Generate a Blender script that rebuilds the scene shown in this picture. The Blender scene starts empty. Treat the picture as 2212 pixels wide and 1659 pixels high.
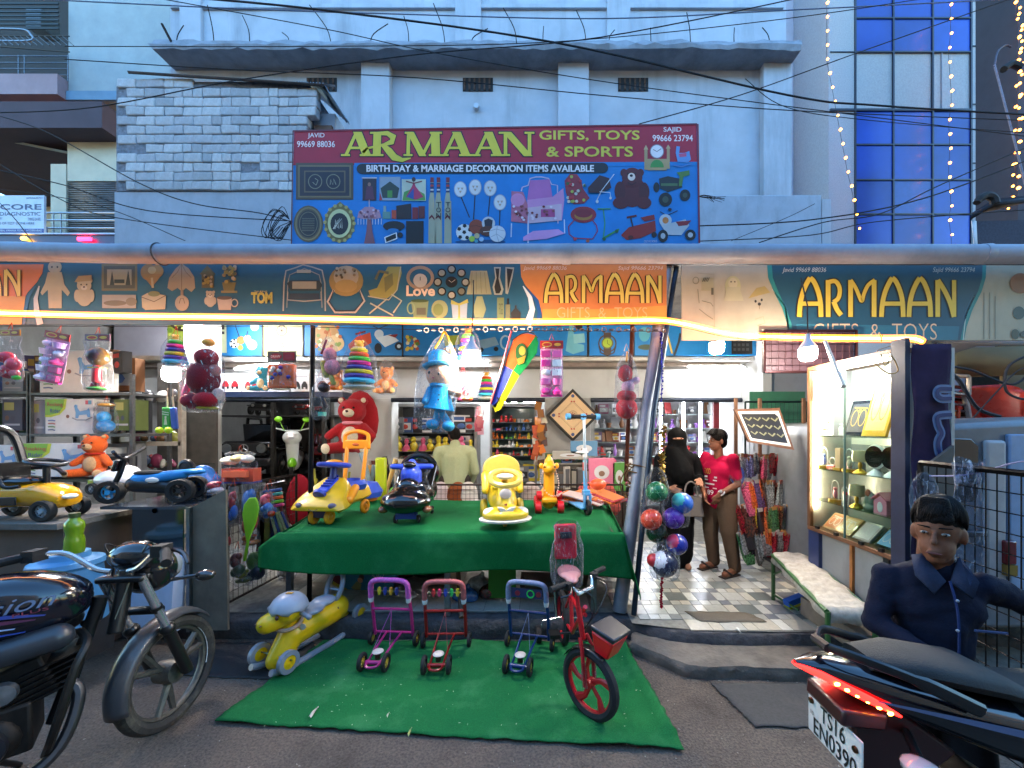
import bpy,math,random
from mathutils import Vector,Matrix,Euler
R=random.Random(11)
PI=math.pi
SC=bpy.context.scene
COL=SC.collection
# ---------------------------------------------------------------- camera
CAM_H=1.7
cd=bpy.data.cameras.new('camera');cam=bpy.data.objects.new('camera',cd);COL.objects.link(cam)
cam.location=(0,0,CAM_H);cam.rotation_euler=(PI/2,0,0)
cd.sensor_width=36;cd.sensor_fit='HORIZONTAL';cd.lens=36*856/2212
cd.shift_x=-0.028;cd.shift_y=0.0432;cd.clip_start=0.05;cd.clip_end=500
SC.camera=cam
# ---------------------------------------------------------------- sky
W=bpy.data.worlds.new('World');SC.world=W;W.use_nodes=True
wn=W.node_tree.nodes;wl=W.node_tree.links
sky=wn.new('ShaderNodeTexSky');sky.sky_type='NISHITA';sky.sun_disc=False
sky.sun_elevation=math.radians(3);sky.sun_rotation=0
sky.air_density=1.0;sky.dust_density=0.3;sky.ozone_density=3.0
bg=wn.get('Background') or wn.new('ShaderNodeBackground')
wl.new(sky.outputs[0],bg.inputs[0]);bg.inputs[1].default_value=0.083
sd=bpy.data.lights.new('sun','SUN');sd.energy=0.004;sd.angle=math.radians(20);sd.color=(0.8,0.85,1)
so=bpy.data.objects.new('sun',sd);COL.objects.link(so);so.rotation_euler=(math.radians(55),0,math.radians(160))
# ---------------------------------------------------------------- view
SC.view_settings.view_transform='Standard';SC.view_settings.look='None'
SC.view_settings.exposure=5.34;SC.view_settings.gamma=1
SC.render.engine='CYCLES';cy=SC.cycles
cy.use_denoising=True;cy.max_bounces=6;cy.diffuse_bounces=3;cy.glossy_bounces=3;cy.transmission_bounces=4
cy.transparent_max_bounces=12;cy.caustics_reflective=False;cy.caustics_refractive=False
cy.sample_clamp_indirect=.35;cy.use_light_tree=True
# ---------------------------------------------------------------- helpers
def P(u,v,y):
    return Vector(((u-1168)*y/856,y,CAM_H-(v-925)*y/856))
def XU(u,y):return (u-1168)*y/856
def ZV(v,y):return CAM_H-(v-925)*y/856
def lin(h):
    h=h.lstrip('#');o=[]
    for i in (0,2,4):
        c=int(h[i:i+2],16)/255;o.append(c/12.92 if c<=.04045 else ((c+.055)/1.055)**2.4)
    return (*o,1)
_m={}
# kinds: (roughness, metallic, noise scale, noise amount, bump, coat)
KIND=dict(plastic=(.32,0,14,.06,.0,.25),gloss=(.12,0,8,.05,0,.8),matte=(.6,0,20,.1,.02,0),cloth=(.9,0,120,.14,.12,0),
    plush=(.95,0,160,.35,.5,0),metal=(.3,1,25,.12,.01,0),steel=(.45,.8,30,.25,.03,0),paint=(.45,0,9,.16,.03,.1),plaster=(.85,0,3.5,.13,.1,0),
    concrete=(.9,0,6,.35,.35,0),rubber=(.75,0,60,.3,.15,0),card=(.65,0,12,.08,.01,0),print=(.45,0,2.5,.16,.03,.05),wood=(.6,0,10,.3,.08,0),skin=(.7,0,40,.16,.04,0),hair=(.6,0,200,.5,.4,0),
    flex=(.5,0,1.6,.22,.05,0))
def mat(h,kind='plastic',**k):
    key=(h,kind,tuple(sorted(k.items())))
    if key in _m:return _m[key]
    ro,me,ns,na,bu,co=KIND[kind]
    ro=k.get('rough',ro);ns=k.get('ns',ns);na=k.get('na',na);bu=k.get('bump',bu)
    m=bpy.data.materials.new(kind+'_'+h.strip('#'));m.use_nodes=True;nt=m.node_tree;N=nt.nodes;L=nt.links
    b=N['Principled BSDF'];c=lin(h);b.inputs['Base Color'].default_value=c;b.inputs['Roughness'].default_value=ro
    b.inputs['Metallic'].default_value=me;b.inputs['Coat Weight'].default_value=co;b.inputs['Coat Roughness'].default_value=.1
    if kind=='plush':b.inputs['Sheen Weight'].default_value=.08
    if kind=='hair':b.inputs['Specular IOR Level'].default_value=.12
    if kind=='cloth':b.inputs['Specular IOR Level'].default_value=.15
    tc=N.new('ShaderNodeTexCoord');nz=N.new('ShaderNodeTexNoise');nz.inputs['Scale'].default_value=ns;nz.inputs['Detail'].default_value=6
    nz.inputs['Roughness'].default_value=.62
    L.new(tc.outputs['Object'],nz.inputs['Vector'])
    if na:
        mr=N.new('ShaderNodeMapRange');mr.inputs[1].default_value=.25;mr.inputs[2].default_value=.75
        mr.inputs[3].default_value=1-na*1.3;mr.inputs[4].default_value=1+na*.7;L.new(nz.outputs[0],mr.inputs[0])
        mx=N.new('ShaderNodeMix');mx.data_type='RGBA';mx.blend_type='MULTIPLY';mx.inputs[0].default_value=1
        mx.inputs[6].default_value=c;L.new(mr.outputs[0],mx.inputs[7]);L.new(mx.outputs[2],b.inputs['Base Color'])
        out=mx.outputs[2]
        if k.get('dirt'):
            n2=N.new('ShaderNodeTexNoise');n2.inputs['Scale'].default_value=k.get('ds',2.3);n2.inputs['Detail'].default_value=9;n2.inputs['Roughness'].default_value=.7
            sp=N.new('ShaderNodeMapping');sp.inputs['Scale'].default_value=(1,1,k.get('streak',.35));L.new(tc.outputs['Object'],sp.inputs[0]);L.new(sp.outputs[0],n2.inputs['Vector'])
            r2=N.new('ShaderNodeMapRange');r2.inputs[1].default_value=.5;r2.inputs[2].default_value=.72;r2.inputs[4].default_value=k['dirt'];L.new(n2.outputs[0],r2.inputs[0])
            m2=N.new('ShaderNodeMix');m2.data_type='RGBA';L.new(r2.outputs[0],m2.inputs[0]);L.new(out,m2.inputs[6]);m2.inputs[7].default_value=lin(k.get('dc','#4a443c'));L.new(m2.outputs[2],b.inputs['Base Color'])
    if bu:
        bp=N.new('ShaderNodeBump');bp.inputs['Strength'].default_value=min(1,bu*2);bp.inputs['Distance'].default_value=.01 if kind !='concrete' else .03
        L.new(nz.outputs[0],bp.inputs['Height']);L.new(bp.outputs[0],b.inputs['Normal'])
    if kind=='metal' or kind=='gloss' or kind=='plastic':
        mr=N.new('ShaderNodeMapRange');mr.inputs[3].default_value=ro*.75;mr.inputs[4].default_value=min(1,ro*1.5);L.new(nz.outputs[0],mr.inputs[0]);L.new(mr.outputs[0],b.inputs['Roughness'])
    _m[key]=m;return m
def glow(h,s):
    key=('glow',h,s)
    if key in _m:return _m[key]
    m=bpy.data.materials.new('glow_'+h.strip('#'));m.use_nodes=True;b=m.node_tree.nodes['Principled BSDF']
    b.inputs['Base Color'].default_value=lin(h);b.inputs['Emission Color'].default_value=lin(h);b.inputs['Emission Strength'].default_value=s/7
    _m[key]=m;return m
def film(tint='#f4f6fa',op=.12,rough=.12,key=None):
    key=('film',tint,op,rough)
    if key in _m:return _m[key]
    m=bpy.data.materials.new('clear_film');m.use_nodes=True;nt=m.node_tree;N=nt.nodes;L=nt.links;N.clear()
    o=N.new('ShaderNodeOutputMaterial');t=N.new('ShaderNodeBsdfTransparent');t.inputs[0].default_value=lin(tint)
    g=N.new('ShaderNodeBsdfPrincipled');g.inputs['Base Color'].default_value=lin(tint);g.inputs['Roughness'].default_value=rough;g.inputs['Specular IOR Level'].default_value=1
    x=N.new('ShaderNodeMixShader');lw=N.new('ShaderNodeLayerWeight');lw.inputs[0].default_value=.5;pw=N.new('ShaderNodeMath');pw.operation='POWER';pw.inputs[1].default_value=3;L.new(lw.outputs['Facing'],pw.inputs[0])
    tc=N.new('ShaderNodeTexCoord');nz=N.new('ShaderNodeTexNoise');nz.inputs['Scale'].default_value=34;nz.inputs['Detail'].default_value=4;nz.inputs['Distortion'].default_value=2.2
    mp=N.new('ShaderNodeMapping');mp.inputs['Scale'].default_value=(1,1,.35);L.new(tc.outputs['Object'],mp.inputs[0]);L.new(mp.outputs[0],nz.inputs['Vector'])
    r=N.new('ShaderNodeMapRange');r.inputs[1].default_value=.54;r.inputs[2].default_value=.68;r.inputs[3].default_value=op*.12;r.inputs[4].default_value=min(.55,op*2.4);L.new(nz.outputs[0],r.inputs[0])
    a=N.new('ShaderNodeMath');a.operation='ADD';a.use_clamp=True;mu=N.new('ShaderNodeMath');mu.operation='MULTIPLY';mu.inputs[1].default_value=.22
    L.new(pw.outputs[0],mu.inputs[0]);L.new(mu.outputs[0],a.inputs[0]);L.new(r.outputs[0],a.inputs[1]);L.new(a.outputs[0],x.inputs[0])
    bp=N.new('ShaderNodeBump');bp.inputs['Strength'].default_value=.9;bp.inputs['Distance'].default_value=.02;L.new(nz.outputs[0],bp.inputs['Height']);L.new(bp.outputs[0],g.inputs['Normal'])
    L.new(t.outputs[0],x.inputs[1]);L.new(g.outputs[0],x.inputs[2]);L.new(x.outputs[0],o.inputs[0])
    _m[key]=m;return m
def glass(tint='#e8f0ee',op=.06):
    key=('glass',tint,op)
    if key in _m:return _m[key]
    m=bpy.data.materials.new('clear_glass');m.use_nodes=True;nt=m.node_tree;N=nt.nodes;L=nt.links;N.clear()
    o=N.new('ShaderNodeOutputMaterial');t=N.new('ShaderNodeBsdfTransparent');t.inputs[0].default_value=lin(tint)
    g=N.new('ShaderNodeBsdfGlossy');g.inputs[1].default_value=.04;x=N.new('ShaderNodeMixShader');lw=N.new('ShaderNodeLayerWeight');lw.inputs[0].default_value=.5;fr=N.new('ShaderNodeMath');fr.operation='POWER';fr.inputs[1].default_value=4;L.new(lw.outputs['Facing'],fr.inputs[0])
    a=N.new('ShaderNodeMath');a.operation='ADD';a.inputs[1].default_value=op*.3;a.use_clamp=True;L.new(fr.outputs[0],a.inputs[0]);L.new(a.outputs[0],x.inputs[0])
    L.new(t.outputs[0],x.inputs[1]);L.new(g.outputs[0],x.inputs[2]);L.new(x.outputs[0],o.inputs[0]);_m[key]=m;return m
ROOTM={}
def props(o,label=None,cat=None,group=None,kind=None):
    if label:o['label']=label
    if cat:o['category']=cat
    if group:o['group']=group
    if kind:o['kind']=kind
    return o
def thing(name,label,cat,loc=(0,0,0),rz=0,group=None,kind=None,s=1,rx=0,ry=0):
    o=bpy.data.objects.new(name,None);COL.objects.link(o);o.location=loc;o.rotation_euler=(rx,ry,rz);o.scale=(s,s,s);o.empty_display_size=.05
    ROOTM[o.name]=Matrix.Translation(Vector(loc)) @ Euler((rx,ry,rz)).to_matrix().to_4x4() @ Matrix.Scale(s,4)
    return props(o,label,cat,group,kind)
def rotm(rx=0,ry=0,rz=0):return Euler((rx,ry,rz)).to_matrix()
class MB:
    def __init__(s):s.v=[];s.f=[];s.mi=[];s.ci=0;s.m=None
    def mt(s,i):s.ci=i;return s
    def at(s,loc=(0,0,0),rx=0,ry=0,rz=0,sc=1):s.m=Matrix.Translation(Vector(loc)) @ Euler((rx,ry,rz)).to_matrix().to_4x4() @ Matrix.Scale(sc,4);return s
    def add(s,vs,fs):
        b=len(s.v)
        for p in vs:s.v.append(tuple(s.m @ Vector(p)) if s.m is not None else tuple(p))
        for f in fs:s.f.append([i+b for i in f]);s.mi.append(s.ci)
        return s
    def box(s,x0,x1,y0,y1,z0,z1):
        return s.add([(x0,y0,z0),(x1,y0,z0),(x1,y1,z0),(x0,y1,z0),(x0,y0,z1),(x1,y0,z1),(x1,y1,z1),(x0,y1,z1)],
            [(0,3,2,1),(4,5,6,7),(0,1,5,4),(1,2,6,5),(2,3,7,6),(3,0,4,7)])
    def cb(s,c,d,rx=0,ry=0,rz=0):
        q=rotm(rx,ry,rz);c=Vector(c);vs=[c+q@Vector((sx*d[0]/2,sy*d[1]/2,sz*d[2]/2)) for sz in (-1,1) for sx,sy in ((-1,-1),(1,-1),(1,1),(-1,1))]
        return s.add(vs,[(0,3,2,1),(4,5,6,7),(0,1,5,4),(1,2,6,5),(2,3,7,6),(3,0,4,7)])
    def rings(s,rs,cap=True,closed=False):
        n=len(rs[0]);vs=[p for r in rs for p in r];fs=[];k=len(rs)
        for i in range(k if closed else k-1):
            for j in range(n):
                a=i*n+j;b=i*n+(j+1) % n;c=((i+1) % k)*n;fs.append((a,b,c+(j+1) % n,c+j))
        if cap and not closed:fs.append(tuple(range(n))[::-1]);fs.append(tuple((k-1)*n+j for j in range(n)))
        return s.add(vs,fs)
    def tube(s,pts,r,n=8,closed=False,cap=True,flat=1):
        pts=[Vector(p) for p in pts];k=len(pts);rs=[];up=None
        for i,p in enumerate(pts):
            if closed:t=pts[(i+1) % k]-pts[i-1]
            else:t=pts[min(i+1,k-1)]-pts[max(i-1,0)]
            t=t.normalized() if t.length>1e-9 else Vector((0,0,1))
            if up is None:up=Vector((0,0,1)) if abs(t.z)<.9 else Vector((0,1,0))
            a=up -t*up.dot(t);a=a.normalized() if a.length>1e-6 else t.orthogonal().normalized();up=a;b=t.cross(a)
            rr=r[i] if isinstance(r,(list,tuple)) else r
            rs.append([p+a*math.cos(2*PI*j/n)*rr+b*math.sin(2*PI*j/n)*rr*flat for j in range(n)])
        return s.rings(rs,cap,closed)
    def cyl(s,a,b,r,r2=None,n=14,cap=True):return s.tube([a,b],[r,r if r2 is None else r2],n,cap=cap)
    def lathe(s,prof,c=(0,0,0),axis='z',n=18,closed=False,q=None):
        c=Vector(c);rs=[]
        for r,h in prof:
            ring=[]
            for j in range(n):
                a=2*PI*j/n;x,y=math.cos(a)*r,math.sin(a)*r
                p=Vector((x,y,h)) if axis=='z' else Vector((h,x,y)) if axis=='x' else Vector((y,h,x))
                if q is not None:p=q @ p
                ring.append(c+p)
            rs.append(ring)
        return s.rings(rs,not closed,closed)
    def ell(s,c,r,rx=0,ry=0,rz=0,n=14,m=9):
        if not isinstance(r,(tuple,list)):r=(r,r,r)
        q=rotm(rx,ry,rz);c=Vector(c);rs=[]
        for i in range(m):
            t=PI*(i+.5*(i==0)*.4+0)/(m-1) if 0<i<m-1 else (0.06 if i==0 else PI-.06)
            rs.append([c+q@Vector((r[0]*math.sin(t)*math.cos(2*PI*j/n),r[1]*math.sin(t)*math.sin(2*PI*j/n),-r[2]*math.cos(t))) for j in range(n)])
        return s.rings(rs)
    def cap(s,a,b,ra,rb=None,n=14):
        rb=ra if rb is None else rb;a=Vector(a);b=Vector(b);d=b-a
        t=d.normalized() if d.length>1e-6 else Vector((0,0,1));pts=[];rr=[]
        for i in range(1,6):w=PI/2*i/5;pts.append(a-t*ra*math.cos(w));rr.append(ra*math.sin(w))
        for i in range(0,5):w=PI/2*i/5;pts.append(b+t*rb*math.sin(w));rr.append(rb*math.cos(w))
        return s.tube(pts,rr,n)
    def torus(s,c,R_,r,axis='z',n=24,k=8,q=None,arc=None):
        c=Vector(c);a0,a1=arc or (0,2*PI);st=n if not arc else n+1;pts=[]
        for j in range(st):
            a=a0+(a1-a0)*j/n;x,y=math.cos(a)*R_,math.sin(a)*R_
            p=Vector((x,y,0)) if axis=='z' else Vector((0,x,y)) if axis=='x' else Vector((x,0,y))
            if q is not None:p=q @ p
            pts.append(c+p)
        return s.tube(pts,r,k,closed=not arc)
    def ext(s,pts,h0,h1,axis='y'):
        f={'y':lambda a,b,h:(a,h,b),'x':lambda a,b,h:(h,a,b),'z':lambda a,b,h:(a,b,h)}[axis];n=len(pts)
        vs=[f(a,b,h0) for a,b in pts]+[f(a,b,h1) for a,b in pts]
        return s.add(vs,[tuple(range(n)),tuple(range(2*n-1,n-1,-1))]+[(i,(i+1) % n+0,n+(i+1) % n,n+i)[::-1] for i in range(n)])
    def grid(s,fn,nu,nv):
        vs=[fn(i/nu,j/nv) for j in range(nv+1) for i in range(nu+1)];w=nu+1
        return s.add(vs,[(j*w+i,j*w+i+1,(j+1)*w+i+1,(j+1)*w+i) for j in range(nv) for i in range(nu)])
    def loft(s,secs,cap=True):return s.rings(secs,cap)
    def obj(s,name,m,parent=None,w=0,sm=40,bevel=0,rem=0,sub=0,solid=0,smo=0,label=None,kind=None,cat=None,group=None,dec=0):
        me=bpy.data.meshes.new(name)
        vs=s.v
        if w and parent is not None:
            inv=ROOTM[parent.name].inverted();vs=[tuple(inv @ Vector(p)) for p in vs]
        me.from_pydata(vs,[],s.f)
        ms=m if isinstance(m,(list,tuple)) else [m]
        for x in ms:me.materials.append(x)
        if len(ms)>1:me.polygons.foreach_set('material_index',[min(i,len(ms)-1) for i in s.mi])
        import bmesh
        bm=bmesh.new();bm.from_mesh(me)
        if solid==0 and not s.__dict__.get('nonorm'):bmesh.ops.recalc_face_normals(bm,faces=bm.faces)
        bm.to_mesh(me);bm.free()
        if sm:
            me.polygons.foreach_set('use_smooth',[True]*len(me.polygons))
            if sm<180 and not rem:me.set_sharp_from_angle(angle=math.radians(sm))
        me.update()
        o=bpy.data.objects.new(name,me);COL.objects.link(o)
        if parent is not None:o.parent=parent
        if rem:
            x=o.modifiers.new('r','REMESH');x.mode='VOXEL';x.voxel_size=rem;x.use_smooth_shade=True
            x=o.modifiers.new('s','SMOOTH');x.factor=.7;x.iterations=smo or 4
        if solid:x=o.modifiers.new('t','SOLIDIFY');x.thickness=solid;x.offset=0
        if bevel:x=o.modifiers.new('b','BEVEL');x.width=bevel;x.segments=2;x.limit_method='ANGLE';x.angle_limit=math.radians(35)
        if sub:x=o.modifiers.new('u','SUBSURF');x.levels=sub;x.render_levels=sub
        return props(o,label,cat,group,kind)
def dup(root,loc=None,rz=None,label=None,group=None,s=None,recolor=None):
    r=root.copy();COL.objects.link(r)
    if loc is not None:r.location=loc
    if rz is not None:r.rotation_euler[2]=rz
    if s:r.scale=(s,s,s)
    if label:r['label']=label
    if group:r['group']=group
    def rec(a,b):
        for ch in list(a.children):
            c=ch.copy();COL.objects.link(c);c.parent=b
            if recolor:
                c.data=c.data.copy()
                for i,mm in enumerate(c.data.materials):
                    if mm.name in recolor:c.data.materials[i]=recolor[mm.name]
            rec(ch,c)
    rec(root,r);return r
# flat print on a surface: fr(a, b, d) -> point, shapes drawn in order, each a little prouder
def pic(parent,name,fr,shapes,w=1,d0=.0012,step=.0005,kind='print',label=None):
    b=MB();b.nonorm=1;ms=[];idx={};d=d0
    for sh in shapes:
        t,c=sh[0],sh[-1]
        if c not in idx:idx[c]=len(ms);ms.append(mat(c,kind))
        b.ci=idx[c];d+=step
        if t=='e':
            _,x,y,rx,ry,_c=sh;n=20;b.add([fr(x+rx*math.cos(2*PI*i/n),y+ry*math.sin(2*PI*i/n),d) for i in range(n)],[tuple(range(n))])
        elif t=='r':
            _,x0,y0,x1,y1,_c=sh;b.add([fr(x0,y0,d),fr(x1,y0,d),fr(x1,y1,d),fr(x0,y1,d)],[(0,1,2,3)])
        elif t=='p':
            b.add([fr(x,y,d) for x,y in sh[1]],[tuple(range(len(sh[1])))])
        elif t=='l':
            pts,wd=sh[1],sh[2];L,Rr=[],[]
            for i,(x,y) in enumerate(pts):
                x0,y0=pts[max(i-1,0)];x1,y1=pts[min(i+1,len(pts)-1)];dx,dy=x1-x0,y1-y0;q=math.hypot(dx,dy) or 1
                ww=wd[i] if isinstance(wd,(list,tuple)) else wd
                L.append((x-dy/q*ww/2,y+dx/q*ww/2));Rr.append((x+dy/q*ww/2,y-dx/q*ww/2))
            n=len(pts);b.add([fr(x,y,d) for x,y in L+Rr],[(i,i+1,n+i+1,n+i) for i in range(n-1)])
        elif t=='o':
            _,x,y,rx,ry,wd,_c=sh;n=24;b.add([fr(x+(rx-k*wd)*math.cos(2*PI*i/n),y+(ry-k*wd)*math.sin(2*PI*i/n),d) for k in (0,1) for i in range(n)],[(i,(i+1) % n,n+(i+1) % n,n+i) for i in range(n)])
    return b.obj(name,ms,parent,w=w,sm=0,label=label)
_tx={}
def textmesh(s,bold=0,ital=0):
    k=(s,bold,ital)
    if k in _tx:return _tx[k]
    c=bpy.data.curves.new('t','FONT');c.body=s;c.size=1;c.offset=bold;c.shear=ital;c.resolution_u=3;c.fill_mode='BOTH'
    o=bpy.data.objects.new('t',c);COL.objects.link(o);bpy.context.view_layer.update()
    me=bpy.data.meshes.new_from_object(o.evaluated_get(bpy.context.evaluated_depsgraph_get()))
    vs=[tuple(v.co) for v in me.vertices];fs=[tuple(p.vertices) for p in me.polygons]
    bpy.data.objects.remove(o);bpy.data.curves.remove(c);bpy.data.meshes.remove(me)
    x0=min(v[0] for v in vs);x1=max(v[0] for v in vs);y0=min(v[1] for v in vs);y1=max(v[1] for v in vs)
    _tx[k]=([((v[0]-x0)/(x1-x0),(v[1]-y0)/(y1-y0)) for v in vs],fs);return _tx[k]
def txt(parent,fr,s,x0,y0,x1,y1,c,d=.004,bold=.0,ital=0,name='lettering',w=1,kind='print'):
    vs,fs=textmesh(s,bold,ital);b=MB();b.nonorm=1
    b.add([fr(x0+(x1-x0)*a,y1+(y0-y1)*q,d) for a,q in vs],fs)
    return b.obj(name,c if not isinstance(c,str) else mat(c,kind),parent,w=w,sm=0)
def uvf(Y):return lambda a,b,d:P(a,b,Y) -Vector((0,d,0))
def lf(o,a,b,n):# local frame from origin, right vector, down vector, normal
    o,a,b,n=Vector(o),Vector(a),Vector(b),Vector(n).normalized()
    return lambda x,y,d:o+a*x+b*y+n*d
def arc(cx,cy,rx,ry,a0,a1,n=10):return [(cx+rx*math.cos(math.radians(a0+(a1-a0)*i/n)),cy+ry*math.sin(math.radians(a0+(a1-a0)*i/n))) for i in range(n+1)]
def spl(pts,n=6):# catmull-rom through points
    pts=[Vector(p) for p in pts];out=[]
    for i in range(len(pts)-1):
        a=pts[max(i-1,0)];b=pts[i];c=pts[i+1];d=pts[min(i+2,len(pts)-1)]
        for k in range(n):
            t=k/n;out.append(.5*((2*b)+(c-a)*t+(2*a-5*b+4*c-d)*t*t+(3*b-a-3*c+d)*t**3))
    out.append(pts[-1]);return out

# ---------------------------------------------------------------- ground, platform, steps
def rough_prism(name,pts,z0,z1,m,jit=.006,step=.05,closed_y=None,parent=None,**kw):
    b=MB();out=[]
    n=len(pts)
    for i in range(n):
        a=Vector(pts[i]);c=Vector(pts[(i+1) % n]);k=max(1,min(160,int((c-a).length/step)))
        for j in range(k):out.append(a.lerp(c,j/k))
    rs=[]
    cen=sum(out,Vector((0,0)))/len(out)
    for z,off in ((z0,-.004),(z0+(z1-z0)*.5,-.012),(z1-.018,-.004),(z1,.012)):
        rs.append([(p.x+(cen.x-p.x)/max((cen-p).length,.1)*off+R.uniform(-jit,jit),p.y+(cen.y-p.y)/max((cen-p).length,.1)*off+R.uniform(-jit,jit),z+(R.uniform(-jit,jit)*.4 if z not in (z0,) else 0)) for p in out])
    b.rings(rs);return b.obj(name,m,parent,sm=50,**kw)
asph=mat('#74675c','concrete',ns=70,na=.5,bump=.45,dirt=.75,ds=1.3,streak=1,dc='#2f2a26')
MB().add([(-40,-15,0),(40,-15,0),(40,60,0),(-40,60,0)],[(0,1,2,3)]).obj('road',asph,kind='structure')
conc=mat('#6d665e','concrete',ns=7,na=.35,bump=.4,dirt=.7,ds=3,streak=1,dc='#35312e')
conc2=mat('#4a4a4e','concrete',ns=9,na=.4,bump=.5,dirt=.6,ds=4,streak=1,dc='#242428')
rough_prism('shop_platform',[(-9,3.19),(.70,3.19),(.84,3.10),(1.0,3.02),(1.32,2.965),(1.65,2.96),(2.6,2.94),(9,2.94),(9,9.6),(-9,9.6)],.002,.158,conc2,.009,kind='structure')
rough_prism('lower_step',[(.74,3.18),(.68,3.0),(.86,2.83),(1.0,2.70),(1.15,2.675),(1.32,2.69),(1.6,2.665),(1.86,2.66),(3.5,2.67),(3.5,3.05),(1.2,3.05)],.001,.082,conc,.008,kind='structure')
# tiled floor: modules of one large tile, two half tiles and one small tile
tf=MB().add([(.72,3.12,.1665),(1.0,3.045,.1665),(1.32,2.995,.1665),(2.62,2.975,.1665),(2.62,9.4,.1665),(-4.8,9.4,.1665),(-4.8,3.3,.1665),(.72,3.3,.1665)],[tuple(range(8))]).obj('shop_floor',mat('#7d7b74','concrete',bump=.05,ns=20),kind='structure')
tl=[mat(c,'print',rough=.28,ns=30,na=.16,dirt=.35,ds=5,streak=1,dc='#6e6a62') for c in ('#b3b2a9','#a9a69b','#c9c8bf','#8d8e89','#73757a','#b9b2a2','#6c706c')]
def tilemesh(w,d):return MB().box(.0025,w-.0025,.0025,d-.0025,0,.005)
TM={}
def tile(x,y,w,d,mi):
    k=(round(w,3),round(d,3),mi)
    if k not in TM:
        o=tilemesh(w,d).obj('tile',tl[mi],tf,sm=0,bevel=0);TM[k]=o
    else:
        o=bpy.data.objects.new('tile',TM[k].data);COL.objects.link(o);o.parent=tf
    o.location=(x,y,.167)
def edge_y(x):return 3.13 if x<.75 else (3.13-(x-.75)*.38 if x<1.08 else 3.0)
M_=.26
for i in range(-1,8):
    for j in range(0,9):
        x=.62+i*M_;y=3.0+j*M_
        if x<.45 or x>2.3:continue
        def tt(dx,dy,w,d,mi):
            if y+dy>=edge_y(x+dx)-.01 and x+dx>.5 and not (x+dx<.72 and y+dy<3.3):tile(x+dx,y+dy,w,d,mi)
        big=R.choice((0,1,3,3,5,6,4));half=R.choice((0,2,2,5))
        tt(0,0,.172,.172,big);tt(.172,0,.088,.172,half);tt(0,.172,.086,.088,R.choice((0,2,1)));tt(.086,.172,.086,.088,R.choice((1,5,0,2)));tt(.172,.172,.088,.088,R.choice((4,6,3)))
for i in range(-9,2):
    for j in range(0,6):
        x=.42+i*.3;y=3.32+j*.3
        if x+.3>.5:continue
        tile(x,y,.3,.3,R.choice((0,1,3,5,1)))
# green carpet and dark mats on the road
def slab(name,q,z,t,m,label,cat,amp=.006,nu=26,nv=18,folds=None,edge=.01,group=None):
    q=[Vector((a,b,0)) for a,b in q];ed=[R.uniform(-edge,edge) for _ in range(200)]
    def fn(u,v):
        p=(q[0]*(1-u)+q[1]*u)*(1-v)+(q[3]*(1-u)+q[2]*u)*v
        zz=amp*(math.sin(u*9+v*3)*.5+math.sin(v*13-u*4)*.3+math.sin(u*23+v*17)*.25+.8)
        if folds:zz+=folds(u,v)
        if v<.01:p.y+=ed[int(u*60)]
        if v>.99:p.y+=ed[int(u*60)+40]
        if u<.01:p.x+=ed[int(v*40)+80]
        if u>.99:p.x+=ed[int(v*40)+120]
        return (p.x,p.y,z+zz)
    o=MB().grid(fn,nu,nv).obj(name,m,solid=t,sm=180,label=label,cat=cat,group=group);return o
gm=mat('#1c6c3a','cloth',ns=160,na=.35,bump=.2,dirt=.45,ds=3.2,streak=1,dc='#4f9060')  # paler patches: grime, plus light on the soft folds put into the colour
slab('carpet',[(-1.87,2.275),(.755,2.075),(.66,3.13),(-1.72,3.15)],.012,.006,gm,'green felt carpet laid on the road under the walkers and rocking toy','carpet',.008,70,44,lambda u,v:.006*math.sin(u*9+v*14)*math.sin(v*21-u*5)+(.045*max(0,1-abs(u-.985)/.02) if v>.1 else 0)+.004*math.sin(u*31+v*5),.007)
rub=mat('#232325','rubber',dirt=.3,dc='#4a4744',streak=1)
slab('rubber_mat',[(-2.62,2.72),(-1.62,2.66),(-1.78,3.13),(-2.62,3.13)],.006,.005,rub,'black rubber mat lying on the road behind the front motorcycle wheel','mat',.003)
slab('rubber_mat',[(1.22,2.25),(2.4,2.2),(2.4,2.63),(1.13,2.63)],.006,.005,mat('#3b3b3c','rubber',dirt=.4,dc='#5d5751',streak=1),'dark grey rubber mat on the road before the concrete step','mat',.003)
slab('door_mat',[(1.27,3.12),(1.78,3.12),(1.70,3.28),(1.20,3.30)],.176,.004,mat('#6b6256','cloth',ns=80),'small brown mat on the tiles at the top of the step','mat',.001,8,4)
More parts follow.
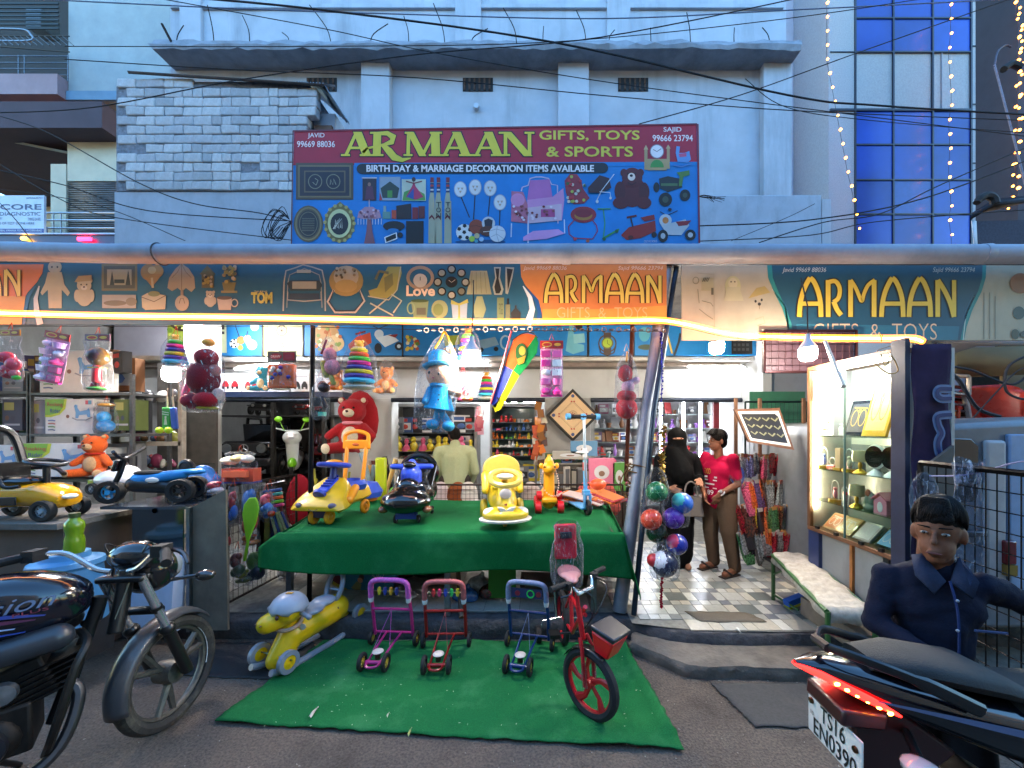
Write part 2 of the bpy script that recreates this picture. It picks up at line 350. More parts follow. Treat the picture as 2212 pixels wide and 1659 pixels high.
# litter
lb=MB()
for _ in range(520):
    x,y=R.uniform(-3,3),R.uniform(1.4,3.1);s=R.uniform(.002,.007);a=R.uniform(0,6.28)
    lb.add([(x,y,.004),(x+s*2*math.cos(a),y+s*2*math.sin(a),.005),(x-s*math.sin(a),y+s*math.cos(a),.008)],[(0,1,2)])
lb.obj('road_litter',mat('#a39b8e','card'),kind='stuff',sm=0)
lb=MB()
for _ in range(130):
    x,y=R.uniform(-1.6,.65),R.uniform(2.2,2.9);s=R.uniform(.0015,.005);a=R.uniform(0,6.28);z=.034
    lb.add([(x,y,z),(x+s*3*math.cos(a),y+s*3*math.sin(a),z+.001),(x-s*math.sin(a),y+s*math.cos(a),z+.003)],[(0,1,2)])
lb.obj('carpet_crumbs',mat('#a8b890','card'),kind='stuff',sm=0)
for i,(u,v,L,c,lab) in enumerate([(885,1583,.035,'#b9c07a','pale dry stalk on the carpet before the dark red walker'),(838,1546,.018,'#d8d2c2','torn paper scrap on the carpet near the walkers'),(678,1540,.05,'#cfc8b8','crumpled paper scrap on the carpet before the rocking toy'),(1595,1362,.04,'#e4e2dc','white paper strip on the floor tiles near the step'),(1130,1432,.02,'#d9dfd0','tiny white scrap right of the blue walker')]):
    z=.034 if v>1370 and u<1400 else .176
    y=(CAM_H-z)*856/(v-925);p=P(u,v,y);b=MB();n=6
    b.grid(lambda a,t:(p.x+(a-.5)*L*(.3 if i else .25),p.y+(t-.5)*L*1.6,z+.006+.006*math.sin(a*5+t*4)),4,5).obj('paper_scrap',mat(c,'card'),solid=.001,label=lab,cat='litter')
# ---------------------------------------------------------------- white building behind
wall_w=mat('#b4b9c2','plaster',ns=1.6,na=.14,dirt=.55,ds=1.5,streak=.13,dc='#6a7078')
YB=7.5
wb=thing('white_building','tall white plastered building with a concrete canopy behind the shop sign','building',(0,YB,0))
x0,x1=XU(368,YB),XU(1698,YB)
MB().box(x0,x1,YB,YB+4,3.2,16).obj('wall',wall_w,wb,w=1)
for u0,u1 in ((788,848),(1205,1270),(1640,1698)):
    MB().box(XU(u0,YB),XU(u1,YB)+(.01 if u1==1698 else 0),YB-.16,YB-.001,3.3,8.48).obj('pilaster',wall_w,wb,w=1,bevel=.01)
for u0,u1 in ((395,440),(985,1040),(1310,1360)):
    MB().box(XU(u0,YB),XU(u1,YB),YB-.07,YB-.001,8.62,16).obj('pilaster',wall_w,wb,w=1)
MB().box(XU(372,YB),XU(1690,YB),YB-.05,YB-.001,ZV(22,YB),ZV(14,YB)).obj('ledge',wall_w,wb,w=1)
b=MB();yc=7.08;n=70;xa,xb=XU(335,yc),XU(1733,yc);s1,s2=[],[]
for k,(yy,zz,j) in enumerate(((YB,8.47,0),(yc,8.475,.035),(yc-.02,8.55,.03),(yc+.02,8.61,.03),(yc+.04,8.66,.035),(YB,8.66,0))):
    s1.append([(xa+(xb-xa)*i/n+(R.uniform(-.03,.03) if i in (0,n) else 0)-(0.12*(1-abs(k-2.5)/3) if i==0 else 0),yy+R.uniform(-j,j)*.5,zz+R.uniform(-j,j)*.8) for i in range(n+1)])
vs=[p for r in s1 for p in r];w_=n+1
b.add(vs,[(r*w_+i,r*w_+i+1,((r+1) % 6)*w_+i+1,((r+1) % 6)*w_+i) for r in range(6) for i in range(n)]+[tuple(r*w_ for r in range(6)),tuple(r*w_+n for r in range(6))][:2])
b.obj('canopy',mat('#8d929b','concrete',ns=5,na=.2,bump=.3,dirt=.5,ds=2,dc='#565a60'),wb,w=1,sm=30)
rebar=mat('#3a3431','steel',rough=.9)
for i in range(17):
    u=400+i*78+R.uniform(-22,22);z=8.62;x=XU(u,7.12);h=R.uniform(.25,.62);k=R.uniform(-.3,.3);kk=R.uniform(-.2,.2)
    MB().tube(spl([(x,7.12,z),(x+k*.2,7.12+kk*.3,z+h*.45),(x+k,7.12+kk,z+h)],4),.008,5).obj('rebar',rebar,wb,w=1)
MB().tube([P(378,105,7.1),P(350,52,7.1)],.022,6).obj('rebar',rebar,wb,w=1)
red=mat('#5d463c','concrete')
for u0 in (1000,1335,663):
    for j in range(2):
        for i in range(6):
            xx=XU(u0+2+i*10.8,YB);zz=ZV(196-j*13,YB)
            MB().box(xx,xx+.032,YB-.03,YB+.01,zz,zz+.1).obj('vent_brick',red,wb,w=1) if i<6 else 0
    MB().box(XU(u0,YB),XU(u0+65,YB),YB-.012,YB-.003,ZV(198,YB),ZV(169,YB)).obj('vent',mat('#151214','matte'),wb,w=1)
MB().lathe([(.0,-.09),(.05,-.085),(.06,-.04),(.04,0)],(XU(1030,YB),YB,ZV(235,YB)),'y',12).obj('spout',mat('#b9bfc8','plastic'),wb,w=1)
# low parapet wall on the right of the sign
pr=thing('parapet_wall','low bluish white roof parapet right of the red and blue sign','wall',(2.5,6.2,0))
MB().box(XU(1500,6.2),XU(1775,6.2),6.2,6.4,3.2,ZV(421,6.2)).obj('wall',mat('#a9b2bf','plaster',dirt=.5,ds=2,dc='#6b7078'),pr,w=1,bevel=.015)
MB().box(XU(1776,6.2),XU(1795,6.2),6.2,7.4,3.2,ZV(430,6.2)).obj('end_wall',wall_w,pr,w=1)
b=MB()
for _ in range(14):p=P(1508,424,4.05);q=P(R.uniform(1535,1568),R.uniform(424,440),4.1);b.tube(spl([p,P(1525,424+R.uniform(-3,4),4.08),q],4),.0022,4)
b.obj('frayed_cable',mat('#2b2621','rubber'),label='frayed end of a brown cable sticking out of the big sign',cat='cable')
# ---------------------------------------------------------------- brick hut on the roof
YK=5.0
hut=thing('brick_hut','small whitewashed brick hut with missing bricks on the roof','building',(XU(440,YK),YK,3.3))
wbk=[mat(c,'plaster',ns=9,na=.22,bump=.3,dirt=.4,ds=6,streak=1,dc='#5c5a5a') for c in ('#cbccce','#c0c2c6','#d4d5d6','#b4b7bb')]
MB().box(XU(258,YK),XU(668,YK),YK-.036,YK+.9,ZV(417,YK),ZV(182,YK)).obj('mortar_core',mat('#8b8f98','concrete',ns=20,dirt=.5,dc='#2c2a2b',ds=8),hut,w=1)
MB().box(XU(253,YK),XU(640,YK),YK-.03,YK+.06,3.2,ZV(418,YK)).obj('plaster_band',mat('#b0b7c2','plaster',ns=3,dirt=.4,dc='#6d7480'),hut,w=1)
bt=[]
for k in range(5):
    b=MB();w,h,d=.232,.107,.1
    vs=[(x*w/2+R.uniform(-.007,.007),y*d/2+R.uniform(-.004,.004),z*h/2+R.uniform(-.008,.008)) for z in (-1,1) for x,y in ((-1,-1),(1,-1),(1,1),(-1,1))]
    b.add(vs,[(0,3,2,1),(4,5,6,7),(0,1,5,4),(1,2,6,5),(2,3,7,6),(3,0,4,7)]);o=b.obj('brick',wbk[k % 4],hut,w=0,sm=0,bevel=.013);bt.append(o)
used=[0]*5;cnt=0
row=0;z=ZV(416,YK)+.055
while z<ZV(178,YK):
    x=XU(262,YK)+(.0 if row % 2 else .11);ztop_u=z
    while x<XU(655,YK):
        half=R.random()<.22;w=.12 if half else .238
        cu=1168+(x+w/2)*856/YK;cvv=925+(CAM_H-z)*856/YK
        topv=180+(cu-262)*.05
        skip=cvv<topv or R.random()<.018
        if not skip:
            k=R.randrange(5)
            if used[k]==0:o=bt[k];used[k]=1
            else:o=bpy.data.objects.new('brick',bt[k].data);COL.objects.link(o);o.parent=hut;md=o.modifiers.new('b','BEVEL');md.width=.013;md.segments=2
            o.location=(x+w/2-XU(440,YK),-.005+R.uniform(-.006,.006),z-3.3);o.scale=(w/.238,1,1);o.rotation_euler=(R.uniform(-.03,.03),R.uniform(-.02,.02),R.uniform(-.03,.03));cnt+=1
        x+=w
    z+=.1165;row+=1
b=MB();q=[P(278,157,YK-.05),P(705,180,YK-.05),P(752,270,4.4),P(742,262,4.4)]
MB().add([P(276,156,4.9),P(520,172,4.9),P(700,184,4.9),P(725,186,5.9),P(300,158,5.9)],[(0,1,2,3,4)]).obj('roof_slab',mat('#4b4444','concrete'),hut,w=1,solid=.03)
def cor(u,v):
    a=P(640,178,5.9)*(1-u)+P(700,182,4.95)*u;c=P(700,215,6.6)*(1-u)+P(755,268,4.7)*u
    p=a*(1-v)+c*v;p.z+=.02*math.sin(u*60);return p
MB().grid(cor,60,4).obj('corrugated_sheet',mat('#6d7682','steel',ns=8),hut,w=1,solid=.006)
MB().box(XU(668,YK),XU(715,YK),YK+.1,YK+.8,3.3,ZV(232,YK)).obj('side_wall',wall_w,hut,w=1)
MB().box(XU(676,YK),XU(712,YK),YK+.05,YK+.09,ZV(300,YK),ZV(264,YK)).obj('window_frame',mat('#6b4a35','wood'),hut,w=1)
# ---------------------------------------------------------------- left building
YL=9.0
lbd=thing('apartment_building','apartment building at left with open balcony, lit corridor and roller shutter','building',(XU(100,YL),YL,0))
teal=mat('#9aa3a6','plaster',ns=2.5,na=.12,dirt=.2,dc='#6a7f88');brn=mat('#4e4148','plaster',ns=2);cream=mat('#cfc6ae','plaster',ns=2)
MB().box(XU(148,YL),XU(380,YL),YL,YL+3,ZV(200,YL),16).obj('wall',teal,lbd,w=1)
MB().box(XU(-250,YL),XU(268,YL),YL-.45,YL+3,ZV(276,YL-.45),ZV(219,YL-.45)).obj('fascia_band',brn,lbd,w=1)
MB().box(XU(-250,YL),XU(147,YL),YL-.2,YL,ZV(219,YL),ZV(176,YL)).obj('balcony_wall',mat('#a38c92','plaster'),lbd,w=1)
MB().box(XU(148,YL),XU(268,YL),YL-.05,YL,ZV(219,YL),ZV(200,YL)).obj('plinth',mat('#6f8ea6','plaster'),lbd,w=1)
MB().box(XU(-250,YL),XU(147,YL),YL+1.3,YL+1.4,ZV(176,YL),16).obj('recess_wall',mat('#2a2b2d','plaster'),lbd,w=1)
MB().box(XU(10,YL),XU(52,YL),YL+1.2,YL+1.25,ZV(176,YL),ZV(118,YL)).obj('window',mat('#1a2a52','gloss'),lbd,w=1)
MB().box(XU(62,YL),XU(147,YL),YL+1.1,YL+1.25,ZV(176,YL),ZV(118,YL)).obj('door_panel',mat('#33656b','plaster'),lbd,w=1)
for u in (14,27,40):MB().box(XU(u,YL),XU(u+1.3,YL),YL+1.1,YL+1.15,ZV(176,YL),ZV(118,YL)).obj('window_bar',mat('#9aa4b5','metal'),lbd,w=1)
mt_=mat('#6d7178','steel')
for v in (121,135,148,162):MB().tube([P(-120,v,YL-.1),P(147,v+.5,YL-.1)],.012,6).obj('railing_bar',mt_,lbd,w=1)
for u in (-40,40,53,147):MB().tube([P(u,176,YL-.1),P(u,119,YL-.1)],.012,6).obj('railing_post',mt_,lbd,w=1)
b=MB()
for k in range(16):b.tube([P(-60+k*13,78,8.6),P(-36+k*13,98,7.9)],.008,4)
b.tube([P(-60,78,8.6),P(150,78,8.6)],.012,5);b.tube([P(-36,98,7.9),P(150,112,7.9)],.012,5)
b.obj('drying_rack',mat('#33363a','steel'),lbd,w=1)
MB().tube(spl([P(-30,62,8.3),P(48,64,8.3),P(66,74,8.3),P(64,88,8.3),P(-30,88,8.3)],5),.02,6).obj('cage_frame',mat('#8a9097','steel'),lbd,w=1)
b=MB()
for k in range(7):b.box(XU(-60,8.8),XU(126,8.8),8.8,8.82,ZV(8+k*9,8.8),ZV(5+k*9,8.8))
b.obj('louvre_panel',mat('#3b3d3c','steel'),lbd,w=1)
MB().box(XU(62,8.9),XU(95,8.9),8.85,9.2,ZV(62,8.9),ZV(20,8.9)).obj('air_conditioner',mat('#5b5f5e','plastic'),lbd,w=1)
# lit ground of the upper floor
MB().box(XU(148,YL),XU(258,YL),YL-.02,YL+.4,ZV(392,YL),ZV(276,YL)).obj('lit_wall',cream,lbd,w=1)
MB().box(XU(-250,YL),XU(300,YL),YL+2.6,YL+2.7,1,ZV(276,YL)+.3).obj('corridor_wall',cream,lbd,w=1)
MB().add([P(-300,240,YL),P(148,330,YL),P(148,330,YL+2.6),P(-300,240,YL+2.6)],[(0,1,2,3)]).obj('corridor_ceiling',cream,lbd,w=1,solid=.05)
MB().box(XU(113,YL),XU(146,YL),YL-.03,YL+.4,ZV(520,YL),ZV(356,YL)).obj('column',cream,lbd,w=1)
b=MB();n=26
b.grid(lambda u,v:(XU(145+u*105,YL),YL+.02+.02*math.sin(v*n*2*PI),ZV(392+v*120,YL)),1,n*6).obj('roller_shutter',mat('#8f8c8a','steel',rough=.6,ns=3),lbd,w=1,solid=.01)
for v in (460,476,493):MB().tube([P(95,v,YL-.3),P(252,v,YL-.3)],.02,8).obj('handrail',mat('#d8dade','metal'),lbd,w=1)
for u in (116,132,250):MB().tube([P(u,460,YL-.3),P(u,520,YL-.3)],.012,6).obj('railing_post',mat('#c8cace','metal'),lbd,w=1)
MB().box(XU(-100,YL),XU(145,YL),YL-.5,YL-.35,2.6,ZV(508,YL)).obj('slab_edge',mat('#98a0b5','plaster'),lbd,w=1)
l1=bpy.data.lights.new('corridor_lamp','AREA');l1.energy=4;l1.size=.8;l1.color=(1,.93,.75);o=bpy.data.objects.new('corridor_lamp',l1);COL.objects.link(o);o.location=(XU(60,YL),YL+1.0,ZV(300,YL));o.parent=None
MB().box(XU(40,YL)-.3,XU(40,YL)+.3,YL+.9,YL+1.1,ZV(300,YL)+.05,ZV(300,YL)+.08).obj('ceiling_light',glow('#fff3d0',6),lbd,w=1)
# diagnostic sign and lit strip
ds=thing('clinic_sign','white clinic signboard with dark blue lettering on the balcony at left','sign',P(40,500,8.3))
MB().box(XU(-60,8.3),XU(95,8.3),8.3,8.34,ZV(503,8.3),ZV(422,8.3)).obj('board',mat('#c4cede','print'),ds,w=1)
f=uvf(8.3);nb=mat('#26345f','print')
txt(ds,f,'CORE',0,441,90,453,nb,bold=.02);txt(ds,f,'DIAGNOSTIC',0,458,88,466,nb)
txt(ds,f,'#9905635731',57,426,92,430,nb);txt(ds,f,'ES OF TEST DONE HERE',-4,480,75,485,nb);txt(ds,f,'TEST',-6,470,6,474,nb)
txt(ds,f,'TIMINGS 24 HRS',60,470,88,477,nb)
pic(ds,'footer_band',f,[('r',-60,494,95,503,'#2b3c86')]);txt(ds,f,'OPEN, VANASA ROAD, HYDERABAD',-4,496,92,501,mat('#d8dcea','print'),d=.008)
bs=thing('blue_light_board','long dark blue signboard with one amber and one red lamp under the clinic sign','sign',P(120,520,7.6))
MB().box(XU(-60,7.6),XU(252,7.6),7.6,7.7,ZV(535,7.6),ZV(506,7.6)).obj('board',mat('#24325e','paint'),bs,w=1)
MB().box(XU(-60,7.6),XU(252,7.6),7.57,7.6,ZV(507.5,7.6),ZV(504.5,7.6)).obj('edge_trim',mat('#ccd3e6','paint'),bs,w=1)
MB().ell(P(52,515,7.55),(.06,.03,.035)).obj('amber_lamp',glow('#ffb020',7),bs,w=1)
MB().cb(P(183,516.5,7.56),(.26,.05,.07)).obj('red_lamp',glow('#ff1838',5),bs,w=1,bevel=.02)
# ---------------------------------------------------------------- right buildings
YG=11.0
bb=thing('glass_front_building','pale grey tall building with bright blue glass bays and light strings','building',(XU(1960,YG),YG,0))
gw=mat('#9da2aa','plaster',ns=30,na=.16,dirt=.12,dc='#8c919b')
MB().box(XU(1790,YG),XU(1846,YG),YG,YG+4,2,20).obj('wall',gw,bb,w=1)
MB().box(XU(2098,YG),XU(2600,YG),YG,YG+4,2,20).obj('wall',gw,bb,w=1)
MB().box(XU(1847,YG),XU(2097,YG),YG+.02,YG+4,ZV(236,YG),ZV(114,YG)).obj('wall_panel',gw,bb,w=1)
MB().box(XU(1690,YG),XU(1789,YG),YG+1.5,YG+4,2,20).obj('side_wall',mat('#a6a9ba','plaster',ns=3),bb,w=1)
gl=[mat(c,'paint',ns=.8,na=.3,rough=.35) for c in ('#07389c','#06328c','#0a40a8','#083696')];glc=mat('#1c4694','paint',rough=.35)
cols=[1847,1929,2014,2097];rws=[(-120,-60),(-60,40),(40,113),(237,313),(313,389),(389,463),(463,560)]
for a in range(3):
    for (v0,v1) in rws:
        i=1 if (a==1 and v0==389) else 0
        MB().box(XU(cols[a],YG)+.02,XU(cols[a+1],YG)-.02,YG+.0,YG+.03,ZV(v1,YG)+.02,ZV(v0,YG)-.02).obj('glass_pane',glc if i else R.choice(gl),bb,w=1)
dk=mat('#1b2132','paint')
for c in cols:MB().box(XU(c,YG)-.022,XU(c,YG)+.022,YG-.03,YG+.01,2,20).obj('mullion',dk,bb,w=1)
for v in (40,113,313,389,463):MB().box(XU(1847,YG),XU(2097,YG),YG-.028,YG+.012,ZV(v,YG)-.02,ZV(v,YG)+.02).obj('transom',dk,bb,w=1)
MB().box(XU(1792,YG),XU(2097,YG),YG-.04,YG+.01,ZV(238,YG)-.04,ZV(238,YG)+.02).obj('transom',dk,bb,w=1)
for v,ua,ub in ((100,2098,2195),(226,2098,2195),(353,2098,2190),(113,1793,1846)):MB().box(XU(ua,YG),XU(ub,YG),YG-.02,YG+.01,ZV(v,YG)-.015,ZV(v,YG)+.015).obj('groove_strip',dk,bb,w=1)
MB().box(XU(1847,YG)+.3*8,XU(1847,YG)+.3*8+.02,YG-.01,YG+.02,ZV(236,YG),ZV(114,YG)).obj('panel_joint',mat('#8a909c','paint'),bb,w=1)
MB().tube([P(2188,-40,10.8),P(2190,440,10.8)],.05,8).obj('drain_pipe',mat('#4a4550','steel'),bb,w=1)
MB().box(XU(2199,8.2),XU(2300,8.2),8.2,9,2,14).obj('corner_pier',mat('#3a3c44','plaster'),label='dark building corner at the far right behind the light strings',cat='building')
sh=thing('tin_roof_shed','small dark shed with sloping sheet roof and a tyre piece on it at upper right','shed',P(2170,525,6.5))
MB().add([P(2108,478,6.5),P(2260,474,6.5),P(2260,560,6.5),P(2108,560,6.5),P(2108,478,7.5),P(2260,474,7.5),P(2260,560,7.5),P(2108,560,7.5)],[(0,1,2,3),(4,5,6,7),(0,1,5,4),(0,3,7,4)]).obj('wall',mat('#4a4d5a','steel',rough=.8),sh,w=1)
MB().add([P(2096,472,6.4),P(2150,440,6.4),P(2280,430,6.4),P(2280,420,7.6),P(2150,432,7.6),P(2100,462,7.6)],[(0,1,2,3,4,5)]).obj('roof',mat('#33343a','steel',rough=.8),sh,w=1,solid=.05)
MB().add([P(2099,476,6.45),P(2108,478,6.45),P(2112,560,6.45),P(2108,560,6.45)],[(0,1,2,3)]).obj('white_edge',mat('#c0c6cc','plaster'),sh,w=1,solid=.02)
MB().tube(spl([P(2110,438,6.4),P(2118,428,6.4),P(2132,422,6.4),P(2146,428,6.4),P(2150,440,6.4)],4),[.05]*3+[.06]*14,8).obj('broken_tyre',mat('#1e1e20','rubber'),label='bent black tyre piece on the shed roof at upper right',cat='tyre')
# string lights
amber=glow('#ff9030',5)
def light_string(pts,lab,r=.03,wob=0):
    t=thing('light_string',lab,'string lights',pts[0],group='warm light strings on the right buildings')
    wp=spl(pts,2) if len(pts)>2 else pts
    MB().tube(wp,.006,4).obj('wire',mat('#3b3a40','rubber'),t,w=1)
    for p in pts:MB().ell((p[0]+R.uniform(-wob,wob),p[1]-.03,p[2]),r*R.uniform(.8,1.15),n=8,m=6).obj('bulb',amber,t,w=1)
light_string([P(u,v,10.6) for u,v in ((1784,8),(1787,62),(1789,122),(1795,182),(1798,238),(1805,300),(1812,360),(1818,428),(1825,480))][:0] or [P(1786+max(0,k-4)*5.6+(k>12)*2,8+k*30.4,10.6) for k in range(17)],'string of warm lights slanting down the pale wall left of the blue glass')
light_string([P(2052+R.uniform(-3,3),12+k*31,10.6) for k in range(18)],'vertical string of warm lights hanging down the blue glass bays')
light_string([P(2200+R.uniform(-6,3)-(k>12)*3,8+k*25,8.0) for k in range(17)],'thick string of warm lights down the dark corner at far right',.028,.05)
light_string([P(2203-k*.8+R.uniform(-4,2)-(k>13)*8,20+k*24,7.9) for k in range(19)],'second string of warm lights tangled beside the dark corner',.022,.06)
light_string([P(u,v,8.6) for u,v in ((2186,312),(2178,352),(2170,372),(2168,402),(2166,430),(2164,452))],'short string of warm lights dropping to the shed roof')
# crow-bar bracket and dark cable bundle
MB().tube(spl([P(2205,145,7.5),P(2185,138,7.5),P(2168,150,7.5)],5),.06,8).obj('cable_sleeve',mat('#17171a','rubber'),label='thick black cable sleeve on the pole at the upper right edge',cat='cable')
st_=thing('stay_rod','thin grey slanting stay rod with a small hook near the right edge','rod',P(2148,145,7.6))
MB().tube([P(2148,140,7.6),P(2190,300,7.6),P(2215,400,7.6)],.018,6).obj('rod',mat('#7a7480','steel'),st_,w=1);MB().tube(spl([P(2148,145,7.6),P(2155,112,7.6),P(2172,98,7.6),P(2184,102,7.6)],4),.015,6).obj('hook',mat('#55505a','steel'),st_,w=1)
# unseen building behind the viewer, added to keep low sky light off the front
ob=thing('sky_block_building','unseen plain building added across the street to block low sky light','building',(0,-9,0))
MB().box(-22,22,-14,-9,0,13).obj('wall',mat('#8f8a80','plaster'),ob,w=1)
for i in range(7):MB().box(-20+i*6,-17.5+i*6,-9,-8.98,5.5,7.3).obj('window',mat('#23262c','gloss'),ob,w=1)

# ---------------------------------------------------------------- shop shell
shp=thing('toy_shop','single storey toy shop with white walls and three wide openings','shop',(-1,6.2,0))
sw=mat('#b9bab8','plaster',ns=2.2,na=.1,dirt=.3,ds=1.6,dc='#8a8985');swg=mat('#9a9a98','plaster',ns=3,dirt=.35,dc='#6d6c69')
YW=6.2;ZD=ZV(860,YW)
MB().box(-9,4.1,3.62,9.3,3.2,3.3).obj('roof',mat('#55504b','concrete'),shp,w=1)
MB().box(XU(230,YW),XU(1602,YW),YW,YW+.2,ZD,3.2).obj('lintel_wall',sw,shp,w=1)
for n_,u0,u1,y0,y1,m_ in (('pillar',740,846,YW,YW+.3,sw),('pillar',1177,1276,YW-.06,YW+.3,swg)):
    MB().box(XU(u0,y0),XU(u1,y0),y0,y1,.17,ZD+.001).obj(n_,m_,shp,w=1,bevel=.006)
MB().box(XU(396,5.2),XU(440,5.2),5.2,5.5,.17,3.2).obj('pillar',mat('#c4c3be','plaster',dirt=.25,dc='#8e8a84'),shp,w=1,bevel=.01)
MB().tube([P(436,800,5.18),P(427,1060,5.18)],.022,8).obj('cable_trunk',mat('#3a2320','paint'),shp,w=1)
MB().box(-9,XU(230,YW),YW+.3,YW+.4,.17,3.2).obj('rear_wall',mat('#3a2f2a','plaster',ns=2),shp,w=1)
MB().box(-6.5,-6.4,3.7,9,.17,3.2).obj('side_wall',swg,shp,w=1)
MB().box(-6.4,3.4,8.9,9,.17,3.2).obj('inner_wall',sw,shp,w=1)
MB().box(XU(1602,YW),XU(1602,YW)+.12,YW-.6,9,.17,3.2).obj('side_wall',sw,shp,w=1)
MB().box(XU(1602,YW)+.13,4.0,YW-.5,YW-.4,.17,3.2).obj('rear_wall',mat('#8e9092','plaster'),shp,w=1)
for u in (741,1275):MB().box(XU(u,6.9)-.03,XU(u,6.9)+.03,6.55,8.9,.17,3.19).obj('partition',swg,shp,w=1)
for a,c in ((462,740),(846,1177),(1276,1602)):
    MB().tube([P(a,864,YW-.05),P(c,864,YW-.05)],.035,10).obj('shutter_roll',mat('#3a3f49','steel'),shp,w=1)
MB().box(XU(230,5.85),XU(1625,5.85),5.8,6.19,ZV(779,5.8),ZV(771,5.8)).obj('ledge',mat('#c3c0b8','paint',dirt=.4,dc='#776c60'),shp,w=1,bevel=.005)
MB().box(XU(240,5.9),XU(1600,5.9),5.92,6.19,ZV(792,5.92),ZV(783,5.92)).obj('ledge',mat('#7c6f66','wood',dirt=.4),shp,w=1)
MB().box(XU(640,5.7),XU(742,5.7),5.7,6.15,ZV(832,5.7)-.03,ZV(832,5.7)).obj('loft_shelf',mat('#e0e0dc','paint'),shp,w=1)
# ---------------------------------------------------------------- tube lights
def tube_light(u0,u1,v,Y,lab,s=34,dv=0):
    t=thing('tube_light',lab,'tube light',P((u0+u1)/2,v,Y),group='white tube lights of the shop')
    a,c=P(u0,v,Y),P(u1,v+dv,Y)
    MB().cyl(a,c,.014,n=10).obj('tube',glow('#f4f8ff',s),t,w=1)
    MB().tube([a+Vector((0,.04,.035)),c+Vector((0,.04,.035))],.022,4).obj('batten',mat('#e8e8e8','plastic'),t,w=1)
    for p,q in ((a,c),(c,a)):MB().cyl(p,p+(p-q).normalized()*.03,.018).obj('end_cap',mat('#d0d0d0','plastic'),t,w=1)
tube_light(509,600,797,5.8,'tube light above the white toy boxes at left',34,-8)
tube_light(958,1054,786,5.8,'tube light on the wall behind the middle glowing bulb')
tube_light(1488,1608,795,5.8,'long tube light at right under the blue picture banner')
tube_light(1075,1160,868,6.9,'tube light inside the shop above the shelves of small toys')
tube_light(900,1040,838,7.2,'tube light inside the shop over the glass case of dolls')
for i,u in enumerate((1394,1428,1477,1513,1556)):
    t=thing('strip_light',('first','second','third','fourth','fifth')[i]+' from the left of the upright white light strips in the gift shelves','light strip',P(u,960,7.2),group='upright light strips of the gift shelves')
    MB().box(XU(u,7.2)-.014,XU(u,7.2)+.014,7.18,7.2,ZV(1010-8*i,7.2),ZV(868,7.2)).obj('strip',glow('#eef4ff',9 if i !=1 and i !=2 else 14),t,w=1)
    MB().box(XU(u,7.2)-.03,XU(u,7.2)+.03,7.205,7.23,ZV(1015-8*i,7.2),ZV(866,7.2)).obj('channel',mat('#c0c4c8','metal'),t,w=1)
# out-of-sight ceiling tubes added to brighten the rooms of the shop
for x,y in ((-4.4,4.9),(-1.0,7.6),(1.6,7.8),(-3.6,7.5)):
    b=MB().cyl((x-.5,y,3.12),(x+.5,y,3.12),.016,n=8).obj('tube_light',glow('#f4f8ff',(46 if x>0 else 110) if x>-3 or y<5 else 70),label={-4.4:'unseen tube light added over the steel racks at left',-1.0:'unseen tube light added deep in the middle room',1.6:'unseen tube light added deep in the gift room',-3.6:'unseen tube light added in the dim room of the ride-on toys'}[x],cat='tube light',group='white tube lights of the shop')
# ---------------------------------------------------------------- bulbs
bcol=glow('#fff3e0',100)
def bulb(u,v,Y,r,lab,cord=120,body=1):
    t=thing('light_bulb',lab,'light bulb',P(u,v,Y),group='large hanging light bulbs')
    MB().lathe([(r*.05,-r*1.05),(r*.6,-r*.98),(r*.92,-r*.7),(r,-r*.3),(r,r*.35),(r*.93,r*.6)],n=20).obj('dome',bcol,t)
    MB().lathe([(r*.98,r*.5),(r*1.02,r*.66),(r*.95,r*.8),(r*.45,r*1.5),(r*.32,r*1.9),(r*.3,r*2.3),(.01,r*2.35)],n=18).obj('housing',mat('#b9bcc4','plastic'),t)
    MB().tube([(0,0,r*2.3),(.01,.02,r*2.3+cord*Y/856*.5),(0,.08,r*2.3+cord*Y/856)],.005,6).obj('cord',mat('#2a2523','rubber'),t)
    return t
bulb(1019,770,3.12,.068,'bare glowing bulb hanging before the ring tower in the middle',130)
bulb(370,808,3.35,.062,'glowing bulb under the small ring tower at left',0)
bulb(1548,749,4.2,.075,'distant glowing bulb before the blue banner right of the steel pole',30)
bulb(1745,762,3.05,.062,'glowing bulb at the top left corner of the glass showcase',130)
# ---------------------------------------------------------------- LED rope
led=thing('led_rope','long glowing warm white light rope stretched across the whole shop front','light rope',P(1106,690,3.3))
lp=spl([P(-260,668,3.28),P(0,676,3.28),P(250,682,3.28),P(490,685,3.28),P(760,690,3.28),P(985,695,3.28),P(1200,695,3.28),P(1350,692,3.3),P(1430,692,3.3),P(1490,702,3.3),P(1560,718,3.3),P(1620,725,3.25),P(1740,729,3.1),P(1900,731,2.95),P(1970,731,2.9),P(1992,738,2.9)],5)
def warm(h,s):return glow(h,s)
MB().tube(lp,.0085,8).obj('light_tube',glow('#ffbe78',5),led,w=1)
sl=bpy.data.materials.new('orange_halo');sl.use_nodes=True;n_=sl.node_tree.nodes;n_.clear();l_=sl.node_tree.links
o_=n_.new('ShaderNodeOutputMaterial');e_=n_.new('ShaderNodeEmission');e_.inputs[0].default_value=lin('#ff7418');e_.inputs[1].default_value=.12;t_=n_.new('ShaderNodeBsdfTransparent');a_=n_.new('ShaderNodeAddShader')
l_.new(e_.outputs[0],a_.inputs[0]);l_.new(t_.outputs[0],a_.inputs[1]);l_.new(a_.outputs[0],o_.inputs[0])
MB().tube(lp,.026,12).obj('halo_sleeve',sl,led,w=1)  # orange halo around the rope, built as a see-through glowing tube
MB().tube([p+Vector((0,0,-.03)) for p in lp][:],.003,6).obj('support_wire',mat('#6d4a2c','rubber'),led,w=1)
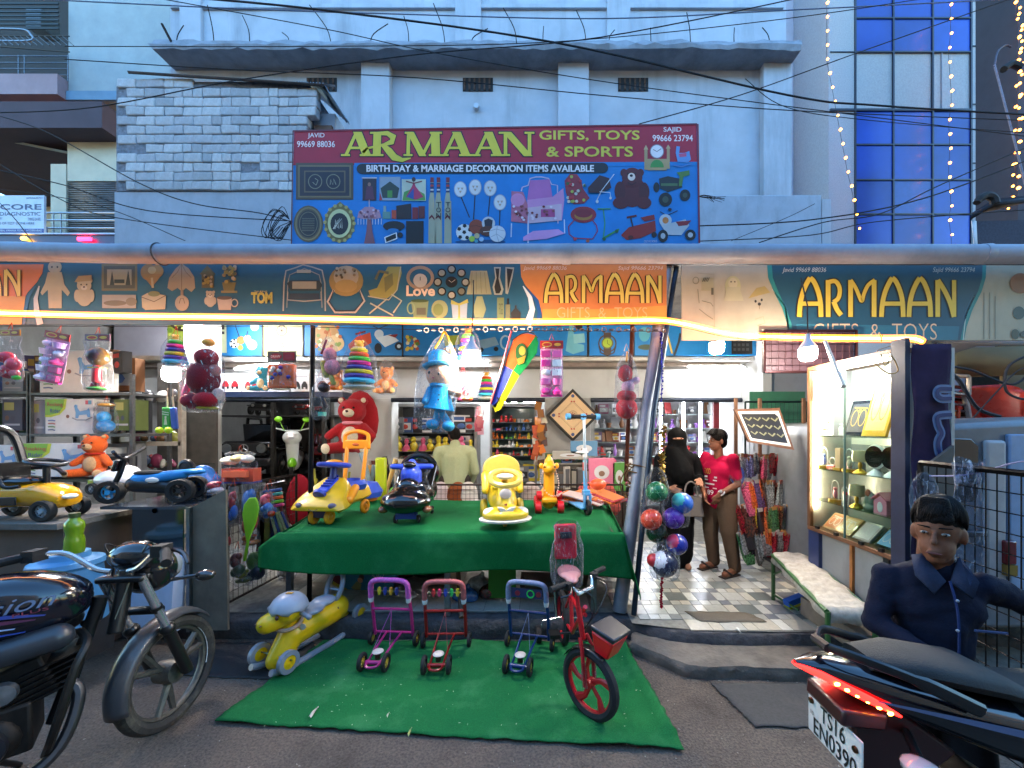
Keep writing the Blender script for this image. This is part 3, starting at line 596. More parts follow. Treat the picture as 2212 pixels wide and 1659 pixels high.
for u,v,y in ((1018,696,3.27),(1745,729,3.08),(1903,731,2.93)):MB().tube([P(u-2,v-10,y),P(u+1,v+8,y-.02),P(u+3,v-9,y)],.004,6).obj('tie',mat('#a8742c','cloth'),led,w=1)
# ---------------------------------------------------------------- grey pipe
pp=thing('drain_pipe','thick grey plastic pipe running along the whole shop front above the banners','pipe',P(1106,547,3.3))
pg=mat('#8b93a3','paint',ns=5,na=.15,rough=.55,dirt=.45,ds=3,dc='#5e626c',streak=.5);r_=.083;yp=3.3
MB().tube([P(-300,537,yp),P(250,548,yp)],r_*.93,24).obj('pipe_section',pg,pp,w=1)
MB().tube([P(250,548,yp),P(590,549,yp)],r_*.95,24).obj('pipe_section',pg,pp,w=1)
MB().tube([P(590,549,yp),P(1235,548,yp)],r_*.94,24).obj('pipe_section',pg,pp,w=1)
MB().tube([P(1235,548,yp),P(2600,550,yp)],r_*.94,24).obj('pipe_section',pg,pp,w=1)
for u in (350,1233,2135):MB().tube([P(u-18,549,yp),P(u-2,549,yp),P(u,549,yp)],[r_*.985,r_*1.0,r_*.96],24).obj('socket',pg,pp,w=1)
MB().torus(P(347,549,yp),r_*1.02,.006,'x').obj('strap',mat('#3b3e45','rubber'),pp,w=1)
# ---------------------------------------------------------------- custom shop lettering
def armaan(fr,parent,x0,y0,x1,y1,col,out=None,wst=.13):
    G={'A':[([(0,0),(.04,.35),(.17,.68),(.36,.93),(.5,1.06)],1),([(1,0),(.97,.4),(.86,.7),(.68,.95),(.5,1.06)],1),([(.08,.36),(.94,.36)],.9)],
        'R':[([(.1,0),(.1,1)],1),([(.1,.94),(.5,.97),(.72,.85),(.78,.68),(.68,.5),(.42,.4)],.9),([(.42,.42),(.62,.2),(.86,.05)],1)],
        'M':[([(.05,0),(.05,1)],1),([(.05,1),(.25,.78),(.44,.46),(.5,.46),(.56,.62),(.72,.86),(.98,1)],.8),([(.95,1),(.95,0)],1)],
        'N':[([(.08,0),(.08,1)],1),([(.08,1),(.42,.72),(.72,.38),(.92,0)],1),([(.92,0),(.92,1)],.9)]}
    ws=[('A',.158),('R',.125),('M',.19),('A',.158),('A',.158),('N',.142)];gap=.014
    for lay,(cc,ww,dd) in enumerate(((out,wst*1.55,.0042),(col,wst*.95,.006))):
        if not cc:continue
        x=x0;W_=x1-x0
        for ch,wd in ws:
            sh=[]
            for pts,k in G[ch]:
                q=[Vector(p+(0,)) for p in pts];q=spl(q,4) if len(pts)>2 else q
                q=[(x+(p[0]*.86+.07)*wd*W_,y1-p[1]*(y1-y0)*.97) for p in q]
                e=0 if not lay else 0
                sh.append(('l',q,ww*k*(y1-y0),cc))
            pic(parent,'letter' if lay else 'letter_outline',fr,sh,d0=dd,step=.00015)
            x+=(wd+gap)*W_
Yf=3.5
fs=thing('fascia_banner','long blue shop banner with faded gift pictures and an orange name panel','banner',P(700,700,Yf))
MB().box(XU(-420,Yf),XU(1440,Yf),Yf,Yf+.02,ZV(701,Yf),ZV(568,Yf)).obj('board',mat('#235468','flex'),fs,w=1)
MB().box(XU(-420,Yf),XU(2300,Yf),Yf+.03,Yf+.12,ZV(568,Yf),ZV(556,Yf)).obj('rail',mat('#1d1a18','matte'),fs,w=1)
f=uvf(Yf)
pic(fs,'name_panel',f,[('p',[(1124,571),(1126,598),(1134,615),(1146,630),(1160,648),(1168,665),(1172,685),(1172,701),(1440,701),(1440,571)],'#c27a3c'),('p',[(1172,668),(1172,701),(1440,701),(1440,660),(1300,668)],'#bf9440')])
pic(fs,'name_panel',f,[('p',[(-200,571),(95,571),(92,590),(80,610),(60,632),(50,650),(47,701),(-200,701)],'#bf6c35'),('p',[(-200,640),(56,640),(47,701),(-200,701)],'#b88a3c')])
pic(fs,'swoosh',f,[('l',[(1130,618),(1145,642),(1150,668),(1140,701)],[2,9,12,16],'#c9d2d4'),('l',[(1138,622),(1160,650),(1166,676),(1160,701)],[2,8,8,6],'#1c4f86'),('l',[(78,618),(62,640),(56,668),(52,701)],[3,8,8,6],'#24557c'),('l',[(86,618),(78,645),(80,670),(88,701)],[3,9,12,14],'#a9b4b6')])
armaan(f,fs,1176,594,1430,655,'#d2bc55','#4a2f17');armaan(f,fs,-230,582,48,640,'#d2bc55','#4a2f17')
pt_=mat('#d8b07a','print')
txt(fs,f,'GIFTS  &  TOYS',1203,664,1398,687,pt_,bold=-.01)
for s_,a,c in (('Javid 99669 88036',1130,1224),('Sajid 99666 23794',1335,1432)):txt(fs,f,s_,a,575,c,586,mat('#d9b697','print'),ital=.25)
cr,cr2,br,dk_,yl='#c9c29a','#b5ab86','#6e5a35','#2c2a22','#b9a648'
def bear(cx,cy,s,c=cr,c2=dk_,hat=None):
    o=[('e',cx-s*.35,cy-s*.45,s*.16,s*.16,c),('e',cx+s*.35,cy-s*.45,s*.16,s*.16,c),('e',cx,cy+s*.55,s*.5,s*.62,c),('e',cx-s*.45,cy+s*.5,s*.2,s*.4,c),('e',cx+s*.45,cy+s*.5,s*.2,s*.4,c),('e',cx,cy-s*.15,s*.46,s*.42,c),('e',cx,cy,s*.2,s*.15,'#e0dcc0'),('e',cx,cy-.05*s,s*.07,s*.05,c2),('e',cx-s*.18,cy-s*.2,s*.05,s*.05,c2),('e',cx+s*.18,cy-s*.2,s*.05,s*.05,c2)]
    if hat:o.append(('p',[(cx-s*.6,cy-s*.35),(cx-s*.35,cy-s*.75),(cx+s*.5,cy-s*.8),(cx+s*.5,cy-s*.45)],hat))
    return o
PX=[]
PX.append([('e',119,577,15,14,cr),('p',[(104,588),(134,588),(140,615),(152,632),(147,640),(134,626),(134,666),(106,666),(104,626),(92,638),(88,632),(98,612)],cr),('e',113,577,2,2,dk_),('e',125,577,2,2,dk_),('l',[(108,566),(119,562),(131,567)],4,cr2)])
PX.append(bear(183,622,34,cr,dk_,'#b49a62'))
PX.append([('r',220,570,297,628,'#8b8254'),('r',225,575,292,623,'#5e6149'),('r',232,582,285,616,'#b7b089'),('p',[(238,616),(243,585),(248,616)],'#3c4430'),('p',[(272,616),(278,583),(283,616)],'#3c4430'),('r',248,604,270,612,'#37402c'),('r',222,637,295,666,'#b7b5a2'),('e',250,655,25,6,'#8a815e'),('e',285,652,12,9,'#97906d')])
PX.append([('e',322,588,18,18,'#a88b4c'),('e',340,586,14,14,'#b59a55'),('p',[(306,592),(352,592),(329,620)],'#b08d4a'),('e',329,584,9,8,'#d0c07e'),('l',[(329,600),(331,622)],5,'#c9bf8a'),('p',[(307,640),(320,633),(360,638),(358,668),(315,670),(308,664)],cr),('l',[(307,642),(334,652),(360,638)],1.5,br),('e',334,635,13,6,'#8b9457')])
PX.append([('p',[(362,622),(366,600),(380,580),(393,569),(408,580),(420,598),(422,622),(414,631),(402,622),(394,630),(384,622),(372,629)],'#b9ab86'),('l',[(393,570),(393,626)],1,br),('l',[(372,600),(384,588),(393,570),(402,588),(414,600)],.8,br),('r',391,626,397,640,'#a89b74'),('e',394,655,15,17,'#c2b895'),('l',[(388,656),(391,645),(397,645),(400,656)],1.2,br)])
PX.append([('p',[(432,592),(448,573),(466,592),(463,594),(462,622),(436,622),(436,594)],'#6d6a3e')]+[('e',438+R.uniform(0,22),595+R.uniform(0,24),3,3,R.choice((cr2,yl,dk_))) for _ in range(18)])
PX.append(bear(455,640,20,'#c5bea0')+[('p',[(470,644),(502,644),(500,670),(474,670)],'#c9c0a6'),('e',486,644,16,4,'#6d5b42'),('o',508,655,8,9,2.5,'#c9c0a6')])
PX.append([('p',[(480,610),(510,610),(506,628),(484,628)],'#8e8342'),('r',478,628,513,633,'#a39a60')]+[('e',484+R.uniform(0,26),576+R.uniform(0,34),4,4,R.choice((cr,yl,'#7d7a4a','#a99d60'))) for _ in range(26)])
PX.append([('l',[(612,672),(614,610),(618,585),(640,578),(655,572),(675,577),(696,584),(702,612),(703,672)],3,'#b9bcae'),('l',[(620,665),(622,612),(626,594),(658,580),(690,594),(694,612),(696,665)],2,'#a9ad9f'),('p',[(620,612),(628,606),(690,606),(697,616),(690,628),(628,628)],'#404a48'),('r',632,608,684,624,'#b5b59c'),('l',[(622,630),(622,648),(658,651),(694,648),(694,630)],2.5,'#b9bcae'),('r',626,634,690,647,'#3d4a52'),('r',642,583,672,590,'#c3c2a4')])
PX.append([('e',748,607,37,33,'#b59b52'),('e',748,598,27,24,'#c7b992'),('e',748,618,24,14,'#c6a75c'),('l',[(722,626),(708,652),(724,675),(768,675),(788,650),(776,626)],4,'#d0c9b2'),('l',[(722,626),(712,652),(726,671),(766,671),(784,650),(776,626)],1.6,'#3b342a')]+[('e',748+R.uniform(-22,22),590+R.uniform(-10,10),3,3,R.choice(('#a98f5c',cr,br))) for _ in range(14)])
PX.append([('p',[(838,576),(866,576),(868,590),(856,630),(836,645),(800,640),(796,628),(815,622),(826,598)],'#b3ab52'),('p',[(830,600),(848,590),(850,615),(832,632)],'#8d8a4c'),('l',[(866,576),(858,626),(840,648),(795,640)],2.5,'#c9c7a2'),('l',[(836,646),(798,678)],3,'#c9c7a2'),('l',[(800,655),(850,682)],3,'#c9c7a2'),('l',[(846,636),(868,650),(850,676)],3,'#c9c7a2'),('l',[(812,604),(820,586),(840,590)],6,'#7d7a4c')])
PX.append([('o',908,600,30,26,7,'#b39878'),('e',908,606,15,15,'#d0cbb8'),('l',[(908,606),(908,598)],1.5,dk_)])
cl=[('e',976+30*math.cos(k*PI/4),610+28*math.sin(k*PI/4),9.5,9.5,'#2b2b24') for k in range(8)]+[('e',976+30*math.cos(k*PI/4),610+28*math.sin(k*PI/4),6.5,6.5,R.choice(('#b7b49c','#8f8c70','#c3bfa2'))) for k in range(8)]+[('e',976,610,13,12,'#262620'),('l',[(970,606),(976,611),(984,605)],1.2,'#d8d4c0')]
PX.append(cl)
PX.append([('p',[(888,650),(926,650),(922,688),(894,688)],'#8c9a6a'),('o',888,666,9,13,3,'#9db07a'),('r',900,665,920,680,'#6d6a50'),('e',907,650,19,3.5,'#52622f'),('e',950,668,18,20,'#a9ad72'),('e',947,669,11,13,'#8b9450')])
PX.append([('p',[(975,655),(1010,655),(1008,688),(978,688)],'#b8c4c6'),('l',[(992,655),(992,688)],4,'#b9b44e'),('p',[(975,648),(992,656),(1010,646),(1012,654),(992,660),(974,657)],'#c2bc56')])
PX.append([('p',[(1017,585),(1052,585),(1062,636),(1008,636)],'#b8b58a'),('p',[(1030,640),(1042,640),(1050,668),(1044,686),(1026,686),(1022,668)],'#a9b07c')]+[('l',[(1020+k*9,588),(1018+k*11,634)],1,'#95926a') for k in range(4)])
PX.append([('p',[(1067,577),(1082,577),(1080,600),(1088,625),(1084,637),(1068,637),(1064,620),(1070,600)],'#c4c7b2'),('p',[(1070,580),(1079,580),(1077,602),(1083,626),(1079,634),(1071,634),(1068,620),(1073,600)],'#39362c'),('p',[(1092,577),(1111,578),(1107,600),(1097,636),(1092,634)],'#c4c7b2'),('p',[(1095,580),(1108,582),(1103,602),(1097,630)],'#35322a'),('r',1074,643,1089,690,'#8e9a66'),('r',1092,658,1102,690,'#8c8f66'),('r',1095,645,1100,658,'#2f2f28'),('p',[(1104,676),(1112,666),(1112,660),(1116,660),(1116,666),(1125,676),(1124,690),(1105,690)],'#3f4038')])
def dim(c,k=.78):return '#'+''.join('%02x' % int(int(c[i:i+2],16)*k) for i in (1,3,5))
for sh in PX:pic(fs,'printed_picture',f,[s_[:-1]+(dim(s_[-1]),) for s_ in sh])
txt(fs,f,'TOM',543,631,589,656,mat('#a3a046','print'),bold=.05);txt(fs,f,'TALKING',550,628,578,631,mat('#c3bd80','print'))
txt(fs,f,'Love',878,617,940,640,mat('#c9b094','print'),bold=.03);txt(fs,f,'FOGG',1078,655,1086,680,mat('#3b4030','print'))
# right banner
fr_=thing('fascia_banner','cream and dark teal shop banner right of the steel poles','banner',P(1850,735,Yf))
MB().box(XU(1473,Yf),XU(2420,Yf),Yf,Yf+.02,ZV(735,Yf),ZV(573,Yf)).obj('board',mat('#a8a088','flex',dirt=.3,dc='#8a8068'),fr_,w=1)
pic(fr_,'name_panel',f,[('p',[(1657,573),(1659,600),(1671,630),(1689,665),(1700,700),(1703,735),(2082,735),(2088,705),(2100,670),(2120,630),(2129,600),(2130,573)],'#2d7f7a'),('p',[(1667,573),(1669,600),(1681,630),(1697,665),(1710,700),(1713,735),(2074,735),(2080,705),(2092,670),(2112,630),(2121,600),(2122,573)],'#1f4a5c'),('p',[(1720,700),(1722,735),(2068,735),(2072,705)],'#2a6577')])
pic(fr_,'swoosh',f,[('l',[(1668,625),(1696,662),(1702,700),(1702,735)],[1,3,4,4],'#c9cfc4'),('l',[(2104,640),(2086,680),(2080,735)],1.6,'#c9cfc4')])
armaan(f,fr_,1722,603,2066,685,'#d9b93c','#2a2416')
txt(fr_,f,'GIFTS  &  TOYS',1756,699,2023,734,mat('#d9b690','print'),bold=-.012)
for s_,a,c in (('Javid 99669 88036',1689,1784),('Sajid 99666 23794',2014,2105)):txt(fr_,f,s_,a,578,c,591,mat('#c3bfae','print'),ital=.25)
g1,g2='#8f8a6a','#7b755a'
pic(fr_,'printed_picture',f,[('o',1503,606,7,8,1.5,g2),('r',1515,600,1541,628,'#a09a78'),('l',[(1542,595),(1543,725)],1.2,'#968f76'),('l',[(1506,590),(1543,593)],1,'#968f76'),('r',1536,622,1541,637,'#5e5a48'),('l',[(1507,625),(1510,655)],1.5,g2),('l',[(1516,650),(1535,655),(1540,662)],1.5,g2),('l',[(1510,668),(1525,680),(1540,690)],1.5,g2)]+[('l',[(1517+k*3.5,609),(1521+k*3.5,600)],1.5,'#55513e') for k in range(4)])
pic(fr_,'printed_picture',f,[('e',1583,618,17,22,'#b0a97c'),('e',1583,612,10,12,'#bcb18c'),('e',1579,609,1.6,1.6,dk_),('e',1587,609,1.6,1.6,dk_),('p',[(1570,620),(1597,620),(1606,650),(1564,650)],'#aca584')])
pic(fr_,'printed_picture',f,[('p',[(1616,645),(1634,622),(1652,618),(1664,632),(1640,638)],'#a3925a'),('e',1632,651,2.4,3,'#332d24'),('e',1645,648,2.4,3,'#332d24'),('e',1640,657,3.5,3.5,'#332d24'),('l',[(1640,660),(1640,668)],1,br),('l',[(1631,690),(1648,684),(1652,698),(1636,704)],1.6,'#9a9274')])
pic(fr_,'printed_picture',f,[('r',2124,632,2126,733,'#7d7a68'),('r',2136,632,2138,733,'#7d7a68'),('r',2148,640,2150,733,'#7d7a68'),('e',2204,612,24,22,'#8a5a34'),('e',2200,676,13,14,'#3a4a44'),('e',2192,722,9,11,'#3a4438'),('e',2215,722,12,8,'#444a44')])
# boards behind the right banner
bh=thing('shop_next_door','beige neighbouring stall front behind the stacked plastic chairs at far right','building',P(2140,760,4.2))
MB().add([P(1990,735,3.9),P(2350,735,3.9),P(2350,742,3.9),P(2110,748,3.9),P(2030,772,3.9),P(1990,772,3.9)],[(0,1,2,3,4,5)]).obj('soffit',mat('#8e8f94','plaster'),bh,w=1,solid=.02)
bgm=mat('#6d674c','plaster',ns=2,na=.15)
for q in ([(2063,752),(2400,744),(2400,800),(2190,811),(2063,815)],[(2166,811),(2400,800),(2400,908),(2166,908)]):MB().add([P(u,v,4.3) for u,v in q],[tuple(range(len(q)))]).obj('wall',bgm,bh,w=1,solid=.06)
MB().box(XU(1990,5.4),XU(2400,5.4),5.4,5.5,.2,3.1).obj('back_wall',mat('#a5a2ac','plaster'),bh,w=1)
MB().box(XU(2100,5.3),XU(2300,5.3),5.33,5.38,ZV(855,5.3),ZV(812,5.3)).obj('window_grille',mat('#4a4c4c','steel'),bh,w=1)
MB().box(XU(2400,4.3),XU(2460,4.3),3.9,5.5,0,3.2).obj('side_wall',bgm,bh,w=1)
# ---------------------------------------------------------------- red and blue sign on the roof
sg=thing('shop_sign','big red and blue shop sign with yellow name and toy pictures on the roof','sign',P(1070,525,4.0))
Y4=4.0
def f4(a,b,d):return P(603.4+a/2.372,246.8+b/2.372,Y4)-Vector((0,d,0))
q=[(75,85),(2140,50),(2148,662),(65,672)]
b=MB();b.add([f4(x,y,0) for x,y in q]+[f4(x,y,-.03) for x,y in q],[(0,1,2,3),(7,6,5,4),(0,4,5,1),(1,5,6,2),(2,6,7,3),(3,7,4,0)]).obj('board',mat('#107ccc','flex'),sg,w=1,sm=0)
pic(sg,'red_band',f4,[('p',[(77,88),(2138,53),(2141,248),(72,262)],'#a31a36'),('p',[(384,250),(2141,244),(2141,264),(384,276)],'#107ccc')],kind='flex')
pic(sg,'edge_strip',f4,[('l',[(72,88),(2140,52)],8,'#6d1428'),('l',[(2143,52),(2151,662)],9,'#7d1a2c'),('l',[(73,86),(64,668)],6,'#5a1b2a')],d0=.006)
MB().tube([f4(2120,42,-.06),f4(2150,42,-.06),f4(2150,120,-.06)],.012,6).obj('bracket',mat('#8d8a80','steel'),sg,w=1)
w1=mat('#e6e4ea','print')
for s_,x0_,y0_,x1_,y1_ in (('JAVID',147,97,233,127),('99669 88036',92,138,286,170),('SAJID',1968,67,2060,98),('99666 23794',1912,107,2118,140)):txt(sg,f4,s_,x0_,y0_,x1_,y1_,w1,bold=.01)
ye=mat('#c9c43a','print')
txt(sg,f4,'GIFTS, TOYS',1332,84,1846,140,ye,bold=.02);txt(sg,f4,'& SPORTS',1368,166,1812,219,ye,bold=.02)
pic(sg,'black_bar',f4,[('p',arc(424,281,27,26,90,270,8)+arc(1658,276,27,26,270,450,8),'#14181f')],d0=.0035)
txt(sg,f4,'BIRTH DAY & MARRIAGE DECORATION ITEMS AVAILABLE',448,262,1612,298,w1,d=.008,bold=.03)
# serif name
def serif(x,ch,w,k,col,d):
    y0_,y1_=92-k,216+k;t1,t2=44+2*k,14+2*k
    S=[]
    def st(xa,ya,xb,yb,wd):S.append(('p',[(xa-wd/2,ya),(xa+wd/2,ya),(xb+wd/2,yb),(xb-wd/2,yb)],col))
    def sf(xc,y,l):S.append(('r',xc-l/2-k,y-5-k,xc+l/2+k,y+5+k,col))
    if ch=='A':st(x+w*.5,y0_,x+w*.14,y1_,t2+4);st(x+w*.52,y0_,x+w*.83,y1_,t1);S.append(('r',x+w*.3,168-k,x+w*.72,180+k,col));sf(x+w*.14,211,46);sf(x+w*.83,211,74)
    if ch=='M':st(x+w*.13,y0_,x+w*.11,y1_,t2+4);st(x+w*.17,y0_,x+w*.52,y1_,t1-8);st(x+w*.85,y0_,x+w*.5,y1_,t2+4);st(x+w*.86,y0_,x+w*.88,y1_,t1);sf(x+w*.11,211,46);sf(x+w*.88,211,72);sf(x+w*.13,97,40);sf(x+w*.88,97,62)
    if ch=='N':st(x+w*.14,y0_,x+w*.14,y1_,t2+4);st(x+w*.18,y0_,x+w*.84,y1_,t1);st(x+w*.88,y0_,x+w*.88,y1_,t2+4);sf(x+w*.14,211,46);sf(x+w*.1,97,56);sf(x+w*.88,97,50)
    if ch=='R':
        st(x+w*.27,y0_,x+w*.25,y1_,t1-4);S.append(('l',[(x+w*.27,100),(x+w*.55,99),(x+w*.72,118),(x+w*.68,144),(x+w*.45,158),(x-w*.02,176),(x-w*.14,198)],[16+2*k,24+2*k,34+2*k,28+2*k,14+2*k,10+2*k,14+2*k],col))
        S.append(('l',[(x+w*.42,158),(x+w*.6,190),(x+w*.75,222),(x+w*.98,236),(x+w*1.22,226)],[20+2*k,36+2*k,36+2*k,22+2*k,5],col));sf(x+w*.26,211,66);sf(x+w*.22,97,56)
    pic(sg,'letter' if k==0 else 'letter_outline',f4,S,d0=d,step=.0002)
for ch,x,w in (('A',318,160),('R',455,180),('M',640,185),('A',822,165),('A',985,165),('N',1136,166)):
    serif(x,ch,w,5,'#2a1118',.0025);serif(x,ch,w,0,'#cfc92e',.0048)
# sign pictures in the sign's own drawing units
def P4(*s):pic(sg,'printed_picture',f4,list(s),d0=.0028,step=.0003)
P4(('r',86,250,380,438,'#4e4334'),('r',98,262,368,427,'#7a6a4a'),('r',106,270,360,419,'#2a2430'),('r',128,290,340,402,'#6b5c44'),('r',135,297,333,395,'#1e1a2c'),('o',185,346,36,38,4,'#8a8468'),('o',278,346,36,38,4,'#8a8468'),('l',[(172,350),(190,365),(200,340),(184,330)],3,'#b3ac8c'),('l',[(262,362),(264,336),(276,362),(280,332),(292,362)],3,'#b3ac8c'))
P4(('e',150,562,76,94,'#5e533e'),('o',150,562,68,86,8,'#8a7b58'),('e',150,562,54,70,'#2d2d33'),('o',150,562,48,62,4,'#77705a'),*[('l',[(118,535+k*9),(182,535+k*9)],2,'#8a8670') for k in range(8)])
P4(('e',310,560,78,98,'#7d7242'),('p',[(285,470),(312,448),(338,470)],'#7d7242'),*[('e',310+74*math.cos(a*.4),560+92*math.sin(a*.4),9,9,'#b3a868') for a in range(16)],('e',310,562,60,74,'#d0d29c'),('e',310,564,46,56,'#1f2027'),*[('l',[(282+R.uniform(-8,8),590),(290+k*11,535+R.uniform(0,12)),(300+k*8,592-R.uniform(0,14))],3,'#c9ccc0') for k in range(4)])
P4(('p',[(400,530),(408,500),(440,475),(480,475),(515,500),(523,530),(490,538),(430,538)],'#b58aa0'),*[('l',[(404+k*15,536),(404+k*15,566)],4,'#c3c6dc') for k in range(9)],('l',[(462,440),(462,476)],4,'#c9b7c8'),('p',[(452,540),(472,540),(478,600),(492,664),(436,664),(448,600)],'#8a5560'),*[('e',415+R.uniform(0,95),490+R.uniform(0,40),6,6,R.choice(('#d8a9b9','#7a4a60','#c3b3d0'))) for _ in range(18)])
P4(('r',427,327,498,443,'#2e2030'),('r',424,324,501,330,'#c9c3cf'),('e',462,360,8,10,'#9a6f60'),('p',[(448,370),(478,370),(488,438),(440,438)],'#5a2a48'),('r',514,322,622,443,'#8fa0b5'),('p',[(520,380),(568,345),(616,380),(606,430),(530,430)],'#2f3f3a'),('r',555,392,580,428,'#4a8a3c'),('p',[(516,400),(530,440),(514,443)],'#a8343f'),('r',628,335,752,445,'#c3cbb8'),('p',[(632,443),(640,400),(690,380),(745,410),(750,443)],'#5a9a4a'),('p',[(690,345),(700,372),(740,425),(700,440),(650,425),(680,372)],'#b5305c'),('p',[(655,425),(690,380),(690,438)],'#2b4fa0'),('e',690,336,10,12,'#4a2a28'),('l',[(650,345),(690,356),(732,345)],6,'#7a3038'))
P4(('r',530,500,570,536,'#5e8a86'),('r',534,470,548,500,'#8a9a9a'),('r',576,492,600,536,'#b5452c'),('p',[(600,470),(676,458),(678,538),(602,538)],'#261a1e'),('r',682,478,712,538,'#7a1f2a'),('r',714,472,746,534,'#5e2024'),('e',588,574,56,26,'#17151a'),('r',650,548,740,668,'#16141a'),('e',584,598,30,12,'#0d70b6'),('p',[(538,632),(602,606),(606,640),(545,662)],'#e4e6ea'),('p',[(545,634),(598,612),(600,636),(550,656)],'#15151b'),('e',620,620,14,14,'#1b1a22'))
for i,x in enumerate((762,795,843)):
    P4(('p',[(x+12,324),(x+30,324),(x+30,400),(x+34,445),(x+38,445) if i else (x+34,452),(x+40,662),(x+2,662),(x+4,445),(x+12,400)],'#a9a890'),('r',x+12,324,x+30,350,'#7a2430'),('r',x+12,352,x+30,402,'#2a3a60'),('r',x+13,362,x+29,372,'#b03a3a'),('r',x+13,384,x+29,392,'#c9c9d0'),('p',[(x+6,540),(x+20,528),(x+34,545),(x+34,534),(x+20,515),(x+6,530)],'#6d1f2a'))
    if i:
        for k,ch in enumerate('TON'):txt(sg,lambda a,b_,d:f4(x+38-(b_),450+(a),d) ,ch,4+k*26,8,4+k*26+20,32,mat('#1d1b22','print'),d=.0075) if 0 else txt(sg,f4,ch,x+10,452+k*28,x+34,452+k*28+24,mat('#1d1b22','print'),d=.0078)
for x,y,a,c in ((928,385,975,530),(1004,375,995,540),(1081,380,1070,520),(1131,452,1128,570)):
    P4(('l',[(x,y+30),(a,c)],5,'#1b1d2c'),('e',x,y,33,41,'#d6dae0'),('o',x,y,33,41,4,'#9fa8b8'),('p',[(x-16,y-8),(x-2,y-8),(x-9,y+6)],'#b3a295'),('p',[(x+2,y-8),(x+16,y-8),(x+9,y+6)],'#b3a295'),('p',[(x-8,y+8),(x+8,y+8),(x,y+22)],'#b3a295'))
def soccer(x,y,r,c='#dfe3e8',d='#16181e'):return [('e',x,y,r,r,c)]+[('p',[(x+dx*r+.26*r*math.cos(k*1.257+.3),y+dy*r+.26*r*math.sin(k*1.257+.3)) for k in range(5)],d) for dx,dy in ((0,0),(.68,-.3),(-.62,-.4),(.35,.66),(-.5,.6),(.05,-.78))]
P4(('e',1030,655,130,12,'#0a4a80'),*soccer(948,605,42),('e',1010,578,38,38,'#8f3f24'),('l',[(975,575),(1010,572),(1046,582)],2,'#2a1714'),('e',1072,560,34,34,'#c3c7cf'),('p',[(1050,545),(1072,535),(1094,545),(1090,580),(1072,590),(1054,580)],'#2a2430'),('e',1068,600,42,26,'#5a3020'),('l',[(1045,604),(1095,600)],3,'#e0e0dc'),('e',1118,614,42,42,'#d3d8e2'),('l',[(1080,600),(1110,590),(1155,600)],2,'#7d8aa5'),('l',[(1085,630),(1115,615),(1150,640)],2,'#7d8aa5'),('l',[(1118,573),(1112,612),(1125,655)],2,'#7d8aa5'),('e',988,640,15,15,'#a7c94a'),('e',1013,625,14,14,'#c9b98a'),('e',1036,642,12,12,'#9cc4e8'),('e',1010,652,9,9,'#4aa0c0'))
P4(('l',[(1240,395),(1245,375),(1275,365),(1285,330),(1315,322),(1345,322),(1380,330),(1395,360),(1425,365),(1428,560)],6,'#c3b6d8'),('l',[(1275,430),(1275,660)],8,'#c3cde8'),('l',[(1190,560),(1188,630)],6,'#c3cde8'),('l',[(1460,540),(1462,612)],6,'#c3cde8'),('p',[(1190,395),(1250,400),(1275,470),(1272,560),(1188,550)],'#b86a86'),('e',1222,440,36,34,'#cc86b4'),('p',[(1285,340),(1385,335),(1400,430),(1270,440)],'#b569ae'),('p',[(1270,440),(1400,425),(1455,380),(1460,440),(1448,545),(1280,560)],'#c78cc0'),('p',[(1272,480),(1446,460),(1446,545),(1282,560)],'#cbb0c6'),('p',[(1250,630),(1300,600),(1430,590),(1462,612),(1370,640),(1250,650)],'#c592cc'),('r',1340,488,1412,528,'#b04a86'),*[('e',1195+R.uniform(0,245),470+R.uniform(0,75),7,6,R.choice(('#7a2f3a','#8c4a50','#e0cfe0'))) for _ in range(30)])
P4(('p',[(1462,340),(1490,305),(1525,308),(1548,340),(1555,380),(1590,430),(1560,458),(1510,462),(1480,440),(1468,400)],'#8f2a38'),*[('e',1475+R.uniform(0,90),320+R.uniform(0,130),8,8,R.choice(('#a8b04a','#c9c3b8','#b5323c','#3c5a30'))) for _ in range(22)],('l',[(1600,318),(1560,385)],2,'#107ccc'),('p',[(1580,380),(1640,315),(1690,330),(1700,380),(1640,405),(1585,405)],'#3a1c22'),('l',[(1715,310),(1650,395),(1622,452)],4,'#c9d0dc'),('l',[(1640,400),(1695,405),(1696,432)],4,'#c9d0dc'),('e',1628,450,7,9,'#ccd3dc'),('e',1696,432,6,8,'#ccd3dc'))
P4(('e',1765,300,18,20,'#4e1218'),('e',1850,300,18,20,'#4e1218'),('e',1808,395,68,82,'#551419'),('e',1745,395,28,50,'#4a1016'),('e',1868,400,28,50,'#4a1016'),('e',1750,455,42,30,'#551419'),('e',1868,455,38,30,'#551419'),('e',1808,325,52,50,'#551419'),('e',1804,322,19,20,'#d8d0c8'),('e',1803,316,8,7,'#1d1014'),('e',1785,305,4,4,'#120a0c'),('e',1824,305,4,4,'#120a0c'),('l',[(1785,352),(1806,364),(1828,350)],6,'#3a0c12'))
P4(('e',1932,375,16,26,'#101318'),('p',[(1945,330),(1990,318),(2050,330),(2065,375),(1990,400),(1950,380)],'#20262a'),('r',1955,355,2040,368,'#4a6a40'),('e',1978,438,34,36,'#14181b'),('e',1978,438,16,17,'#3d4a3c'),('e',2078,416,27,30,'#14181b'),('e',2078,416,12,13,'#3d4a3c'),('p',[(2035,300),(2100,288),(2102,312),(2070,322),(2062,370),(2046,370),(2050,320)],'#4d7a34'))
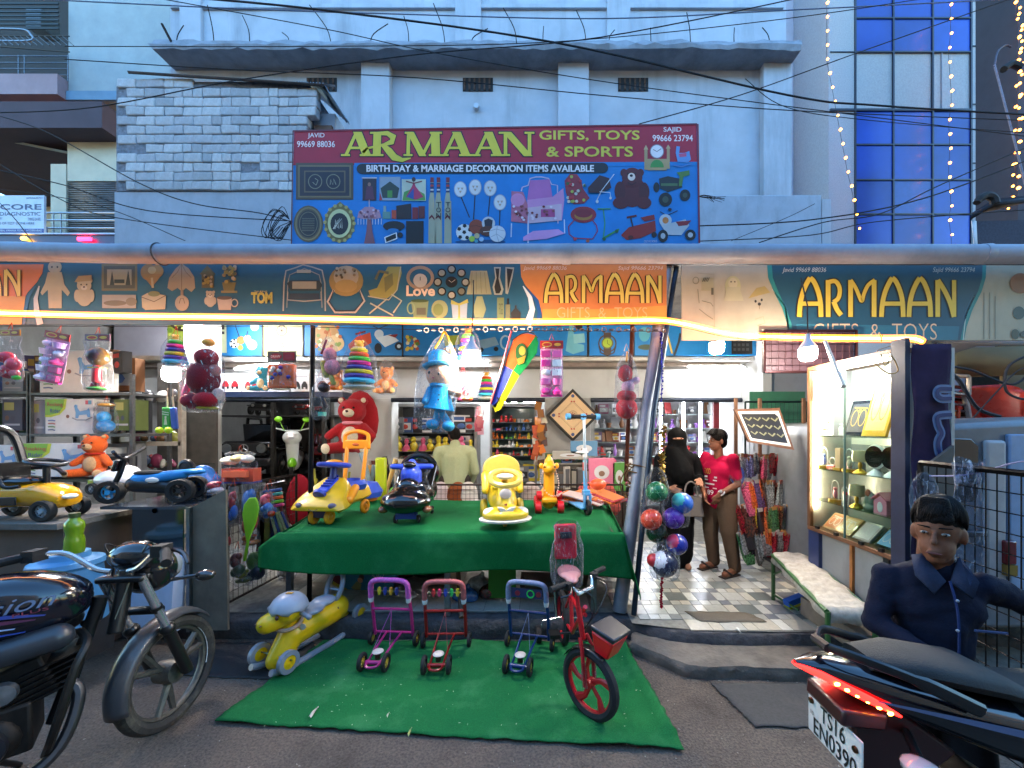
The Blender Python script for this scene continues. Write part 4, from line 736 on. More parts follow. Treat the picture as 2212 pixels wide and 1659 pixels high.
P4(('e',1558,515,66,42,'#8f2430'),('e',1558,520,46,24,'#a3702c'),('e',1558,508,44,22,'#7a1f2c'),('l',[(1510,545),(1482,575),(1485,615),(1510,635),(1605,640),(1630,600),(1625,570),(1605,545)],5,'#a02a44'),('e',1515,640,9,9,'#b03a4a'),('e',1580,650,9,8,'#b05a3a'),('l',[(1630,486),(1698,486)],6,'#3c8a4a'),('l',[(1660,488),(1668,560),(1660,640)],5,'#3f9a52'),('l',[(1655,640),(1740,590)],9,'#2f8a44'),('e',1664,640,9,9,'#235a34'),('e',1728,600,9,9,'#235a34'))
P4(('p',[(1750,620),(1790,580),(1870,560),(1925,545),(1930,600),(1850,635),(1780,645)],'#8f2420'),('l',[(1780,530),(1830,520)],10,'#5e1a1a'),('l',[(1800,530),(1812,580)],7,'#2b1c1c'),('p',[(1850,530),(1920,515),(1925,540),(1870,550)],'#8c2320'),('e',1920,618,14,14,'#1d1414'),('e',1800,632,14,10,'#561713'),('l',[(1950,500),(1985,520),(2040,495)],4,'#1a1a20'),('e',1978,545,32,32,'#b9c3cf'),('e',1978,545,16,17,'#c27a3a'),('p',[(1955,570),(2000,560),(2080,540),(2100,570),(2060,620),(1990,620)],'#b5bec8'),('p',[(2030,552),(2110,545),(2090,570),(2045,575)],'#8a1f2a'),('e',1965,625,26,32,'#16181c'),('e',1965,625,12,15,'#aab3bc'),('e',2105,620,28,28,'#16181c'),('e',2105,620,13,13,'#b5bec8'),('e',2000,490,10,8,'#15161c'))
P4(('r',1870,180,1886,285,'#a89468'),('r',1985,175,2000,280,'#a89468'),('p',[(1866,182),(1878,158),(1890,182)],'#b8a478'),('p',[(1980,177),(1992,156),(2004,177)],'#b8a478'),('r',1886,230,1985,288,'#a89468'),('p',arc(1935,274,35,40,180,360,8),'#3f8a3a'),('e',1934,192,36,36,'#dde2ea'),('o',1934,192,36,36,4,'#7d8290'),('l',[(1915,182),(1934,193),(1956,178)],3,'#2a2c34'),('p',[(2030,200),(2034,165),(2052,168),(2048,200),(2075,200),(2100,190),(2108,235),(2090,250),(2040,245)],'#5c8fd0'),('l',[(2020,262),(2060,272),(2110,255)],5,'#4a7cc0'),('p',[(2045,205),(2085,200),(2085,218),(2050,222)],'#b5507a'))
txt(sg,f4,'COLOURS WORLD',1868,647,1935,658,mat('#c9c9d4','print'),d=.0062)

# ---------------------------------------------------------------- picture banner on the back wall
Yb_=5.78
bk=thing('picture_banner','row of blue light boards printed with toys and gifts above the shop openings','banner',P(950,770,Yb_))
fb=uvf(Yb_)
for i,(u0,u1,c) in enumerate(((246,360,'#9a97a0'),(362,456,'#8c9a3a'),(458,565,'#1d78b8'),(567,655,'#c9c38a'),(657,868,'#1d78b8'),(871,1268,'#1d7fc4'),(1273,1366,'#0f80d0'),(1371,1680,'#1583cc'))):
    MB().box(XU(u0,Yb_),XU(u1,Yb_),Yb_,Yb_+.03,ZV(768,Yb_),ZV(688,Yb_)).obj('board',mat(c,'flex'),bk,w=1)
for u in (568,655,870,1270,1368):MB().box(XU(u-1.3,Yb_),XU(u+1.3,Yb_),Yb_-.012,Yb_+.03,ZV(770,Yb_),ZV(688,Yb_)).obj('divider',mat('#2a211d','paint'),bk,w=1)
def PB(*s):pic(bk,'printed_picture',fb,list(s))
PB(*[('e',R.uniform(364,454),R.uniform(700,764),R.uniform(2,5),R.uniform(2,5),R.choice(('#5e7a2a','#1f2a18','#a9b04a','#74882e','#d0cf80'))) for _ in range(50)],('l',[(366,696),(385,712),(410,716),(436,708),(452,696)],5,'#2f2418'))
for x in (466,482):PB(('p',[(x-7,696),(x+7,696),(x+8,762),(x-8,762)],'#c9cfa8'),('r',x-3,690,x+3,722,'#2b2b30'),('r',x-6,712,x+6,716,'#c9cfa8'))
txt(bk,fb,'TON',462,695,472,712,mat('#1c1c20','print'))
PB(*soccer(506,742,10),('e',521,735,9,9,'#a8743a'),('e',535,732,8,8,'#d8d8d4'),('e',540,740,9,8,'#c3b9a0'),('e',520,751,6,6,'#a8c03a'),('e',545,745,11,11,'#d6dbe0'),('e',551,706,9,9,'#d8dce2'),('l',[(508,700),(518,728)],2,'#22252c'),('l',[(536,715),(532,735)],2,'#22252c'))
PB(('o',609,714,12,12,2,'#5c3a20'),*[('l',[(609,714),(609+9*math.cos(k*.785),714+9*math.sin(k*.785))],1.2,'#5c3a20') for k in range(8)],('l',[(578,700),(578,748),(645,748)],1,'#8a6a40'))
PB(('e',705,725,28,28,'#c3925a'),('e',722,742,22,18,'#d6b07a'),*[('e',R.uniform(680,740),R.uniform(700,758),4,4,R.choice(('#e0d0a8','#b5602a','#8a9a4a'))) for _ in range(18)])
PB(('p',[(752,745),(770,728),(800,718),(803,740),(775,756),(756,756)],'#b5401c'),('l',[(768,722),(790,716)],4,'#6e1f1a'),('l',[(806,704),(818,710),(838,702)],2,'#30302c'),('e',819,722,10,10,'#c3ccd2'),('p',[(812,730),(845,722),(862,736),(832,750)],'#cfd5d6'),('e',817,752,8,11,'#16181c'),('e',862,748,9,9,'#16181c'),('e',862,748,4,4,'#c3ccd2'),('p',[(838,724),(860,722),(855,730)],'#8a2a24'))
PB(*[('e',R.uniform(878,905),R.uniform(725,756),4,4,R.choice(('#c9b03a','#a8442a','#5a8a3a','#d8d0a0'))) for _ in range(22)],('p',[(958,726),(992,724),(994,744),(962,748)],'#b9c04a'),('e',972,756,14,7,'#c37a3a'),('p',[(1036,735),(1070,728),(1078,745),(1040,755)],'#7a9ab0'),('e',1040,756,5,5,'#1d2226'),('e',1072,754,5,5,'#1d2226'),('o',1092,740,12,16,4,'#9cc0d6'))
PB(('p',[(1222,758),(1230,700),(1240,700),(1240,740),(1262,745),(1262,758),(1238,765)],'#6fb6c8'),('p',[(1238,722),(1262,720),(1264,740),(1240,742)],'#8ec8d0'),('r',1243,700,1258,712,'#2c3238'))
PB(('r',1304,718,1320,766,'#4a3a34'),('o',1312,742,20,20,3,'#4a3a30'),('e',1312,741,13,13,'#6a6a44'),('e',1312,741,10,10,'#a8c23a'),('l',[(1294,748),(1298,762),(1312,768),(1326,762),(1330,748)],3,'#3c302c'),('l',[(1312,734),(1312,742),(1318,746)],1,'#2c3820'))
PB(('e',1392,722,12,16,'#5ab0c8'),('e',1396,750,18,6,'#4b5a44'),('p',[(1580,715),(1625,715),(1625,765),(1580,765)],'#2a2c30'),*[('r',1584+k*9,722+j*10,1590+k*9,728+j*10,'#55585c') for k in range(4) for j in range(4)],('p',[(1632,742),(1668,742),(1664,762),(1636,762)],'#c9c3b4'),('r',1636,756,1664,764,'#7a2f22'),('r',1670,712,1680,764,'#a8a040'))
PB(('l',[(1470,720),(1466,740),(1456,768)],5,'#2f3436'),('l',[(1442,724),(1452,764)],4,'#c9a83a'))
# ---------------------------------------------------------------- generic goods
def carton(name,lab,c,w,d,h,loc,rz=0,col='#e2e2de',shapes=(),group=None,cat='box',texts=(),rx=0,ry=0):
    t=thing(name,lab,cat,loc,rz,group,rx=rx,ry=ry)
    MB().box(-w/2,w/2,0,d,0,h).obj('carton',mat(col,'card'),t,bevel=.002)
    MB().box(-w/2+.002,w/2-.002,d*.47,d*.53,h,h+.0008).obj('tape',mat('#cfc9bb','plastic'),t)
    fr=lf((-w/2,0,h),(w,0,0),(0,0,-h),(0,-1,0))
    if shapes:pic(t,'printed_front',fr,list(shapes),w=0)
    for s_,a,b_,c_,d_,k in texts:txt(t,fr,s_,a,b_,c_,d_,mat(k,'print'),w=0,d=.009)
    return t
def rocker(x,y,s,c='#6fa6d8'):
    return [('p',[(x,y+.02*s),(x+.06*s,y-.04*s),(x+.12*s,y),(x+.12*s,y+.12*s),(x+.2*s,y+.28*s),(x+.42*s,y+.22*s),(x+.5*s,y+.12*s),(x+.54*s,y+.3*s),(x+.56*s,y+.55*s),(x+.46*s,y+.55*s),(x+.42*s,y+.42*s),(x+.18*s,y+.45*s),(x+.14*s,y+.6*s),(x+.05*s,y+.6*s),(x+.06*s,y+.35*s),(x+.02*s,y+.12*s)],c),('l',[(x-.06*s,y+.58*s),(x+.1*s,y+.68*s),(x+.4*s,y+.68*s),(x+.62*s,y+.55*s)],.05*s,'#9a9ca6'),('e',x+.05*s,y+.03*s,.012*s,.012*s,'#22252c')]
RS=[('p',[(0,0),(.45,0),(.42,.28),(.3,.45),(.12,.52),(0,.52)],'#c9d83a'),('p',[(0,0),(.4,0),(.37,.25),(.26,.4),(.1,.46),(0,.46)],'#7fb83a'),('e',.47,.5,.035,.05,'#8a5a4a')]+rocker(.6,.18,.62)+[('r',.84,.04,.97,.15,'#d0566a'),('r',.9,.04,.97,.15,'#6aa8c8')]+[('l',[(.07,.62+k*.09),(.16,.61+k*.09),(.22,.63+k*.09)],.03,c) for k,c in enumerate(('#5a7ab8','#b8504a','#6a9a5a','#5a6a9a'))]
RT=[('Rocking',.06,.1,.38,.24,'#b83248'),('Rider',.12,.28,.34,.4,'#34408a')]
def ub(u0,u1,v1,Y):return P((u0+u1)/2,v1,Y),(u1-u0)*Y/856
def rock_box(u0,u1,v0,v1,Y,lab,rz=0):
    p,w=ub(u0,u1,v1,Y);carton('toy_carton',lab,0,w,.16,(v1-v0)*Y/856,p,rz,shapes=RS,texts=RT,group='white rocking horse cartons')
# steel racks at left
def rack(u0,u1,Y,vs,lab,dep=.42,vb=1075,col='#6d6f70'):
    t=thing('steel_rack',lab,'rack',P((u0+u1)/2,1100,Y)*1);ROOTM[t.name]=Matrix.Translation(t.location);m=mat(col,'steel',rough=.5,dirt=.4,dc='#3c3a38')
    zt=ZV(min(vs)-40,Y)
    for u in (u0,u1):
        for dy in (0,dep):MB().box(XU(u,Y)-.017,XU(u,Y)+.017,Y+dy,Y+dy+.03,.17,zt).obj('upright',m,t,w=1)
    for v in vs:MB().box(XU(u0,Y),XU(u1,Y),Y-.005,Y+dep,ZV(v,Y)-.03,ZV(v,Y)).obj('shelf',m,t,w=1,bevel=.003)
    return t
YR=4.2
rack(-120,60,YR,(845,935,1030),'steel rack at the far left edge behind the yellow ride-on car')
rack(63,283,YR,(848,937,1035),'grey steel rack of rocking horse cartons and a teddy at left')
rock_box(86,222,757,848,YR,'white rocking horse carton on the top shelf behind the pink hanging set')
rock_box(98,202,862,937,YR,'white rocking horse carton in the middle shelf of the left rack')
rock_box(46,192,958,1030,4.0,'white rocking horse carton on the lower shelf beside the orange teddy')
rock_box(190,250,1037,1062,3.6,'low white carton under the orange teddy shelf')
rock_box(-60,40,962,1032,4.05,'white carton at the far left behind the black push handle')
for a in ((5,50,800,846,'#8a98a0','pale toy box on the far left rack, upper shelf'),(5,48,862,930,'#565a66','grey toy box on the far left rack, middle shelf'),(62,100,865,937,'#8f8e94','grey carton left of the middle rocking horse carton'),(246,281,862,930,'#5c6a38','narrow green and violet box beside the blue bagged toy')):
    p,w=ub(a[0],a[1],a[3],YR+.03);carton('toy_box',a[5],0,w,.2,(a[3]-a[2])*YR/856,p,0,a[4],[('r',.1,.1,.6,.35,'#a8a458'),('e',.25,.6,.1,.08,'#7a5a4a'),('e',.55,.6,.1,.08,'#4a4c5c'),('r',.1,.78,.9,.84,'#b9b9c0')],group='toy boxes on the left racks')
# soft toys
def teddy(name,lab,loc,h,c,belly='#d8c39c',rz=0,tilt=0,face=1,arms=1,scarf=None,cat='teddy bear',group=None,snout=None,kind='plush',ear=None,sit=1,rx=0):
    t=thing(name,lab,cat,loc,rz,group,ry=tilt,rx=rx);k=h;m=mat(c,kind);snout=snout or belly;ear=ear or c
    b=MB().ell((0,0,.27*k),(.23*k,.19*k,.27*k)).cap((0,0,.45*k),(0,0,.6*k),.12*k).ell((0,-.02*k,.74*k),(.24*k,.2*k,.22*k))
    for s_ in (-1,1):
        b.ell((s_*.19*k,.02*k,.92*k),(.075*k,.05*k,.075*k));b.cap((s_*.19*k,-.02*k,.45*k),(s_*.36*k,-.1*k,.3*k),.085*k,.075*k)
        b.cap((s_*.14*k,-.05*k,.1*k),(s_*.3*k,-.28*k,.09*k),.11*k,.095*k)
    b.obj('body',m,t,rem=.02*k+.002,smo=3)
    MB().ell((0,-.115*k,.28*k),(.15*k,.095*k,.19*k)).obj('belly',mat(belly,kind),t)
    for s_ in (-1,1):
        MB().ell((s_*.32*k,-.345*k,.09*k),(.085*k,.04*k,.09*k),rz=s_*.4).obj('foot_pad',mat(belly,kind),t)
        MB().ell((s_*.19*k,-.025*k,.93*k),(.045*k,.03*k,.045*k)).obj('inner_ear',mat(belly,kind),t)
    MB().ell((0,-.2*k,.7*k),(.095*k,.085*k,.075*k)).obj('snout',mat(snout,kind),t)
    MB().ell((0,-.28*k,.725*k),(.03*k,.02*k,.022*k)).obj('nose',mat('#3a1818','gloss'),t)
    for s_ in (-1,1):MB().ell((s_*.085*k,-.2*k,.79*k),.02*k).obj('eye',mat('#100c0a','gloss'),t)
    if scarf:MB().torus((0,-.01*k,.53*k),.14*k,.03*k).obj('ribbon',mat(scarf,'cloth'),t)
    return t
teddy('teddy_bear','big orange teddy bear sitting on the lower shelf of the left rack',P(206,1028,3.95),.42,'#e8621a','#cfa87c',.15,scarf='#a83020')
t=teddy('teddy_bear','large dark red teddy bear with cream belly sitting before the white pillar',P(762,978,5.2),.74,'#a00216','#d8cdb4',.1,scarf='#d88a9a');MB().ell((.05,.14,.43),(.24,.08,.4)).obj('hood',mat('#a00216','plush'),t)
teddy('teddy_bear','blue and cream teddy bear on the loft beside the tube light',P(568,845,5.2),.34,'#3a9ab8','#e0c49a',0)
# clear bags
def bag(t,w,h,d,top=.25,knot=None,op=.12,neck=.25,tint='#f0f3f8',seed=0):
    rr=random.Random(seed+int(h*1000));n=26;rs=[]
    ph=[rr.uniform(0,6.28) for _ in range(6)]
    for k,(z,a) in enumerate(((-h*.03,.55),(0,.86),(h*.12,1.0),(h*.4,1.02),(h*.62,.95),(h*.8,.72),(h*.93,.42 if neck<.5 else .85),(h,neck))):
        ring=[]
        for j in range(n):
            t_=2*PI*j/n;q=1+.05*math.sin(5*t_+ph[k % 6])+.04*math.sin(9*t_+ph[(k+2) % 6]+k)
            ring.append((w/2*.9*a*q*math.cos(t_),d/2*a*q*math.sin(t_),z))
        rs.append(ring)
    return MB().rings(rs,cap=False).obj('plastic_bag',film(tint,op),t,sm=60)
def hang_loop(t,z,L,c='#b8482a',sp=.02):
    MB().tube([(-sp,0,z),(0,.01,z+L),(sp,0,z)],.0022,4).obj('string',mat(c,'cloth'),t)
def header(t,w,z,h,c='#b03030',c2='#e0b040',s=None):
    MB().box(-w/2,w/2,-.004,.004,z,z+h).obj('header_card',mat(c,'print'),t)
    fr=lf((-w/2,-.004,z+h),(w,0,0),(0,0,-h),(0,-1,0))
    pic(t,'header_print',fr,[('e',.3,.5,.22,.32,c2),('e',.3,.5,.17,.2,'#c03028'),('r',.56,.12,.96,.88,'#8f1f2c'),('e',.76,.5,.15,.2,c2)],w=0)
    if s:txt(t,fr,s,.14,.38,.46,.62,mat('#f0e8d8','print'),w=0,d=.005)
def ring_tower(lab,loc,h,n=8,top='#e0b030',tilt=0,base='#e8e4d4',bag_=1,rad=.3):
    t=thing('ring_stacker',lab,'ring tower',loc,0,'stacking ring towers hung along the front',ry=tilt)
    cs=['#3fb8d8','#5a3a9a','#d8cf2a','#4a3a9a','#e0308a','#4ac83a','#e85a1a','#d8d02a','#f07a1a']
    MB().ell((0,0,h*.06),(h*rad*1.02,h*rad*.8,h*.06)).obj('base',mat(base,'plastic'),t)
    dz=h*.68/n
    for i in range(n):
        f_=i/n;r_=h*(rad*.95-f_*rad*.5)
        o=MB().torus((0,0,h*.14+dz*(i+.5)),r_-dz*.42,dz*.52,n=20,k=8).obj('ring',mat(cs[i % 9],'plastic'),t)
    MB().cyl((0,0,.05*h),(0,0,.84*h),h*rad*.4).obj('spindle',mat('#d8d0a0','plastic'),t)
    MB().ell((0,0,h*.9),(h*.085,h*.07,h*.085)).ell((-h*.07,0,h*.96),h*.03).ell((h*.07,0,h*.96),h*.03).obj('bear_head',mat(top,'plastic'),t)
    hang_loop(t,h,.07,'#a82a2a')
    if bag_:bag(t,h*rad*2.4,h*1.0,h*rad*1.8,op=.06,seed=3)
    return t
ring_tower('small ring tower toy hanging above the left bulb',P(379,797,3.3),.29,6)
ring_tower('tall ring tower toy in a bag right of the black post',P(776,843,3.35),.43,8)
ring_tower('ring tower toy half hidden behind the bright middle bulb',P(1011,790,3.45),.33,6)
ring_tower('small distant ring tower left of the kite',P(1051,864,4.3),.31,7)
ring_tower('ring tower standing on the white boxes beside the blue teddy',P(607,843,5.25),.26,5,bag_=0,rad=.42)
def kitchen(lab,u0,u1,v0,v1,Y,rz=0,ry=0,cols=('#e83a9a','#f0c9e0','#e8e0f4','#d84a8a','#c9a0e0'),hc='#a82a2a'):
    w,h=(u1-u0)*Y/856,(v1-v0)*Y/856
    t=thing('toy_packet',lab,'toy packet',P((u0+u1)/2,v1,Y),rz,'flat toy packets hung along the front',ry=ry)
    header(t,w*.98,h*.86,h*.14,hc);rr=random.Random(u0)
    for i in range(5):
        for j in range(2):
            z=h*(.04+i*.165);x=w*(-.24+j*.46);c=mat(rr.choice(cols),'plastic');k=rr.randrange(4)
            if k==0:MB().cyl((x,-.012,z),(x,-.012,z+h*.11),w*.16,w*.2).obj('toy_cup',c,t)
            elif k==1:MB().cb((x,-.012,z+h*.06),(w*.4,.03,h*.12)).obj('toy_block',c,t,bevel=.004)
            elif k==2:MB().ell((x,-.012,z+h*.06),(w*.2,.02,h*.06)).cyl((x+w*.1,-.015,z+h*.05),(x+w*.25,-.015,z+h*.12),.006).obj('toy_pan',c,t)
            else:MB().lathe([(.0,0),(w*.17,.0),(w*.2,h*.05),(w*.08,h*.1),(w*.05,h*.13),(0,h*.135)],(x,-.012,z),n=12).obj('toy_jug',c,t)
    MB().box(-w*.45,w*.45,-.01,.012,0,h*.035).obj('toy_tray',mat(cols[0],'plastic'),t)
    MB().box(-w*.47,w*.47,.012,.014,.0,h*.86).obj('backing',mat('#e6b8d8','card'),t)
    bag(t,w*1.06,h*.9,.07,op=.14,neck=.95,seed=u0);hang_loop(t,h,.06)
    return t
kitchen('tilted pink and white toy kitchen packet hanging at left',76,132,716,826,3.25,0,.2)
kitchen('pink toy kitchen packet with red header right of the kite',1166,1217,736,857,3.3,cols=('#f03aa0','#f8e8f4','#f070b8','#ffffff','#e84a9a'),hc='#c02a2a')
def redbag(lab,u0,u1,v0,v1,Y,items,hc=None,loop='#b8482a',neck=.2,group='clear bags of toys hung along the front',op=.12):
    w,h=(u1-u0)*Y/856,(v1-v0)*Y/856
    t=thing('bagged_toy',lab,'bagged toy',P((u0+u1)/2,v1,Y),0,group)
    for nm,c,fn in items:
        b=MB();fn(b,w,h);b.obj(nm,mat(c,'plush' if nm in ('plush_head','plush_body','plush_arm') else 'plastic'),t)
    if hc:header(t,w,h*.88,h*.12,hc);neck=.9
    bag(t,w,h*(.88 if hc else 1),min(w*.8,.16),neck=neck,seed=u0,op=op);hang_loop(t,h,.06,loop);return t
E=lambda x,z,rx,rz,y=0,d=None:(lambda b,w,h:b.ell((x*w,y*w,z*h),(rx*w,(d or min(rx,.3))*w,rz*h)))
C=lambda x0,z0,x1,z1,r,r2=None:(lambda b,w,h:b.cap((x0*w,0,z0*h),(x1*w,0,z1*h),r*w,(r2 or r)*w))
B_=lambda x,z,dx,dz,y=0,d=.3:(lambda b,w,h:b.cb((x*w,y*w,z*h),(dx*w,d*w,dz*h)))
redbag('clear bag of red toy cups and green leaves at the left edge',0,44,712,822,3.25,[('toy_cup','#d8203a',E(-.15,.45,.3,.12)),('toy_cup','#e85060',E(.15,.32,.28,.13)),('toy_cup','#c81f34',E(-.1,.18,.35,.14)),('toy_leaf','#4ab83a',E(.3,.06,.16,.05)),('toy_cup','#e06a70',E(.2,.14,.2,.08))],'#b5762a')
redbag('clear bag holding a dark toy mask and small red figure',184,238,722,843,3.2,[('toy_mask','#6a4a1a',E(.02,.6,.4,.17)),('toy_mask','#3a1f22',E(.02,.61,.32,.13,-.06)),('toy_trim','#b5a03a',B_(0,.4,.5,.02)),('toy_figure','#b8202c',C(-.05,.18,-.02,.4,.15)),('toy_leg','#a82430',C(-.15,.1,-.2,.05,.1)),('toy_leg','#a82430',C(.12,.1,.18,.05,.1)),('toy_grass','#4aa03a',E(0,.03,.36,.04))],'#7a5a6a')
redbag('large dark red soft doll in a clear bag above the white pillar',388,488,716,886,3.2,[('plush_head','#9a1424',E(.08,.66,.22,.12)),('plush_body','#7d0f20',E(.02,.4,.3,.22)),('plush_body','#a81c34',E(-.2,.12,.23,.1)),('plush_body','#b01228',E(.15,.13,.24,.1,-.08)),('plush_arm','#c98a80',E(.25,.5,.12,.08)),('plush_arm','#e0cfc0',E(.33,.18,.12,.1)),('pink_strip','#e8407a',C(-.42,.12,-.2,.55,.06)),('ribbon','#e0a02a',E(.12,.86,.12,.05)),('toy_tag','#c8c83a',E(.1,.03,.2,.025))],op=.2)
redbag('pink and yellow soft elephants in a clear bag beside the black post',684,736,727,833,3.3,[('plush_head','#e89aa0',E(.05,.62,.26,.16)),('plush_body','#f0a0a8',E(.15,.38,.3,.17)),('plush_arm','#d8c85a',C(-.2,.45,-.1,.22,.14)),('plush_arm','#e0cc60',C(.1,.18,.2,.06,.1)),('trim','#8a1424',C(-.3,.66,-.1,.92,.05))])
redbag('dark toy glasses in a clear packet under the elephants',672,712,815,905,3.4,[('dark_toy','#2a1418',E(.2,.75,.3,.12)),('dark_toy','#1a1a1e',B_(-.2,.4,.5,.2)),('green_tag','#5ac8a8',B_(.1,.12,.3,.1)),('dark_toy','#3a3034',C(.1,.5,.3,.3,.12))])
teddy('bagged_teddy','small orange teddy in a clear bag left of the blue doll',P(836,850,3.9),.27,'#e08a4a','#f0c080',0,cat='teddy bear',snout='#c88a50')
t=thing('clear_bag','clear plastic bag around the small orange teddy','bag',P(836,851,3.88));bag(t,.2,.33,.2,seed=5)
teddy('bagged_teddy','tiny orange soft toy behind the big ring tower',P(730,843,4.6),.24,'#d8782a','#e8b060')
redbag('clear bag of pink and orange toys below the middle bulb',978,1022,806,868,3.3,[('toy','#e85a6a',E(-.2,.2,.22,.16)),('toy','#b0182c',E(.12,.38,.2,.2)),('toy','#f0602a',E(.2,.1,.3,.1)),('toy','#e8486a',E(-.05,.1,.2,.1))],neck=.12,loop='#8a1a28')
redbag('red soft doll with lilac arm in a clear bag beside the steel pole',1325,1382,758,902,3.15,[('plush_head','#a01826',E(-.05,.66,.28,.13)),('plush_arm','#c8a0b8',C(.15,.52,.38,.56,.13)),('plush_arm','#b88aa0',E(.05,.46,.25,.1)),('plush_body','#a01020',E(0,.32,.38,.1)),('plush_body','#c01628',E(0,.14,.42,.16)),('ribbon','#e0902a',C(0,.85,.03,.98,.04))],neck=.1,loop='#e0a030')
# blue doll
t=thing('soft_doll','large soft doll in blue hat and coat inside a clear bag','doll',P(935,925,3.1),0,ry=.12)
bl='#2aa8e0';k=.62
MB().ell((0,0,.67*k),(.165*k,.14*k,.15*k)).obj('head',mat('#e8b090','plush'),t)
MB().lathe([(.19*k,.0),(.2*k,.015),(.15*k,.03),(.125*k,.06*k),(.12*k,.17*k),(.08*k,.21*k),(0,.215*k)],(-.015,.01,.775*k),q=rotm(-.12,-.2,0)).obj('hat',mat(bl,'plush'),t)
MB().ell((-.08*k,.06*k,.66*k),(.08*k,.1*k,.13*k)).ell((.1*k,.06*k,.68*k),(.06*k,.1*k,.12*k)).obj('hair',mat('#e8dcc0','plush'),t)
MB().lathe([(.03*k,.56*k),(.1*k,.54*k),(.13*k,.4*k),(.19*k,.25*k),(.18*k,.24*k),(.02,.26*k)],(.03,0,0)).obj('coat',mat(bl,'cloth',ns=30,na=.3),t)
MB().torus((.01,0,.54*k),.085*k,.035*k).obj('collar',mat('#1f96cc','plush'),t)
MB().cap((.1*k,0,.5*k),(.27*k,-.02,.47*k),.045*k,.05*k).obj('arm',mat('#e0a488','plush'),t)
MB().cap((-.08*k,-.02,.48*k),(-.1*k,-.08,.32*k),.045*k,.04*k).obj('arm',mat('#1f9ad0','plush'),t)
for s_,x in ((-1,.0),(1,.14)):MB().cap((.05*k,0,.25*k),(x*k+.02,0,.1*k),.05*k,.05*k).ell((x*k+s_*.03*k+.02,-.03,.05*k),(.08*k,.1*k,.065*k)).obj('leg',mat(bl,'plush'),t,rem=.006)
for s_ in (-1,1):MB().ell((s_*.06*k-.02,-.132*k,.68*k),(.014*k,.012*k,.022*k)).obj('eye',mat('#2a1a14','gloss'),t)
MB().ell((-.02,-.135*k,.62*k),(.016*k,.01*k,.008*k)).obj('mouth',mat('#c8405a','plastic'),t)
for z in (.36,.42):MB().ell((.04,-.14*k,z*k),.012*k).obj('button',mat('#1a2a40','gloss'),t)
bag(t,.34,.74,.3,seed=9,op=.16,neck=.06);MB().tube(spl([(-.06,0,.62),(-.03,.02,.7),(0,0,.76),(.05,0,.68),(.08,0,.6)],4),.009,6).obj('ribbon',mat('#e8a02a','cloth'),t)
# orange activity toy
t=thing('activity_frame','orange bead activity toy in a packet with printed header card','toy packet',P(609,838,3.35),group='flat toy packets hung along the front');w_,h_=.25,.32
MB().box(-.11,.11,-.02,.03,.0,.2).obj('panel',mat('#f07038','plastic'),t,bevel=.01);header(t,.24,.22,.09,'#5c5a48','#8a2a3a','DRAW')
for i in range(9):MB().ell((R.uniform(-.08,.08),-.025,R.uniform(.03,.17)),.017).obj('bead',mat(R.choice(('#3a3a9a','#3a8a5a','#5a2a8a','#e8e0d0')),'plastic'),t)
bag(t,.26,.24,.08,neck=.95,seed=2);hang_loop(t,.31,.08)
# kite
t=thing('kite','orange green blue and yellow fabric kite with tapering tail','kite',P(1110,800,3.2));f=uvf(3.2)
def kp(pts,c,nm='panel'):MB().ext([(XU(u,3.2),ZV(v,3.2)) for u,v in pts],3.196,3.2).obj(nm,mat(c,'cloth',ns=25,na=.2),t,w=1)
kp([(1110,732),(1122,723),(1140,720),(1158,725),(1140,750),(1124,776),(1108,800),(1090,790),(1098,762)],'#e8602a');kp([(1158,725),(1163,740),(1160,762),(1140,790),(1122,812),(1108,800),(1124,776),(1140,750)],'#1f8a44')
kp([(1090,790),(1108,800),(1090,840),(1070,882),(1062,872),(1075,830)],'#4a54b8');kp([(1108,800),(1122,812),(1100,850),(1082,884),(1070,890),(1064,878),(1072,870),(1090,840)],'#e0cf1a')
pic(t,'printed_emblem',f,[('e',1126,762,13,20,'#2f5a28'),('e',1128,758,7,10,'#d8a03a'),('p',[(1116,776),(1136,768),(1132,784),(1120,788)],'#c8902a'),('l',[(1074,858),(1079,866)],4,'#17181c')],w=1,d0=.006)
MB().tube([P(1105,715,3.19),P(1085,790,3.19),P(1060,872,3.19)],.008,6).obj('spar',mat('#d84a4a','plastic'),t,w=1)
MB().tube(spl([P(1106,735,3.19),P(1125,722,3.19),P(1148,718,3.19),P(1162,730,3.19)],4),.004,5).obj('rim_wire',mat('#2a2a2a','rubber'),t,w=1)
# cricket sets under the left bulb
for i,(u,c,lab) in enumerate(((361,'#3aa03a','green toy cricket bat set with two yellow balls hanging below the left bulb'),(379,'#2a5ab0','slim blue toy bat hanging beside the green cricket set'))):
    t=thing('toy_bat',lab,'toy bat',P(u,932,3.3),0,ry=-.08*i)
    MB().box(-.035+.01*i,.035-.01*i,-.012,.012,.02,.2).obj('blade',mat(c,'plastic'),t,bevel=.008);MB().cyl((0,0,.2),(0,0,.29),.007).obj('handle',mat('#c8c8a0','plastic'),t)
    if not i:
        for x in (-.035,.04):MB().ell((x,-.03,.01),.028).obj('ball',mat('#c8e81a','plastic'),t)
        pic(t,'printed_player',lf((-.035,-.012,.2),(.07,0,0),(0,0,-.18),(0,-1,0)),[('e',.5,.45,.12,.06,'#d8d8b0'),('p',[(.4,.5),(.6,.5),(.7,.8),(.3,.8)],'#d8d8b0'),('l',[(.1,.2),(.9,.25)],.03,'#e8e8d8'),('l',[(.1,.3),(.9,.35)],.03,'#e8e8d8')],w=0)
    MB().tube([(0,0,.29),(0,.01,.36)],.002,4).obj('string',mat('#c8b8a0','cloth'),t)
